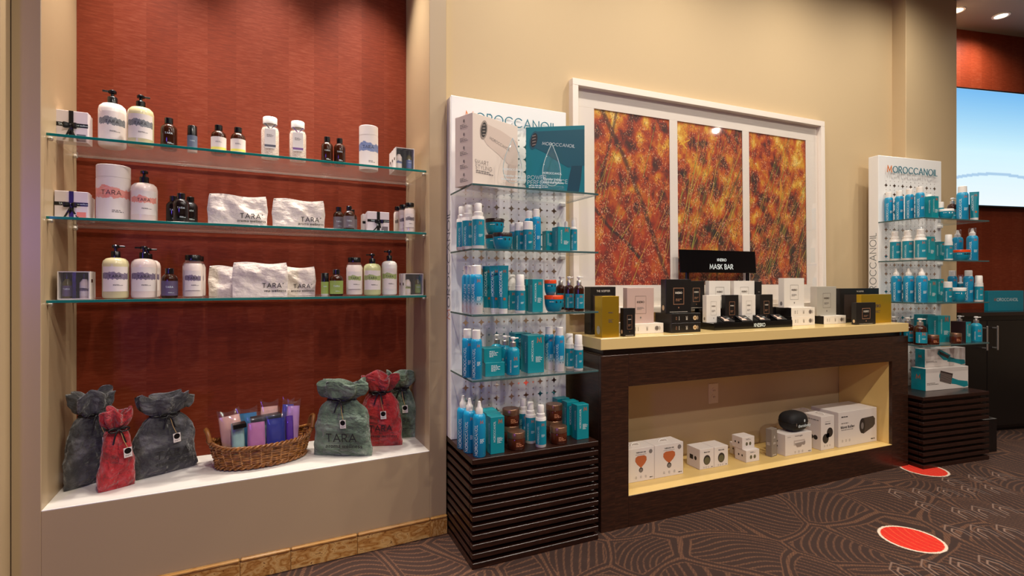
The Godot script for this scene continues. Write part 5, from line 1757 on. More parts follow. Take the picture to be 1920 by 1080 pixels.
func stand(called: String, at: Vector3, turn: float, near: bool, label: String, depth: float) -> void:
	var o := thing(called, label, "display stand", "display stands", at, turn)
	var wd := slat_wood()
	part(o, "core", bx(0.54, 0.40, depth - 0.06, 0.002), wd, Vector3(0.3, 0.012, -depth / 2))
	part(o, "top_board", bx(0.6, 0.022, depth, 0.002), wd, Vector3(0.3, 0.4196, -depth / 2))
	part(o, "bottom_board", bx(0.6, 0.024, depth, 0.002), wd, Vector3(0.3, 0.0, -depth / 2))
	for k in 10:
		var y := 0.4 - 0.0377 * k - 0.021
		part(o, "slat", bx(0.6, 0.021, 0.03, 0.0016), wd, Vector3(0.3, y, -0.0155))
		part(o, "slat", bx(0.026, 0.021, depth - 0.036, 0.0016), wd, Vector3(0.0135, y, -0.034 - (depth - 0.036) / 2))
		part(o, "slat", bx(0.026, 0.021, depth - 0.036, 0.0016), wd, Vector3(0.5865, y, -0.034 - (depth - 0.036) / 2))
	# white perforated back panel
	var pz := -0.284
	var pn := part(o, "back_panel", bx(0.597, 1.555, 0.07, 0.002), mat("panel_white", rgb8(240, 238, 234), 0.35), Vector3(0.3, 0.4418, pz - 0.035))
	var zf := 0.0355
	var mir := mat("mirror_inlay", rgb8(226, 216, 212), 0.06, 1.0)
	var v := PackedVector3Array()
	var n := PackedVector3Array()
	var ix := PackedInt32Array()
	var sm := star(0.007)
	var sa := sm.surface_get_arrays(0)
	var stuff := func(x: float, y: float, k: float) -> void:
		var b := v.size()
		for q: Vector3 in sa[Mesh.ARRAY_VERTEX]:
			v.append(Vector3(x + q.x * k, y + q.y * k, 0))
			n.append(Vector3.BACK)
		for q: int in sa[Mesh.ARRAY_INDEX]:
			ix.append(b + q)
	for j in 23:
		for i in 7:
			var x := (i - 3) * 0.0765
			var y := 0.05 + j * 0.0595
			if near:
				part(pn, "mirror_star", star(0.0165), mir, Vector3(x, y, zf))
			else:
				stuff.call(x, y, 0.0165 / 0.007)
			if i < 6:
				stuff.call(x + 0.038, y, 1.0)
				stuff.call(x + 0.038, y + 0.0298, 0.6)
			stuff.call(x, y + 0.0298, 0.55)
	var ms := part(pn, "small_mirror_stars", commit(v, n, PackedVector2Array(), ix), mir, Vector3(0, 0, zf))
	ms.set_meta("kind", "stuff")
	# raised lettering on front, printed lettering on side
	part(pn, "raised_letter", letters("MOROCCANOIL", 0.042, 0.0042, false, 0.0, 0.285, 0, 1, null, Vector2.ZERO, 0.003), mat("logo_orange", rgb8(222, 120, 40), 0.35), Vector3(0, 1.466, zf + 0.012))
	part(pn, "raised_lettering", letters("MOROCCANOIL", 0.042, 0.0042, false, 0.0, 0.285, 1, 99, null, Vector2.ZERO, 0.003), mat("logo_teal", rgb8(20, 112, 132), 0.35), Vector3(0, 1.466, zf + 0.012))
	for x in [-0.2, 0.0, 0.2]:
		part(pn, "standoff", bx(0.003, 0.003, 0.012, 0.0004), m_white(), Vector3(x, 1.46, zf + 0.006))
	part(pn, "side_letter", letters("MOROCCANOIL", 0.044, 0.0036, true, 0.0, 0.285, 0, 1), mat("logo_orange", rgb8(222, 120, 40), 0.35), Vector3(-0.2993, 0.79, -0.002), Vector3(0, -90, 0))
	part(pn, "side_lettering", letters("MOROCCANOIL", 0.044, 0.0036, true, 0.0, 0.285, 1, 99), mat("side_ink", rgb8(70, 86, 90), 0.4), Vector3(-0.2993, 0.79, -0.002), Vector3(0, -90, 0))
	for h in [0.759, 1.023, 1.290, 1.551]:
		var s := part(o, "shelf", bx(0.6, 0.0078, 0.28, 0.0008), glass("stand_glass", Color(0.86, 0.94, 0.93, 0.03)), Vector3(0.3, h - 0.008, -0.1425))
		var em := mat("stand_glass_edge", rgb8(64, 92, 92), 0.1)
		part(s, "front_edge", bx(0.6, 0.0078, 0.0016, 0.0005), em, Vector3(0, 0, 0.1412))
		part(s, "side_edge", bx(0.0016, 0.0078, 0.28, 0.0005), em, Vector3(-0.3012, 0, 0))
		part(s, "side_edge", bx(0.0016, 0.0078, 0.28, 0.0005), em, Vector3(0.3012, 0, 0))
		part(s, "clip", bx(0.03, 0.018, 0.02, 0.003), mat("milky_cap", rgb8(216, 212, 206), 0.25), Vector3(0.27, -0.018, -0.13))

func slat_wood() -> StandardMaterial3D:
	if mats.has("slat_wood"):
		return mats["slat_wood"]
	var m: StandardMaterial3D = dark_wood().duplicate()
	m.resource_name = "slat_wood"
	m.albedo_color = rgb8(206, 190, 196)
	m.roughness = 0.28
	mats["slat_wood"] = m
	return m

# ================================================================ counter
func counter() -> void:
	var L := 2.26
	var D := 0.341
	var o := thing("console_counter", "dark wood console counter with lit cream recess and cream top", "counter", "", Vector3(1.2931, 0, -2.0208))
	var dk := dark_wood()
	var cr := mat("recess_cream", rgb8(224, 190, 118), 0.4)
	var tp := mat("top_cream", rgb8(226, 196, 132), 0.22)
	part(o, "stile", bx(0.152, 0.813, 0.02, 0.0012), dk, Vector3(0.076, 0, -0.01))
	part(o, "stile", bx(0.158, 0.813, 0.02, 0.0012), dk, Vector3(L - 0.079, 0, -0.01))
	part(o, "top_rail", bx(L - 0.31, 0.151, 0.02, 0.0008), dk, Vector3(0.152 + (L - 0.31) / 2, 0.662, -0.01))
	part(o, "bottom_rail", bx(L - 0.31, 0.146, 0.02, 0.0008), dk, Vector3(0.152 + (L - 0.31) / 2, 0, -0.01))
	part(o, "side_panel", bx(0.02, 0.813, D - 0.022, 0.001), dk, Vector3(0.01, 0, -0.02 - (D - 0.022) / 2))
	part(o, "side_panel", bx(0.02, 0.813, D - 0.022, 0.001), dk, Vector3(L - 0.01, 0, -0.02 - (D - 0.022) / 2))
	part(o, "recess_floor", bx(L - 0.31, 0.02, D - 0.002, 0.0008), cr, Vector3(0.152 + (L - 0.31) / 2, 0.1285, -D / 2))
	part(o, "recess_side", bx(0.012, 0.512, D - 0.022, 0.0008), cr, Vector3(0.146, 0.1485, -0.02 - (D - 0.022) / 2))
	part(o, "recess_side", bx(0.012, 0.512, D - 0.022, 0.0008), cr, Vector3(L - 0.152, 0.1485, -0.02 - (D - 0.022) / 2))
	part(o, "recess_ceiling", bx(L - 0.31, 0.012, D - 0.062, 0.0008), cr, Vector3(0.152 + (L - 0.31) / 2, 0.662, -0.02 - (D - 0.062) / 2))
	part(o, "neck", bx(L - 0.06, 0.03, D - 0.07, 0.001), dk, Vector3(L / 2, 0.811, -0.03 - (D - 0.07) / 2))
	part(o, "countertop", bx(L + 0.004, 0.053, D - 0.032, 0.0015), tp, Vector3(L / 2, 0.84, -(D - 0.032) / 2 + 0.002))
	var w := thing("wall_outlet", "beige duplex power outlet on the wall inside the recess", "outlet", "", Vector3(2.293, 0.43, -2.361))
	part(w, "plate", bx(0.072, 0.118, 0.005, 0.0015), mat("outlet_plate", rgb8(232, 212, 178), 0.35))
	for k in 2:
		var s := part(w, "socket", lathe([V(0, 0), V(0.016, 0), V(0.016, 0.003), V(0, 0.003)], 18), mat("outlet_plate", rgb8(232, 212, 178), 0.35), Vector3(0, 0.04 + k * 0.038, 0.002), Vector3(90, 0, 0))
		for x in [-0.006, 0.006]:
			part(s, "slot", bx(0.002, 0.001, 0.008, 0.0002), m_black(), Vector3(x, 0.003, 0))

# ================================================================ picture
func picture() -> void:
	var x0 := 1.315
	var x1 := 3.205
	var y0 := 0.985
	var y1 := 2.205
	var o := thing("framed_picture", "white framed triptych of orange autumn grass photographs on cream wall", "picture", "", Vector3((x0 + x1) / 2, y0, -2.356))
	o.rotation_degrees.x = -0.6
	var wf := mat("frame_white", rgb8(238, 226, 212), 0.4)
	var w := x1 - x0
	var h := y1 - y0
	var z := 0.0235
	part(o, "frame_rail", bx(w, 0.034, 0.046, 0.0012), wf, Vector3(0, h - 0.034, z))
	part(o, "frame_rail", bx(w, 0.034, 0.046, 0.0012), wf, Vector3(0, 0, z))
	for s in [-1, 1]:
		part(o, "frame_stile", bx(0.034, h - 0.068, 0.046, 0.0012), wf, Vector3(s * (w / 2 - 0.017), 0.034, z))
	part(o, "backing", bx(w - 0.07, h - 0.07, 0.004, 0.0005), mat("mat_board", rgb8(238, 228, 216), 0.8), Vector3(0, 0.035, 0.004))
	var mb := mat("mat_board", rgb8(238, 228, 216), 0.8)
	var cxs := [-0.5485, 0.0055, 0.5575]
	var pw := 0.498
	var pt := h - 0.13
	var pb := 0.15
	var mz := 0.0125
	part(o, "mat_strip", bx(w - 0.068, h - 0.034 - pt, 0.004, 0.0006), mb, Vector3(0, pt, mz))
	part(o, "mat_strip", bx(w - 0.068, pb - 0.034, 0.004, 0.0006), mb, Vector3(0, 0.034, mz))
	var edges := [-w / 2 + 0.034]
	for c: float in cxs:
		edges.append(c - pw / 2)
		edges.append(c + pw / 2)
	edges.append(w / 2 - 0.034)
	for k in 4:
		var a: float = edges[k * 2]
		var b: float = edges[k * 2 + 1]
		part(o, "mat_strip", bx(b - a, pt - pb, 0.004, 0.0006), mb, Vector3((a + b) / 2, pb, mz))
	for k in 3:
		var ph := part(o, "photograph", bx(pw + 0.01, pt - pb + 0.01, 0.002, 0.0002), photo(k), Vector3(cxs[k], pb - 0.005, 0.008))
		ph.set_meta("label", ["photograph of dark branch over orange leaves", "photograph of green stalks in orange grass", "photograph of grass with yellow leaf and dark base"][k])
	part(o, "glazing", bx(w - 0.07, h - 0.07, 0.001, 0.0001), glass("picture_glass", Color(0.96, 0.97, 0.97, 0.008)), Vector3(0, 0.035, 0.0245))

func photo(k: int) -> StandardMaterial3D:
	var w := 400
	var h := 760
	var im := Image.create(w, h, false, Image.FORMAT_RGB8)
	var a := FastNoiseLite.new()
	a.frequency = 0.0088
	a.fractal_octaves = 3
	a.seed = 70 + k
	var b := FastNoiseLite.new()
	b.frequency = 0.03
	b.fractal_octaves = 3
	b.seed = 170 + k
	var ramp := Gradient.new()
	ramp.offsets = PackedFloat32Array([0.0, 0.24, 0.42, 0.58, 0.74, 0.88, 1.0])
	ramp.colors = PackedColorArray([rgb8(34, 18, 12), rgb8(92, 28, 10), rgb8(158, 50, 10), rgb8(190, 84, 12), rgb8(206, 128, 20), rgb8(224, 170, 50), rgb8(240, 206, 110)])
	for y in h:
		for x in w:
			var t := 0.47 + a.get_noise_2d(x, y * 0.8) * 0.7 + b.get_noise_2d(x, y * 0.6) * 0.16 + b.get_noise_2d(x * 3.1, y * 3.1 + 500.0) * 0.1
			t += 0.16 * (0.45 - float(y) / h)
			if k == 2:
				t -= 0.26 * smoothstep(0.55, 1.0, float(y) / h)
				t += 0.4 * exp(-pow((x - 300.0 - (y - 60.0) * 0.25) / 40.0, 2)) * (1.0 - smoothstep(190, 420, y))
			var c := ramp.sample(clampf(t, 0, 1))
			if k == 0:
				c = c.lerp(rgb8(168, 34, 12), 0.5 * smoothstep(310, 600, y))
			im.set_pixel(x, y, c)
	var rg := RandomNumberGenerator.new()
	rg.seed = 900 + k
	# dark blurred branches
	var br := []
	if k == 0:
		br = [[V(30, -5), V(120, 150), V(200, 320), V(260, 470), V(330, 640), 11.0], [V(95, -5), V(60, 140), V(5, 300), V(-20, 340), V(-40, 380), 7.0], [V(-5, 330), V(60, 400), V(130, 450), V(160, 480), V(200, 520), 7.0]]
	elif k == 1:
		br = [[V(330, 120), V(250, 260), V(200, 430), V(190, 520), V(180, 620), 6.0]]
	else:
		br = [[V(-5, 520), V(40, 560), V(60, 620), V(80, 640), V(90, 660), 16.0], [V(330, 300), V(280, 420), V(250, 520), V(240, 600), V(235, 640), 9.0]]
	for s: Array in br:
		for i in 4:
			for t in 60:
				stamp(im, (s[i] as Vector2).lerp(s[i + 1], t / 60.0) * 1.26, (s[5] as float) * 1.2, rgb8(40, 20, 20), 0.2)
	# grass blades
	var nb: int = [44, 110, 96][k]
	for i in nb:
		var p := V(rg.randf_range(-20, w), rg.randf_range(h * 0.35, h + 30))
		var an := deg_to_rad(rg.randf_range(-80, -55))
		var ln := rg.randf_range(120, 520) * (0.6 if k == 0 else 1.0)
		var bend := rg.randf_range(-0.25, 0.25)
		var c: Color = [rgb8(182, 172, 62), rgb8(136, 150, 60), rgb8(214, 172, 66), rgb8(122, 128, 48)][rg.randi() % 4]
		var wd := rg.randf_range(0.9, 2.2)
		for t in int(ln):
			var u := t / ln
			var dir := V(cos(an + bend * u), sin(an + bend * u))
			stamp(im, p, wd * (1.0 - 0.5 * u), c, 0.85)
			p += dir
	# seed heads: many small bright and dark specks
	for i in 9500:
		var p := V(rg.randf_range(0, w), pow(rg.randf(), 0.75) * h)
		if b.get_noise_2d(p.x * 0.5 + 300, p.y * 0.5) < -0.12:
			continue
		var c: Color = [rgb8(236, 160, 100), rgb8(206, 90, 44), rgb8(130, 30, 14), rgb8(246, 214, 176), rgb8(74, 20, 10), rgb8(226, 120, 66)][rg.randi() % 6]
		var dir := V(rg.randf_range(-1, 1), -1).normalized()
		for t in 5:
			stamp(im, p + dir * t, 1.25, c, 0.9)
	for i in [0, 1, 2, 3]:
		var p := V(rg.randf_range(30, w - 30), rg.randf_range(60, h - 60))
		stamp(im, p, 6.0, rgb8(240, 226, 206), 0.7)
	if k == 1:
		for t in 50:
			stamp(im, V(20 + t * 1.2, 110 - t * 0.6), 4.0, rgb8(226, 176, 40), 0.5)
			stamp(im, V(10 + t * 1.0, 80 + t * 0.9), 4.0, rgb8(232, 186, 50), 0.5)
	elif k == 2:
		for t in 120:
			stamp(im, V(215 + sin(t * 0.03) * 6, 215 + t), 7.0 * sin(PI * t / 120.0) + 1.0, rgb8(214, 148, 40), 0.5)
	var m := mat("photo_%d" % k, Color.WHITE, 0.6)
	m.albedo_texture = ImageTexture.create_from_image(im)
	return m

func stamp(im: Image, p: Vector2, r: float, c: Color, a: float) -> void:
	var x0 := maxi(0, int(p.x - r - 1))
	var x1 := mini(im.get_width() - 1, int(p.x + r + 1))
	var y0 := maxi(0, int(p.y - r - 1))
	var y1 := mini(im.get_height() - 1, int(p.y + r + 1))
	for y in range(y0, y1 + 1):
		for x in range(x0, x1 + 1):
			var k := clampf(1.2 - V(x, y).distance_to(p) / maxf(r, 0.6), 0, 1) * a
			if k > 0.0:
				im.set_pixel(x, y, im.get_pixel(x, y).lerp(c, k))

# ================================================================ far side of the shop
func far_room() -> void:
	var turn := -10.8
	var org := Vector3(5.6241, 0, -2.4196)
	var wall := struct("wall_far", bx(4.0, 3.26, 0.2, 0.001), red_wood(), org + Vector3(0.6, 0, -0.1).rotated(Vector3.UP, deg_to_rad(turn)), turn, "red brown wood veneer wall behind the dark cabinet", "wall")
	# dark cabinet: front plane passes (4.956, -2.183)
	var cb := Vector3(4.956, 0, -2.183)
	var o := thing("wall_cabinet", "long black cabinet with bar handles below the screen", "cabinet", "", cb, turn)
	var bk := mat("cabinet_black", rgb8(17, 14, 13), 0.3)
	part(o, "body", bx(2.6, 0.86, 0.31, 0.002), bk, Vector3(0.96, 0.03, -0.175))
	part(o, "plinth", bx(2.56, 0.03, 0.27, 0.001), bk, Vector3(0.96, 0, -0.19))
	part(o, "worktop", bx(2.66, 0.03, 0.345, 0.002), mat("cabinet_top", rgb8(34, 22, 20), 0.12), Vector3(0.96, 0.89, -0.167))
	for k in 6:
		var d := part(o, "door", bx(0.425, 0.80, 0.018, 0.0015), bk, Vector3(-0.12 + 0.43 * k - 0.215 + 0.0, 0.055, -0.009))
		var sx: float = 0.165 if k % 2 == 0 else -0.165
		var hd := part(d, "handle", bx(0.011, 0.185, 0.011, 0.003), m_silver(), Vector3(sx, 0.58, 0.045))
		for y in [0.012, 0.162]:
			part(hd, "handle_post", bx(0.01, 0.01, 0.036, 0.002), m_silver(), Vector3(0, y, -0.018))
	var sg := thing("shelf_sign", "teal lettered sign block standing on the black cabinet", "sign", "", cb + Vector3(0.22, 0.9202, -0.12).rotated(Vector3.UP, deg_to_rad(turn)), turn)
	part(sg, "block", bx(0.36, 0.16, 0.03, 0.001), mat("sign_teal", rgb8(10, 122, 142), 0.35))
	part(sg, "lettering", letters("MOROCCANOIL", 0.022, 0.003, false, 0.0, 0.26, 1, 99), m_print(), Vector3(0.0, 0.09, 0.0158))
	part(sg, "emblem", letters("MOROCCANOIL", 0.022, 0.003, false, 0.0, 0.26, 0, 1), m_orange(), Vector3(0.0, 0.09, 0.0158))
	# wall screen
	var tv := thing("wall_screen", "large flat wall screen showing a pale blue sky", "screen", "", org + Vector3(0.15, 1.785, 0.0).rotated(Vector3.UP, deg_to_rad(turn)), turn)
	part(tv, "casing", bx(1.76, 0.985, 0.05, 0.004), m_black(), Vector3(0, -0.012, 0.027))
	var im := Image.create(256, 128, false, Image.FORMAT_RGB8)
	for y in 128:
		for x in 256:
			var t := y / 127.0
			var c := rgb8(120, 186, 238).lerp(rgb8(206, 240, 250), clampf(t * 1.9, 0, 1)).lerp(rgb8(236, 246, 252), clampf((t - 0.5) * 2.0, 0, 1))
			var cl := 94.0 - 12.0 * sin((x + 20) * 0.016)
			if absf(y - cl - 10) < 1.6:
				c = c.lerp(rgb8(150, 186, 222), 0.7)
			im.set_pixel(x, y, c)
	var sm := mat("screen_picture", Color.BLACK, 0.2)
	var tx := ImageTexture.create_from_image(im)
	sm.emission_enabled = true
	sm.emission_texture = tx
	sm.emission = Color.WHITE
	sm.emission_operator = BaseMaterial3D.EMISSION_OP_MULTIPLY
	sm.emission_energy_multiplier = 0.86
	var pic := bx(1.73, 0.955, 0.002, 0.0002)
	part(tv, "screen", pic, sm, Vector3(0, 0.003, 0.053))
	var l := AreaLight3D.new()
	l.name = "screen_light"
	tv.add_child(l)
	l.position = Vector3(0, 0.48, 0.06)
	l.rotation_degrees = Vector3(0, 180, 0)
	l.area_size = Vector2(1.7, 0.93)
	l.light_color = rgb8(206, 232, 250)
	l.light_energy = 0.6
	l.area_range = 8.0
	l.shadow_enabled = true
	# black bin on the carpet
	var bn := thing("waste_bin", "small black square bin standing beside the slatted plinth", "bin", "", Vector3(4.335, 0, -2.02), -8)
	part(bn, "bin_body", bx(0.13, 0.222, 0.13, 0.003), mat("bin_black", rgb8(16, 13, 13), 0.25))
	part(bn, "bin_rim", frame_poly(0.13, 0.13, 0.012), m_silver(), Vector3(0, 0.2235, 0), Vector3(-90, 0, 0))

# kind, measures, x, y, z, turn, name, label, category, group
var ROWS := [
	["mousse",[0.0265,0.228],0.6947,0.4416,-1.9986,-14.001,"mousse_bottle","blue mousse bottle with clear cap, front of three, plinth, stand beside niche","bottle","blue mousse bottle with clear cap row"],
	["mousse",[0.0265,0.228],0.6739,0.4416,-2.0631,-13.1924,"mousse_bottle","blue mousse bottle with clear cap, middle of three, plinth, stand beside niche","bottle","blue mousse bottle with clear cap row"],
	["mousse",[0.0265,0.228],0.6644,0.4416,-2.1229,-12.6587,"mousse_bottle","blue mousse bottle with clear cap, back of three, plinth, stand beside niche","bottle","blue mousse bottle with clear cap row"],
	["carton",[0.062,0.153,0.05],0.7723,0.4416,-2.0187,1.5,"product_carton","tall teal carton beside mousse bottles, front of three, plinth, stand beside niche","carton","cartons beside mousse bottles"],
	["carton",[0.063,0.153,0.05],0.7775,0.4416,-2.0758,1.5,"product_carton","tall teal carton beside mousse bottles, middle of three, plinth, stand beside niche","carton","cartons beside mousse bottles"],
	["carton",[0.065,0.153,0.05],0.781,0.4416,-2.1309,1.5,"product_carton","tall teal carton beside mousse bottles, back of three, plinth, stand beside niche","carton","cartons beside mousse bottles"],
	["amber_jar",[0.0385,0.074],0.8718,0.4416,-2.0283,-17.0697,"amber_jar","single amber jar with metal lid beside teal cartons on plinth, stand beside niche","jar","amber jars on plinth"],
	["amber_jar",[0.0385,0.074],0.8869,0.4416,-2.1237,-16.6247,"amber_jar","bottom amber jar of rear stack beside teal cartons on plinth, stand beside niche","jar","amber jars on plinth"],
	["amber_jar",[0.0385,0.074],0.8869,0.5158,-2.1237,-16.6247,"amber_jar","top amber jar of rear stack beside teal cartons on plinth, stand beside niche","jar","amber jars on plinth"],
	["amber_jar",[0.0385,0.074],1.0763,0.4416,-2.0286,-20.586,"amber_jar","single amber jar with metal lid beside white lotion bottles on plinth, stand beside niche","jar","amber jars on plinth"],
	["amber_jar",[0.0385,0.074],1.1048,0.4416,-2.1244,-20.2325,"amber_jar","bottom amber jar of rear stack beside white lotion bottles on plinth, stand beside niche","jar","amber jars on plinth"],
	["amber_jar",[0.0385,0.074],1.1048,0.5158,-2.1244,-20.2325,"amber_jar","top amber jar of rear stack beside white lotion bottles on plinth, stand beside niche","jar","amber jars on plinth"],
	["lotion",[0.0235,0.187],0.9808,0.4416,-2.0111,-19.1234,"lotion_bottle","white lotion bottle under clear cap, front of three, plinth, stand beside niche","bottle","white lotion bottle under clear cap row"],
	["lotion",[0.0235,0.187],0.9614,0.4416,-2.0756,-18.2645,"lotion_bottle","white lotion bottle under clear cap, middle of three, plinth, stand beside niche","bottle","white lotion bottle under clear cap row"],
	["lotion",[0.0235,0.187],0.9601,0.4416,-2.1506,-17.6673,"lotion_bottle","white lotion bottle under clear cap, back of three, plinth, stand beside niche","bottle","white lotion bottle under clear cap row"],
	["carton",[0.062,0.156,0.05],1.2,0.4416,-2.0519,1.5,"product_carton","tall teal carton beside amber jars, front of three, plinth, stand beside niche","carton","cartons beside amber jars"],
	["carton",[0.064,0.156,0.05],1.188,0.4416,-2.1216,1.5,"product_carton","tall teal carton beside amber jars, middle of three, plinth, stand beside niche","carton","cartons beside amber jars"],
	["carton",[0.067,0.156,0.05],1.1766,0.4416,-2.1913,1.5,"product_carton","tall teal carton beside amber jars, back of three, plinth, stand beside niche","carton","cartons beside amber jars"],
	["hair",[0.0225,0.2],0.6822,0.759,-1.9983,-13.763,"hairspray_can","blue hairspray can with white cap, front of two, fourth shelf, stand beside niche","can","blue hairspray can with white cap row"],
	["hair",[0.0225,0.2],0.6595,0.759,-2.0477,-13.0144,"hairspray_can","blue hairspray can with white cap, back of two, fourth shelf, stand beside niche","can","blue hairspray can with white cap row"],
	["lowcarton",[0.088,0.058,0.07],0.7695,0.759,-2.0506,1.5,"product_carton","low teal carton under another one, fourth shelf, stand beside niche","carton","low cartons"],
	["lowcarton",[0.079,0.058,0.07],0.764,0.8172,-2.0624,1.5,"product_carton","low teal carton stacked on another one, fourth shelf, stand beside niche","carton","low cartons"],
	["pump",[0.029,0.16,"teal"],0.857,0.759,-2.0279,-16.8067,"pump_bottle","rounded teal pump bottle with silver collar, front of three, fourth shelf, stand beside niche","bottle","rounded teal pump bottle with silver collar row"],
	["pump",[0.029,0.16,"teal"],0.8469,0.759,-2.0926,-16.1492,"pump_bottle","rounded teal pump bottle with silver collar, middle of three, fourth shelf, stand beside niche","bottle","rounded teal pump bottle with silver collar row"],
	["pump",[0.029,0.16,"teal"],0.8335,0.759,-2.1573,-15.4681,"pump_bottle","rounded teal pump bottle with silver collar, back of three, fourth shelf, stand beside niche","bottle","rounded teal pump bottle with silver collar row"],
	["carton",[0.079,0.163,0.07],0.9617,0.759,-2.0556,1.5,"product_carton","wide teal carton, front one of two, fourth shelf, stand beside niche","carton","wide teal cartons"],
	["carton",[0.079,0.163,0.07],0.9459,0.759,-2.1552,1.5,"product_carton","wide teal carton, back one of two, fourth shelf, stand beside niche","carton","wide teal cartons"],
	["dry",[0.0225,0.195],1.0787,0.759,-2.0237,-20.6689,"dry_shampoo_can","blue to white dry shampoo can, front of two, fourth shelf, stand beside niche","can","blue to white dry shampoo can row"],
	["dry",[0.0225,0.195],1.0577,0.759,-2.0831,-19.814,"dry_shampoo_can","blue to white dry shampoo can, back of two, fourth shelf, stand beside niche","can","blue to white dry shampoo can row"],
	["foam",[0.0205,0.158],1.1712,0.759,-2.0161,-22.2396,"foam_bottle","white foam bottle with teal label, front of two, fourth shelf, stand beside niche","bottle","white foam bottle with teal label row"],
	["foam",[0.0205,0.158],1.1583,0.759,-2.0758,-21.4972,"foam_bottle","white foam bottle with teal label, back of two, fourth shelf, stand beside niche","bottle","white foam bottle with teal label row"],
	["dry",[0.0275,0.2],0.683,1.023,-2.0033,-13.7447,"dry_shampoo_can","stout blue to white dry shampoo can, front of three, third shelf, stand beside niche","can","stout blue to white dry shampoo can row"],
	["dry",[0.0275,0.2],0.6875,1.023,-2.0685,-13.4145,"dry_shampoo_can","stout blue to white dry shampoo can, middle of three, third shelf, stand beside niche","can","stout blue to white dry shampoo can row"],
	["dry",[0.0275,0.2],0.6904,1.023,-2.1335,-13.074,"dry_shampoo_can","stout blue to white dry shampoo can, back of three, third shelf, stand beside niche","can","stout blue to white dry shampoo can row"],
	["tube",[0.046,0.2],0.8027,1.023,-2.0064,-15.9785,"cream_tube","teal cream tube standing on its cap, front of three, third shelf, stand beside niche","tube","teal cream tube standing on its cap row"],
	["tube",[0.046,0.2],0.7842,1.023,-2.056,-15.2828,"cream_tube","teal cream tube standing on its cap, middle of three, third shelf, stand beside niche","tube","teal cream tube standing on its cap row"],
	["tube",[0.046,0.2],0.7709,1.023,-2.1056,-14.7054,"cream_tube","teal cream tube standing on its cap, back of three, third shelf, stand beside niche","tube","teal cream tube standing on its cap row"],
	["foam",[0.0215,0.163],0.8863,1.023,-2.0186,-17.4029,"foam_bottle","white foam bottle with tall cap, front of two, third shelf, stand beside niche","bottle","white foam bottle with tall cap row"],
	["foam",[0.0215,0.163],0.8708,1.023,-2.0783,-16.6747,"foam_bottle","white foam bottle with tall cap, back of two, third shelf, stand beside niche","bottle","white foam bottle with tall cap row"],
	["carton",[0.051,0.143,0.045],0.9706,1.023,-2.0434,1.5,"product_carton","tall teal carton, front one of two, third shelf, stand beside niche","carton","tall cartons on third shelf"],
	["carton",[0.052,0.143,0.045],0.9768,1.023,-2.1235,1.5,"product_carton","tall teal carton, back one of two, third shelf, stand beside niche","carton","tall cartons on third shelf"],
	["jar",[0.042,0.072,"orange"],1.0581,1.023,-2.0381,-20.2016,"mask_jar","large teal jar with orange lid, third shelf, stand beside niche","jar","orange lidded jars"],
	["jar",[0.027,0.068,"orange"],1.0458,1.0952,-2.0478,-19.9141,"mask_jar","small teal jar with orange lid stacked on larger jar, third shelf, stand beside niche","jar","orange lidded jars"],
	["pump",[0.0235,0.157,"amber"],1.1795,1.023,-2.0263,-22.2774,"pump_bottle","amber pump bottle with teal label, front of three, third shelf, stand beside niche","bottle","amber pump bottle with teal label row"],
	["pump",[0.0235,0.157,"amber"],1.1669,1.023,-2.096,-21.4538,"pump_bottle","amber pump bottle with teal label, middle of three, third shelf, stand beside niche","bottle","amber pump bottle with teal label row"],
	["pump",[0.0235,0.157,"amber"],1.1607,1.023,-2.1659,-20.7649,"pump_bottle","amber pump bottle with teal label, back of three, third shelf, stand beside niche","bottle","amber pump bottle with teal label row"],
	["lotion",[0.0255,0.195],0.6914,1.29,-2.0035,-13.9047,"lotion_bottle","white lotion bottle under clear cap, front of three, second shelf, stand beside niche","bottle","white lotion bottle under clear cap row"],
	["lotion",[0.0255,0.195],0.6676,1.29,-2.0629,-13.074,"lotion_bottle","white lotion bottle under clear cap, middle of three, second shelf, stand beside niche","bottle","white lotion bottle under clear cap row"],
	["lotion",[0.0255,0.195],0.661,1.29,-2.1228,-12.5959,"lotion_bottle","white lotion bottle under clear cap, back of three, second shelf, stand beside niche","bottle","white lotion bottle under clear cap row"],
	["jar",[0.041,0.07,"brown"],0.8044,1.29,-2.0165,-15.9357,"mask_jar","single teal jar with brown lid, second shelf, stand beside niche","jar","brown lidded jars"],
	["jar",[0.041,0.07,"brown"],0.8073,1.29,-2.1166,-15.2828,"mask_jar","lower teal jar of brown lidded stack, second shelf, stand beside niche","jar","brown lidded jars"],
	["jar",[0.041,0.07,"brown"],0.8073,1.3602,-2.1166,-15.2828,"mask_jar","upper teal jar of brown lidded stack, second shelf, stand beside niche","jar","brown lidded jars"],
	["whitecap",[0.0225,0.124],0.9236,1.29,-2.0196,-18.0559,"serum_bottle","short teal bottle with white cap, front of three, second shelf, stand beside niche","bottle","short teal bottle with white cap row"],
	["whitecap",[0.0225,0.124],0.9076,1.29,-2.0742,-17.3494,"serum_bottle","short teal bottle with white cap, middle of three, second shelf, stand beside niche","bottle","short teal bottle with white cap row"],
	["whitecap",[0.0225,0.124],0.9065,1.29,-2.1292,-16.921,"serum_bottle","short teal bottle with white cap, back of three, second shelf, stand beside niche","bottle","short teal bottle with white cap row"],
	["hair",[0.02,0.183],0.9766,1.29,-2.046,-18.7617,"hairspray_can","slim blue hairspray can with white cap, front of two, second shelf, stand beside niche","can","slim blue hairspray can with white cap row"],
	["hair",[0.02,0.183],0.9681,1.29,-2.1058,-18.1415,"hairspray_can","slim blue hairspray can with white cap, back of two, second shelf, stand beside niche","can","slim blue hairspray can with white cap row"],
	["carton",[0.034,0.096,0.04],1.0646,1.29,-2.1133,1.5,"product_carton","narrow teal carton behind the wide one, second shelf, stand beside niche","carton","cartons on second shelf"],
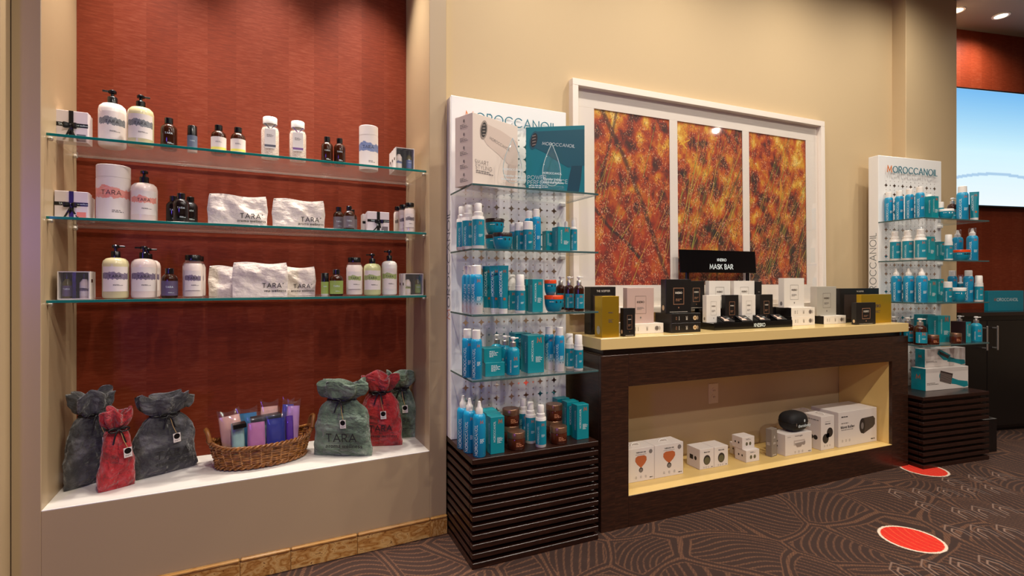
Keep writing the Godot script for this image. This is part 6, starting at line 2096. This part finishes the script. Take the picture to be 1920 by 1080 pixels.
	["carton",[0.062,0.109,0.055],1.102,1.29,-2.0518,1.5,"product_carton","short wide teal carton, second shelf, stand beside niche","carton","cartons on second shelf"],
	["mistbottle",[0.0157,0.156],1.1693,1.29,-2.0561,-21.845,"mist_bottle","slim teal mist bottle with clear cap, front of three, second shelf, stand beside niche","bottle","slim teal mist bottle with clear cap row"],
	["mistbottle",[0.0157,0.156],1.1685,1.29,-2.1261,-21.2209,"mist_bottle","slim teal mist bottle with clear cap, middle of three, second shelf, stand beside niche","bottle","slim teal mist bottle with clear cap row"],
	["mistbottle",[0.0157,0.156],1.157,1.29,-2.1758,-20.6268,"mist_bottle","slim teal mist bottle with clear cap, back of three, second shelf, stand beside niche","bottle","slim teal mist bottle with clear cap row"],
	["dryerbox",[0.268,0.292,0.11,"beige"],0.7634,1.551,-2.0922,23.366,"hair_dryer_box","pale beige hair dryer box with printed dryer on top shelf","box","hair dryer boxes"],
	["dryerbox",[0.261,0.298,0.09,"teal"],1.0906,1.551,-2.085,-29.4097,"hair_dryer_box","teal hair dryer box with printed dryer on top shelf","box","hair dryer boxes"],
	["award",[0.113,0.21],0.8449,1.551,-2.0075,-5.7971,"glass_award","clear teardrop glass award before the beige hair dryer box","award","glass awards"],
	["award",[0.113,0.205],1.027,1.551,-2.0023,-7.0959,"glass_award","clear teardrop glass award before the teal hair dryer box","award","glass awards"],
	["hair",[0.024,0.196],3.6112,1.551,-1.9868,-47.2108,"hairspray_can","blue hairspray can with white cap, frontmost of four, top shelf, stand beside cabinet","can","blue hairspray can with white cap row"],
	["hair",[0.024,0.196],3.629,1.551,-2.0555,-46.6794,"hairspray_can","blue hairspray can with white cap, second of four, top shelf, stand beside cabinet","can","blue hairspray can with white cap row"],
	["hair",[0.024,0.196],3.642,1.551,-2.1246,-46.132,"hairspray_can","blue hairspray can with white cap, third of four, top shelf, stand beside cabinet","can","blue hairspray can with white cap row"],
	["hair",[0.024,0.196],3.6359,1.551,-2.1854,-45.5684,"hairspray_can","blue hairspray can with white cap, rearmost of four, top shelf, stand beside cabinet","can","blue hairspray can with white cap row"],
	["foam",[0.02,0.17],3.8112,1.551,-2.0436,-47.6746,"foam_bottle","white foam bottle behind teal carton, top shelf, stand beside cabinet","bottle","foam bottles on far stand"],
	["carton",[0.062,0.147,0.045],3.7572,1.551,-2.0009,-5.3,"product_carton","tall teal carton beside white lidded jar, top shelf, stand beside cabinet","carton","cartons on far stand"],
	["jar",[0.04,0.065,"white"],3.8351,1.551,-1.9611,-48.5127,"mask_jar","low teal jar with white lid, top shelf, stand beside cabinet","jar","white lidded jars"],
	["whitecap",[0.015,0.135],3.9891,1.551,-2.0673,-48.2789,"serum_bottle","small teal bottle behind white lidded jar, top shelf, stand beside cabinet","bottle","serum bottles on far stand"],
	["pump",[0.027,0.155,"amber"],3.9951,1.551,-2.0065,-48.8245,"pump_bottle","amber pump bottle beside tall blue can, top shelf, stand beside cabinet","bottle","amber pump bottles on far stand"],
	["hair",[0.031,0.22],3.9871,1.551,-1.947,-49.3046,"hairspray_can","tall wide blue hairspray can, top shelf, stand beside cabinet","can","cans on far stand"],
	["tube",[0.05,0.19],4.0987,1.551,-1.9366,-49.8571,"cream_tube","teal cream tube on white cap, top shelf, stand beside cabinet","tube","tubes on far stand"],
	["lotion",[0.031,0.2],3.6083,1.29,-1.9821,-47.2395,"lotion_bottle","white lotion bottle under clear cap, front of three, second shelf, stand beside cabinet","bottle","white lotion bottle under clear cap row"],
	["lotion",[0.031,0.2],3.6188,1.29,-2.0615,-46.5741,"lotion_bottle","white lotion bottle under clear cap, middle of three, second shelf, stand beside cabinet","bottle","white lotion bottle under clear cap row"],
	["lotion",[0.031,0.2],3.6264,1.29,-2.1411,-45.9062,"lotion_bottle","white lotion bottle under clear cap, back of three, second shelf, stand beside cabinet","bottle","white lotion bottle under clear cap row"],
	["carton",[0.075,0.152,0.045],3.7506,1.29,-2.0216,-5.3,"product_carton","tall teal carton beside lotion bottles, second shelf, stand beside cabinet","carton","cartons on far stand"],
	["carton",[0.048,0.127,0.04],3.9345,1.29,-2.0523,-5.3,"product_carton","short teal carton behind foam bottle, second shelf, stand beside cabinet","carton","cartons on far stand"],
	["foam",[0.022,0.165],3.8591,1.29,-1.9588,-48.6413,"foam_bottle","white foam bottle with tall cap, second shelf, stand beside cabinet","bottle","foam bottles on far stand"],
	["mousse",[0.03,0.215],4.0981,1.29,-1.9467,-49.7682,"mousse_bottle","blue mousse bottle with clear cap, front of two, second shelf, stand beside cabinet","bottle","blue mousse bottle with clear cap row"],
	["mousse",[0.03,0.215],4.1469,1.29,-2.0527,-49.0738,"mousse_bottle","blue mousse bottle with clear cap, back of two, second shelf, stand beside cabinet","bottle","blue mousse bottle with clear cap row"],
	["jar",[0.05,0.068,"orange"],3.9779,1.29,-1.9528,-49.2143,"mask_jar","wide teal jar with orange lid, second shelf, stand beside cabinet","jar","orange lidded jars"],
	["mousse_open",[0.03,0.22],3.6195,1.023,-1.9811,-47.3051,"mousse_bottle","blue mousse bottle with bare white nozzle, front of three, third shelf, stand beside cabinet","bottle","blue mousse bottle with bare white nozzle row"],
	["mousse_open",[0.03,0.22],3.6291,1.023,-2.0605,-46.6346,"mousse_bottle","blue mousse bottle with bare white nozzle, middle of three, third shelf, stand beside cabinet","bottle","blue mousse bottle with bare white nozzle row"],
	["mousse_open",[0.03,0.22],3.6379,1.023,-2.14,-45.9751,"mousse_bottle","blue mousse bottle with bare white nozzle, back of three, third shelf, stand beside cabinet","bottle","blue mousse bottle with bare white nozzle row"],
	["carton",[0.08,0.137,0.05],3.7147,1.023,-1.9973,-5.3,"product_carton","wide teal carton, front one, third shelf, stand beside cabinet","carton","cartons on far stand"],
	["carton",[0.06,0.148,0.045],3.9204,1.023,-2.0561,-5.3,"product_carton","narrow teal carton, rear one, third shelf, stand beside cabinet","carton","cartons on far stand"],
	["whitecap",[0.023,0.13],3.8366,1.023,-1.9509,-48.6102,"serum_bottle","short teal bottle with white cap, third shelf, stand beside cabinet","bottle","serum bottles on far stand"],
	["hair",[0.026,0.205],4.1139,1.023,-2.0658,-48.8276,"hairspray_can","blue hairspray can behind short white capped bottle, third shelf, stand beside cabinet","can","cans on far stand"],
	["jar",[0.04,0.092,"white"],3.949,1.023,-1.9505,-49.1105,"mask_jar","tall teal jar with white lid, third shelf, stand beside cabinet","jar","white lidded jars"],
	["mistbottle",[0.016,0.175],4.1417,1.023,-2.033,-49.2159,"mist_bottle","slim mist bottle behind white lidded jar, third shelf, stand beside cabinet","bottle","mist bottles on far stand"],
	["hair",[0.027,0.205],4.114,1.023,-1.9754,-49.589,"hairspray_can","blue hairspray can beside white foam bottle, third shelf, stand beside cabinet","can","cans on far stand"],
	["foam",[0.023,0.17],4.1286,1.023,-1.9258,-50.0699,"foam_bottle","white foam bottle at the shelf end, third shelf, stand beside cabinet","bottle","foam bottles on far stand"],
	["pump",[0.036,0.165,"amber"],3.6049,0.759,-1.9824,-47.2197,"pump_bottle","wide amber pump bottle, front of three, fourth shelf, stand beside cabinet","bottle","wide amber pump bottle row"],
	["pump",[0.036,0.165,"amber"],3.6276,0.759,-2.0657,-46.5808,"pump_bottle","wide amber pump bottle, middle of three, fourth shelf, stand beside cabinet","bottle","wide amber pump bottle row"],
	["pump",[0.036,0.165,"amber"],3.6454,0.759,-2.1594,-45.8441,"pump_bottle","wide amber pump bottle, back of three, fourth shelf, stand beside cabinet","bottle","wide amber pump bottle row"],
	["amber_jar",[0.034,0.06],3.6984,0.759,-1.9637,-47.8504,"amber_jar","amber jar before the tall teal cartons, fourth shelf, stand beside cabinet","jar","amber jars on far stand"],
	["carton",[0.113,0.172,0.06],3.8881,0.759,-2.0264,-5.3,"product_carton","wide tall teal carton, front one, fourth shelf, stand beside cabinet","carton","cartons on far stand"],
	["carton",[0.115,0.172,0.06],3.9294,0.759,-2.1331,-5.3,"product_carton","wide tall teal carton, rear one, fourth shelf, stand beside cabinet","carton","cartons on far stand"],
	["amber_jar",[0.031,0.065],3.907,0.759,-1.9443,-48.9818,"amber_jar","amber jar beside brown sided carton, fourth shelf, stand beside cabinet","jar","amber jars on far stand"],
	["browncarton",[0.045,0.133,0.09],4.03,0.759,-1.9781,-5.3,"product_carton","teal fronted carton with dark brown side, fourth shelf, stand beside cabinet","carton","cartons on far stand"],
	["pump",[0.031,0.165,"teal"],4.135,0.759,-1.9433,-49.9462,"pump_bottle","rounded teal pump bottle, front of two, fourth shelf, stand beside cabinet","bottle","rounded teal pump bottle row"],
	["pump",[0.031,0.165,"teal"],4.1399,0.759,-2.0382,-49.1653,"pump_bottle","rounded teal pump bottle, back of two, fourth shelf, stand beside cabinet","bottle","rounded teal pump bottle row"],
	["brushbox",[0.403,0.144,0.09,"round"],3.9773,0.4416,-2.0684,-5.3,"hair_brush_box","lower white and teal box with round brush print","box","hair brush boxes"],
	["brushbox",[0.387,0.12,0.06,"flat"],4.0162,0.5858,-2.0849,-5.3,"hair_brush_box","upper white and teal box with flat brush print","box","hair brush boxes"],
	["maskbox",[0.146,0.236,0.06,"black","panel"],1.4148,0.893,-2.2208,0,"mask_box","tall black box behind the olive gold box","box","boxes on the counter"],
	["maskbox",[0.097,0.193,0.06,"gold","plain"],1.3684,0.893,-2.0876,2.2,"mask_box","olive gold box at the counter end beside glass stand","box","boxes on the counter"],
	["maskbox",[0.066,0.135,0.03,"black","frame"],1.4749,0.893,-2.0708,0,"mask_box","small black box beside the olive gold box","box","boxes on the counter"],
	["flatbox",[0.21,0.05,0.13,"white","white"],1.6323,0.893,-2.1958,0,"flat_mask_box","white flat box lying under the rose box","box","boxes on the counter"],
	["maskbox",[0.165,0.18,0.035,"rose","thin"],1.6142,0.9432,-2.1733,0,"mask_box","pale rose upright box standing on white flat box","box","boxes on the counter"],
	["flatbox",[0.189,0.049,0.13,"black","black"],1.8542,0.893,-2.1608,0,"flat_mask_box","lower black flat box of the pair","box","boxes on the counter"],
	["flatbox",[0.189,0.049,0.13,"black","black"],1.8568,0.9422,-2.1638,0,"flat_mask_box","upper black flat box of the pair","box","boxes on the counter"],
	["maskbox",[0.165,0.175,0.04,"black","frame"],1.8349,0.9914,-2.1508,0,"mask_box","large black upright box on the black flat pair","box","boxes on the counter"],
	["flatbox",[0.196,0.053,0.11,"white","black"],2.7965,0.893,-2.2158,0,"flat_mask_box","lower white flat box of the white pair","box","boxes on the counter"],
	["flatbox",[0.2,0.053,0.11,"white","black"],2.797,0.9462,-2.2178,0,"flat_mask_box","upper white flat box of the white pair","box","boxes on the counter"],
	["maskbox",[0.168,0.175,0.04,"white","thin"],2.7444,0.9994,-2.2008,0,"mask_box","white upright box standing on two white flat boxes","box","boxes on the counter"],
	["flatbox",[0.2,0.05,0.11,"white","black"],3.074,0.893,-2.2158,0,"flat_mask_box","white flat box under the silver box","box","boxes on the counter"],
	["maskbox",[0.174,0.18,0.045,"silver","thin"],3.034,0.9432,-2.2083,0,"mask_box","silver grey upright box standing on white flat box","box","boxes on the counter"],
	["maskbox",[0.379,0.217,0.03,"black","panel"],3.3533,0.893,-2.2058,0,"mask_box","wide black box with dark window panel behind yellow gold box","box","boxes on the counter"],
	["maskbox",[0.292,0.18,0.03,"gold2","plain"],3.3666,0.893,-2.1108,0,"mask_box","yellow gold box near the end beside wide black box","box","boxes on the counter"],
	["maskbox",[0.179,0.133,0.03,"black","frame"],3.2038,0.893,-2.0708,0,"mask_box","small black box before the yellow gold box","box","boxes on the counter"],
	["tray",[0.588,0.16],2.3605,0.893,-2.2008,0,"display_tray","black stepped display tray with white lettering on the counter","tray",""],
	["maskbox",[0.101,0.15,0.03,"white","thin"],2.124,0.9292,-2.2008,0,"mask_box","white front row box at the tray end","box","boxes in the display tray"],
	["maskbox",[0.097,0.15,0.03,"black","frame"],2.2587,0.9292,-2.2008,0,"mask_box","black front row box between two white boxes in tray","box","boxes in the display tray"],
	["maskbox",[0.103,0.15,0.03,"white","thin"],2.3853,0.9292,-2.2008,0,"mask_box","white front row box between two black boxes in tray","box","boxes in the display tray"],
	["maskbox",[0.102,0.15,0.03,"black","frame"],2.523,0.9292,-2.2008,0,"mask_box","black front row box at the tray end","box","boxes in the display tray"],
	["maskbox",[0.116,0.155,0.03,"black","frame"],2.0584,1.0032,-2.2618,0,"mask_box","black back row box partly behind the large black box","box","boxes in the display tray"],
	["maskbox",[0.158,0.155,0.03,"white","thin"],2.2293,1.0032,-2.2618,0,"mask_box","white back row box beside black back row box","box","boxes in the display tray"],
	["maskbox",[0.16,0.155,0.03,"white","thin"],2.4165,1.0032,-2.2618,0,"mask_box","white back row box above white and black front boxes","box","boxes in the display tray"],
	["maskbox",[0.047,0.15,0.03,"black","plain"],2.5314,1.0032,-2.2618,0,"mask_box","narrow black back row box at the tray end","box","boxes in the display tray"],
	["card",[0.078,0.058],2.1862,0.9292,-2.1598,0,"sample_card","tilted black sample card with portrait, first in the tray row","card","sample cards in the tray"],
	["card",[0.078,0.058],2.3162,0.9292,-2.1598,0,"sample_card","tilted black sample card with portrait, second in the tray row","card","sample cards in the tray"],
	["card",[0.078,0.058],2.4535,0.9292,-2.1598,0,"sample_card","tilted black sample card with portrait, third in the tray row","card","sample cards in the tray"],
	["card",[0.078,0.058],2.5876,0.9292,-2.1598,0,"sample_card","tilted black sample card with portrait, fourth in the tray row","card","sample cards in the tray"],
	["sign",[0.574,0.125],2.2688,0.893,-2.2908,0,"counter_sign","glossy black mask sign with white lettering above the tray","sign",""],
	["massager",[0.166,0.168,0.1],1.6048,0.1485,-2.1908,0,"massager_box","massage device box beside the recess side, orange heart print","box","boxes in the lit recess"],
	["massager",[0.184,0.168,0.1],1.7818,0.1485,-2.1908,0,"massager_box","massage device box beside the round ball boxes, orange heart print","box","boxes in the lit recess"],
	["ballbox",[0.098,0.108,0.1],2.0386,0.1485,-2.1958,0,"ball_box","round ball box beside the massage device boxes","box","boxes in the lit recess"],
	["ballbox",[0.098,0.108,0.1],2.1394,0.1485,-2.1958,0,"ball_box","round ball box beside the small box stack","box","boxes in the lit recess"],
	["smallbox",[0.099,0.066,0.08],2.355,0.1485,-2.1708,0,"small_box","small white box at front of the stack of three","box","boxes in the lit recess"],
	["smallbox",[0.096,0.066,0.08],2.3998,0.1485,-2.2558,0,"small_box","small white box at rear of the stack of three","box","boxes in the lit recess"],
	["smallbox",[0.092,0.066,0.075],2.3492,0.2147,-2.1933,0,"small_box","small white box on top of the stack of three","box","boxes in the lit recess"],
	["greybox",[0.059,0.158,0.035],2.5369,0.1485,-2.1642,12.2,"slim_box","slim grey upright box in the lit recess","box","boxes in the lit recess"],
	["gogglebox",[0.219,0.122,0.1],2.706,0.1485,-2.1708,0,"goggle_box","white goggles box under the black pouch","box","boxes in the lit recess"],
	["case",[0.165,0.115,0.12],2.728,0.2707,-2.1758,4,"travel_pouch","rounded black zip pouch lying on the goggles box","pouch",""],
	["duobox",[0.115,0.2,0.1],2.9387,0.1485,-2.1608,0,"roller_box","tall white twin ball roller box, front one of two","box","boxes in the lit recess"],
	["duobox",[0.109,0.2,0.1],2.9406,0.1485,-2.2638,0,"roller_box","tall white twin ball roller box, back one of two","box","boxes in the lit recess"],
	["rollerbox",[0.357,0.212,0.18],3.2054,0.1485,-2.1958,0,"roller_box","large white wave roller box at the end of recess","box","boxes in the lit recess"],
	["giftbox",[0.097,0.112,0.07,"slate"],-0.7573,1.6672,-2.3913,4.076,"gift_box","white gift box with crossed black ribbon, top niche shelf","gift box","gift boxes"],
	["tpump",[0.044,0.222,"slate","cream","left"],-0.6469,1.6672,-2.4142,12.2691,"pump_bottle","taller cream pump bottle with grey mountain label, top niche shelf","bottle","toiletries on the niche shelves"],
	["tpump",[0.042,0.2,"slate","straw","right"],-0.5445,1.6672,-2.3614,10.7569,"pump_bottle","shorter straw pump bottle with grey mountain label, top niche shelf","bottle","toiletries on the niche shelves"],
	["tbottle",[0.0275,0.1245,"plain","amber"],-0.4548,1.6672,-2.3678,9.1732,"amber_bottle","single dark amber bottle beside straw pump bottle, top niche shelf","bottle","toiletries on the niche shelves"],
	["rollon",[0.0175,0.105,"greyblue"],-0.3772,1.6672,-2.3733,7.7916,"roll_on_bottle","grey roll-on bottle with black cap, top niche shelf","bottle","toiletries on the niche shelves"],
	["tbottle",[0.0272,0.12,"yellow","amber"],-0.2865,1.6672,-2.3797,6.1682,"amber_bottle","amber bottle with yellow edged label beside roll-on, top niche shelf","bottle","toiletries on the niche shelves"],
	["tbottle",[0.0272,0.12,"yellow","amber"],-0.2172,1.6672,-2.3847,4.9218,"amber_bottle","amber bottle with yellow edged label beside salt jar, top niche shelf","bottle","toiletries on the niche shelves"],
	["saltjar",[0.037,0.186,"greydark"],-0.0998,1.6672,-2.4231,2.787,"bath_salt_jar","glass bath salt jar with grey tag stripe, top niche shelf","jar","toiletries on the niche shelves"],
	["saltjar",[0.036,0.182,"violet"],0.0094,1.6672,-2.4259,0.8523,"bath_salt_jar","glass bath salt jar with violet tag stripe, top niche shelf","jar","toiletries on the niche shelves"],
	["tbottle",[0.0245,0.125,"plain","amber"],0.1286,1.6672,-2.4093,-1.2719,"amber_bottle","amber bottle of a pair, one beside salt jars, top niche shelf","bottle","toiletries on the niche shelves"],
	["tbottle",[0.0245,0.125,"plain","amber"],0.1812,1.6672,-2.4131,-2.2014,"amber_bottle","amber bottle of a pair, one beside white canister, top niche shelf","bottle","toiletries on the niche shelves"],
	["canister",[0.042,0.2,"blue"],0.3111,1.6672,-2.4474,-4.414,"paper_canister","white paper canister with blue watercolour band, top niche shelf","canister","toiletries on the niche shelves"],
	["windowbox",[0.086,0.1,0.045,"blue"],0.461,1.6672,-2.3854,4.076,"window_box","white window box with two bottles, front of three, top niche shelf","box","window boxes"],
	["windowbox",[0.087,0.1,0.045,"blue"],0.4609,1.6672,-2.4355,4.076,"window_box","white window box with two bottles, middle of three, top niche shelf","box","window boxes"],
	["windowbox",[0.089,0.1,0.045,"blue"],0.4604,1.6672,-2.4856,4.076,"window_box","white window box with two bottles, back of three, top niche shelf","box","window boxes"],
	["giftbox",[0.095,0.1,0.06,"coral"],-0.747,1.3817,-2.357,4.076,"gift_box","white gift box with black bow, front one of two, middle niche shelf","gift box","gift boxes"],
	["giftbox",[0.099,0.095,0.06,"coral"],-0.7653,1.3817,-2.4429,4.076,"gift_box","white gift box with black bow, back one of two, middle niche shelf","gift box","gift boxes"],
	["canister",[0.0525,0.21,"coral"],-0.6357,1.3817,-2.3849,12.2135,"paper_canister","large pink paper canister with coral band, middle niche shelf","canister","toiletries on the niche shelves"],
	["tpump",[0.043,0.2,"coral","blush","back"],-0.5358,1.3817,-2.372,10.5659,"pump_bottle","blush pump bottle with coral mountain label, middle niche shelf","bottle","toiletries on the niche shelves"],
	["tbottle",[0.0265,0.115,"plain","black"],-0.4074,1.3817,-2.331,8.4533,"amber_bottle","near black bottle at front of the trio, middle niche shelf","bottle","toiletries on the niche shelves"],
	["tbottle",[0.0255,0.112,"plain","black"],-0.4449,1.3817,-2.3985,8.9008,"amber_bottle","near black bottle of the trio beside coral pump bottle, middle niche shelf","bottle","toiletries on the niche shelves"],
	["tbottle",[0.0255,0.112,"plain","black"],-0.3876,1.3817,-2.3976,7.907,"amber_bottle","near black bottle of the trio beside canvas pouch, middle niche shelf","bottle","toiletries on the niche shelves"],
	["pouch",[0.222,0.125,0.045,1],-0.2172,1.3817,-2.3872,4.076,"canvas_pouch","white canvas zip pouch beside the dark bottle trio, middle niche shelf","pouch","canvas pouches"],
	["pouch",[0.215,0.124,0.045,1],0.0137,1.3817,-2.4087,4.076,"canvas_pouch","white canvas zip pouch beside grey labelled bottles, middle niche shelf","pouch","canvas pouches"],
	["tbottle",[0.0225,0.105,"taupe","amber"],0.2171,1.3817,-2.3655,-2.9136,"amber_bottle","grey labelled amber bottle at front of the trio, middle niche shelf","bottle","toiletries on the niche shelves"],
	["tbottle",[0.0225,0.105,"taupe","amber"],0.1771,1.3817,-2.4128,-2.1294,"amber_bottle","grey labelled amber bottle beside canvas pouch, middle niche shelf","bottle","toiletries on the niche shelves"],
	["tbottle",[0.0225,0.105,"taupe","amber"],0.2403,1.3817,-2.4774,-3.1365,"amber_bottle","grey labelled amber bottle at back of the trio, middle niche shelf","bottle","toiletries on the niche shelves"],
	["giftbox",[0.097,0.088,0.05,"taupe"],0.3429,1.3817,-2.3995,4.076,"gift_box","small white gift box with black ribbon, front one, middle niche shelf","gift box","gift boxes"],
	["giftbox",[0.098,0.085,0.05,"taupe"],0.3311,1.3817,-2.4769,4.076,"gift_box","small white gift box with black ribbon, rear one, middle niche shelf","gift box","gift boxes"],
	["tjar",[0.027,0.14,"taupe"],0.4917,1.3817,-2.4051,-7.6465,"milk_bath_jar","white jar with black lid and grey label, front of three, middle niche shelf","jar","jars with black lids"],
	["tjar",[0.027,0.14,"taupe"],0.4777,1.3817,-2.4743,-7.1766,"milk_bath_jar","white jar with black lid and grey label, middle of three, middle niche shelf","jar","jars with black lids"],
	["tjar",[0.027,0.14,"taupe"],0.4677,1.3817,-2.5438,-6.7938,"milk_bath_jar","white jar with black lid and grey label, back of three, middle niche shelf","jar","jars with black lids"],
	["windowbox",[0.09,0.1,0.06,"purple"],-0.7282,1.0927,-2.3182,4.076,"window_box","window box with violet labelled bottles, front one, lowest niche shelf","box","window boxes"],
	["windowbox",[0.09,0.1,0.06,"purple"],-0.747,1.0927,-2.3971,4.076,"window_box","window box with violet labelled bottles, rear one, lowest niche shelf","box","window boxes"],
	["tpump",[0.0405,0.2,"purple","straw","right"],-0.6163,1.0927,-2.3362,12.1019,"pump_bottle","straw pump bottle with purple mountain label, lowest niche shelf","bottle","toiletries on the niche shelves"],
	["tpump",[0.041,0.198,"purple","blush","left"],-0.5322,1.0927,-2.3522,10.5807,"pump_bottle","white pump bottle with purple label, front one, lowest niche shelf","bottle","toiletries on the niche shelves"],
	["tpump",[0.0435,0.198,"purple","blush","right"],-0.5467,1.0927,-2.4715,10.3738,"pump_bottle","white pump bottle with purple label, rear one, lowest niche shelf","bottle","toiletries on the niche shelves"],
	["tbottle",[0.027,0.1145,"purple","amber"],-0.4487,1.0927,-2.3481,9.1331,"amber_bottle","small amber bottle with purple label, lowest niche shelf","bottle","toiletries on the niche shelves"],
	["tjar",[0.036,0.167,"purple"],-0.3715,1.0927,-2.3536,7.7466,"milk_bath_jar","white jar with purple label, front one, lowest niche shelf","jar","jars with black lids"],
	["tjar",[0.036,0.167,"purple"],-0.376,1.0927,-2.4536,7.553,"milk_bath_jar","white jar with purple label, rear one, lowest niche shelf","jar","jars with black lids"],
	["pouch",[0.158,0.125,0.045,0],-0.256,1.0927,-2.4646,4.076,"canvas_pouch","plain canvas pouch behind the wide lettered pouch, lowest niche shelf","pouch","canvas pouches"],
	["pouch",[0.212,0.138,0.045,1],-0.1334,1.0927,-2.3675,1.076,"canvas_pouch","wide lettered canvas pouch between two other pouches, lowest niche shelf","pouch","canvas pouches"],
	["pouch",[0.2,0.125,0.045,1],-0.0152,1.0927,-2.4617,4.076,"canvas_pouch","lettered canvas pouch beside green roll-on, lowest niche shelf","pouch","canvas pouches"],
	["rollon",[0.0165,0.1,"green"],0.1187,1.0927,-2.3886,-1.1144,"roll_on_bottle","green roll-on bottle with black cap, lowest niche shelf","bottle","toiletries on the niche shelves"],
	["tbottle",[0.028,0.116,"green","amber"],0.1653,1.0927,-2.3819,-1.9578,"amber_bottle","small amber bottle with green label, lowest niche shelf","bottle","toiletries on the niche shelves"],
	["tjar",[0.037,0.17,"green"],0.2429,1.0927,-2.3974,-3.3193,"milk_bath_jar","white jar with black lid and green label, lowest niche shelf","jar","jars with black lids"],
	["tpump",[0.0385,0.19,"green","lime","left"],0.3215,1.0927,-2.403,-4.6954,"pump_bottle","pale lime pump bottle with green label, lowest niche shelf","bottle","toiletries on the niche shelves"],
	["tpump",[0.035,0.208,"green","white","left"],0.4013,1.0927,-2.4238,-6.0326,"pump_bottle","white pump bottle with green label and tall pump, lowest niche shelf","bottle","toiletries on the niche shelves"],
	["windowbox",[0.087,0.1,0.05,"green"],0.5007,1.0927,-2.3807,4.076,"window_box","window box with green labelled bottles, front one, lowest niche shelf","box","window boxes"],
	["windowbox",[0.084,0.1,0.05,"green"],0.4961,1.0927,-2.4405,4.076,"window_box","window box with green labelled bottles, rear one, lowest niche shelf","box","window boxes"],
	["bag",[0.175,0.345,0.068,"grey",1,0],-0.7164,0.3885,-2.4313,43.2,"plush_bag","charcoal plush bag squeezed against the niche side","bag","plush drawstring bags"],
	["bag",[0.11,0.29,0.055,"red",2,0],-0.6131,0.3885,-2.3364,29.2,"plush_bag","red plush bag between two charcoal bags","bag","plush drawstring bags"],
	["bag",[0.225,0.31,0.075,"grey",3,1],-0.4829,0.3885,-2.451,29.2,"plush_bag","charcoal plush bag beside the wicker basket","bag","plush drawstring bags"],
	["bag",[0.255,0.325,0.085,"green",4,1],0.1937,0.3885,-2.3939,-25.8,"plush_bag","sage green plush bag beside the wicker basket","bag","plush drawstring bags"],
	["bag",[0.2,0.33,0.075,"red",5,1],0.3665,0.3885,-2.4664,-17.8,"plush_bag","red plush bag between two sage green bags","bag","plush drawstring bags"],
	["bag",[0.15,0.32,0.07,"green",6,1],0.4801,0.3885,-2.5547,-14.8,"plush_bag","sage green plush bag against the niche side","bag","plush drawstring bags"],
	["basket",[0.395,0.23,0.095],-0.1309,0.3885,-2.451,11.2,"wicker_basket","oval brown wicker basket with wooden handles holding satin sachets","basket",""],
	["sachet",[0.084,0.215,"pink",-7],-0.2302,0.4005,-2.4374,11.2,"satin_sachet","pale pink satin sachet at the basket end","sachet","satin sachets in the basket"],
	["sachet",[0.05,0.19,"mint",-2],-0.213,0.4005,-2.3919,11.2,"satin_sachet","pale mint satin sachet beside pale pink one","sachet","satin sachets in the basket"],
	["sachet",[0.07,0.185,"orchid",0],-0.1487,0.4005,-2.3863,11.2,"satin_sachet","orchid pink satin sachet at the basket front","sachet","satin sachets in the basket"],
	["sachet",[0.076,0.19,"royal",0],-0.0755,0.4005,-2.4028,11.2,"satin_sachet","royal blue satin sachet with lettered black band","sachet","satin sachets in the basket"],
	["sachet",[0.034,0.19,"violet",0],-0.0223,0.4005,-2.4276,11.2,"satin_sachet","deep violet satin sachet beside royal blue one","sachet","satin sachets in the basket"],
	["sachet",[0.056,0.225,"lilac",5],-0.0207,0.4005,-2.4708,11.2,"satin_sachet","tall lilac satin sachet beside violet one","sachet","satin sachets in the basket"],
	["sachet",[0.05,0.225,"indigo",6],-0.0469,0.4005,-2.5104,11.2,"satin_sachet","indigo satin sachet at the basket end","sachet","satin sachets in the basket"],
	["sachet",[0.084,0.205,"azure",0],-0.1917,0.4005,-2.4899,11.2,"satin_sachet","azure satin sachet at the basket rear","sachet","satin sachets in the basket"],
	["sachet",[0.074,0.222,"pink",1],-0.1065,0.4005,-2.5129,11.2,"satin_sachet","tall pale pink satin sachet at the basket rear","sachet","satin sachets in the basket"],
	["sachet",[0.12,0.198,"mint",0],-0.1176,0.4005,-2.4557,11.2,"satin_sachet","wide pale mint satin sachet in the basket middle","sachet","satin sachets in the basket"],
]
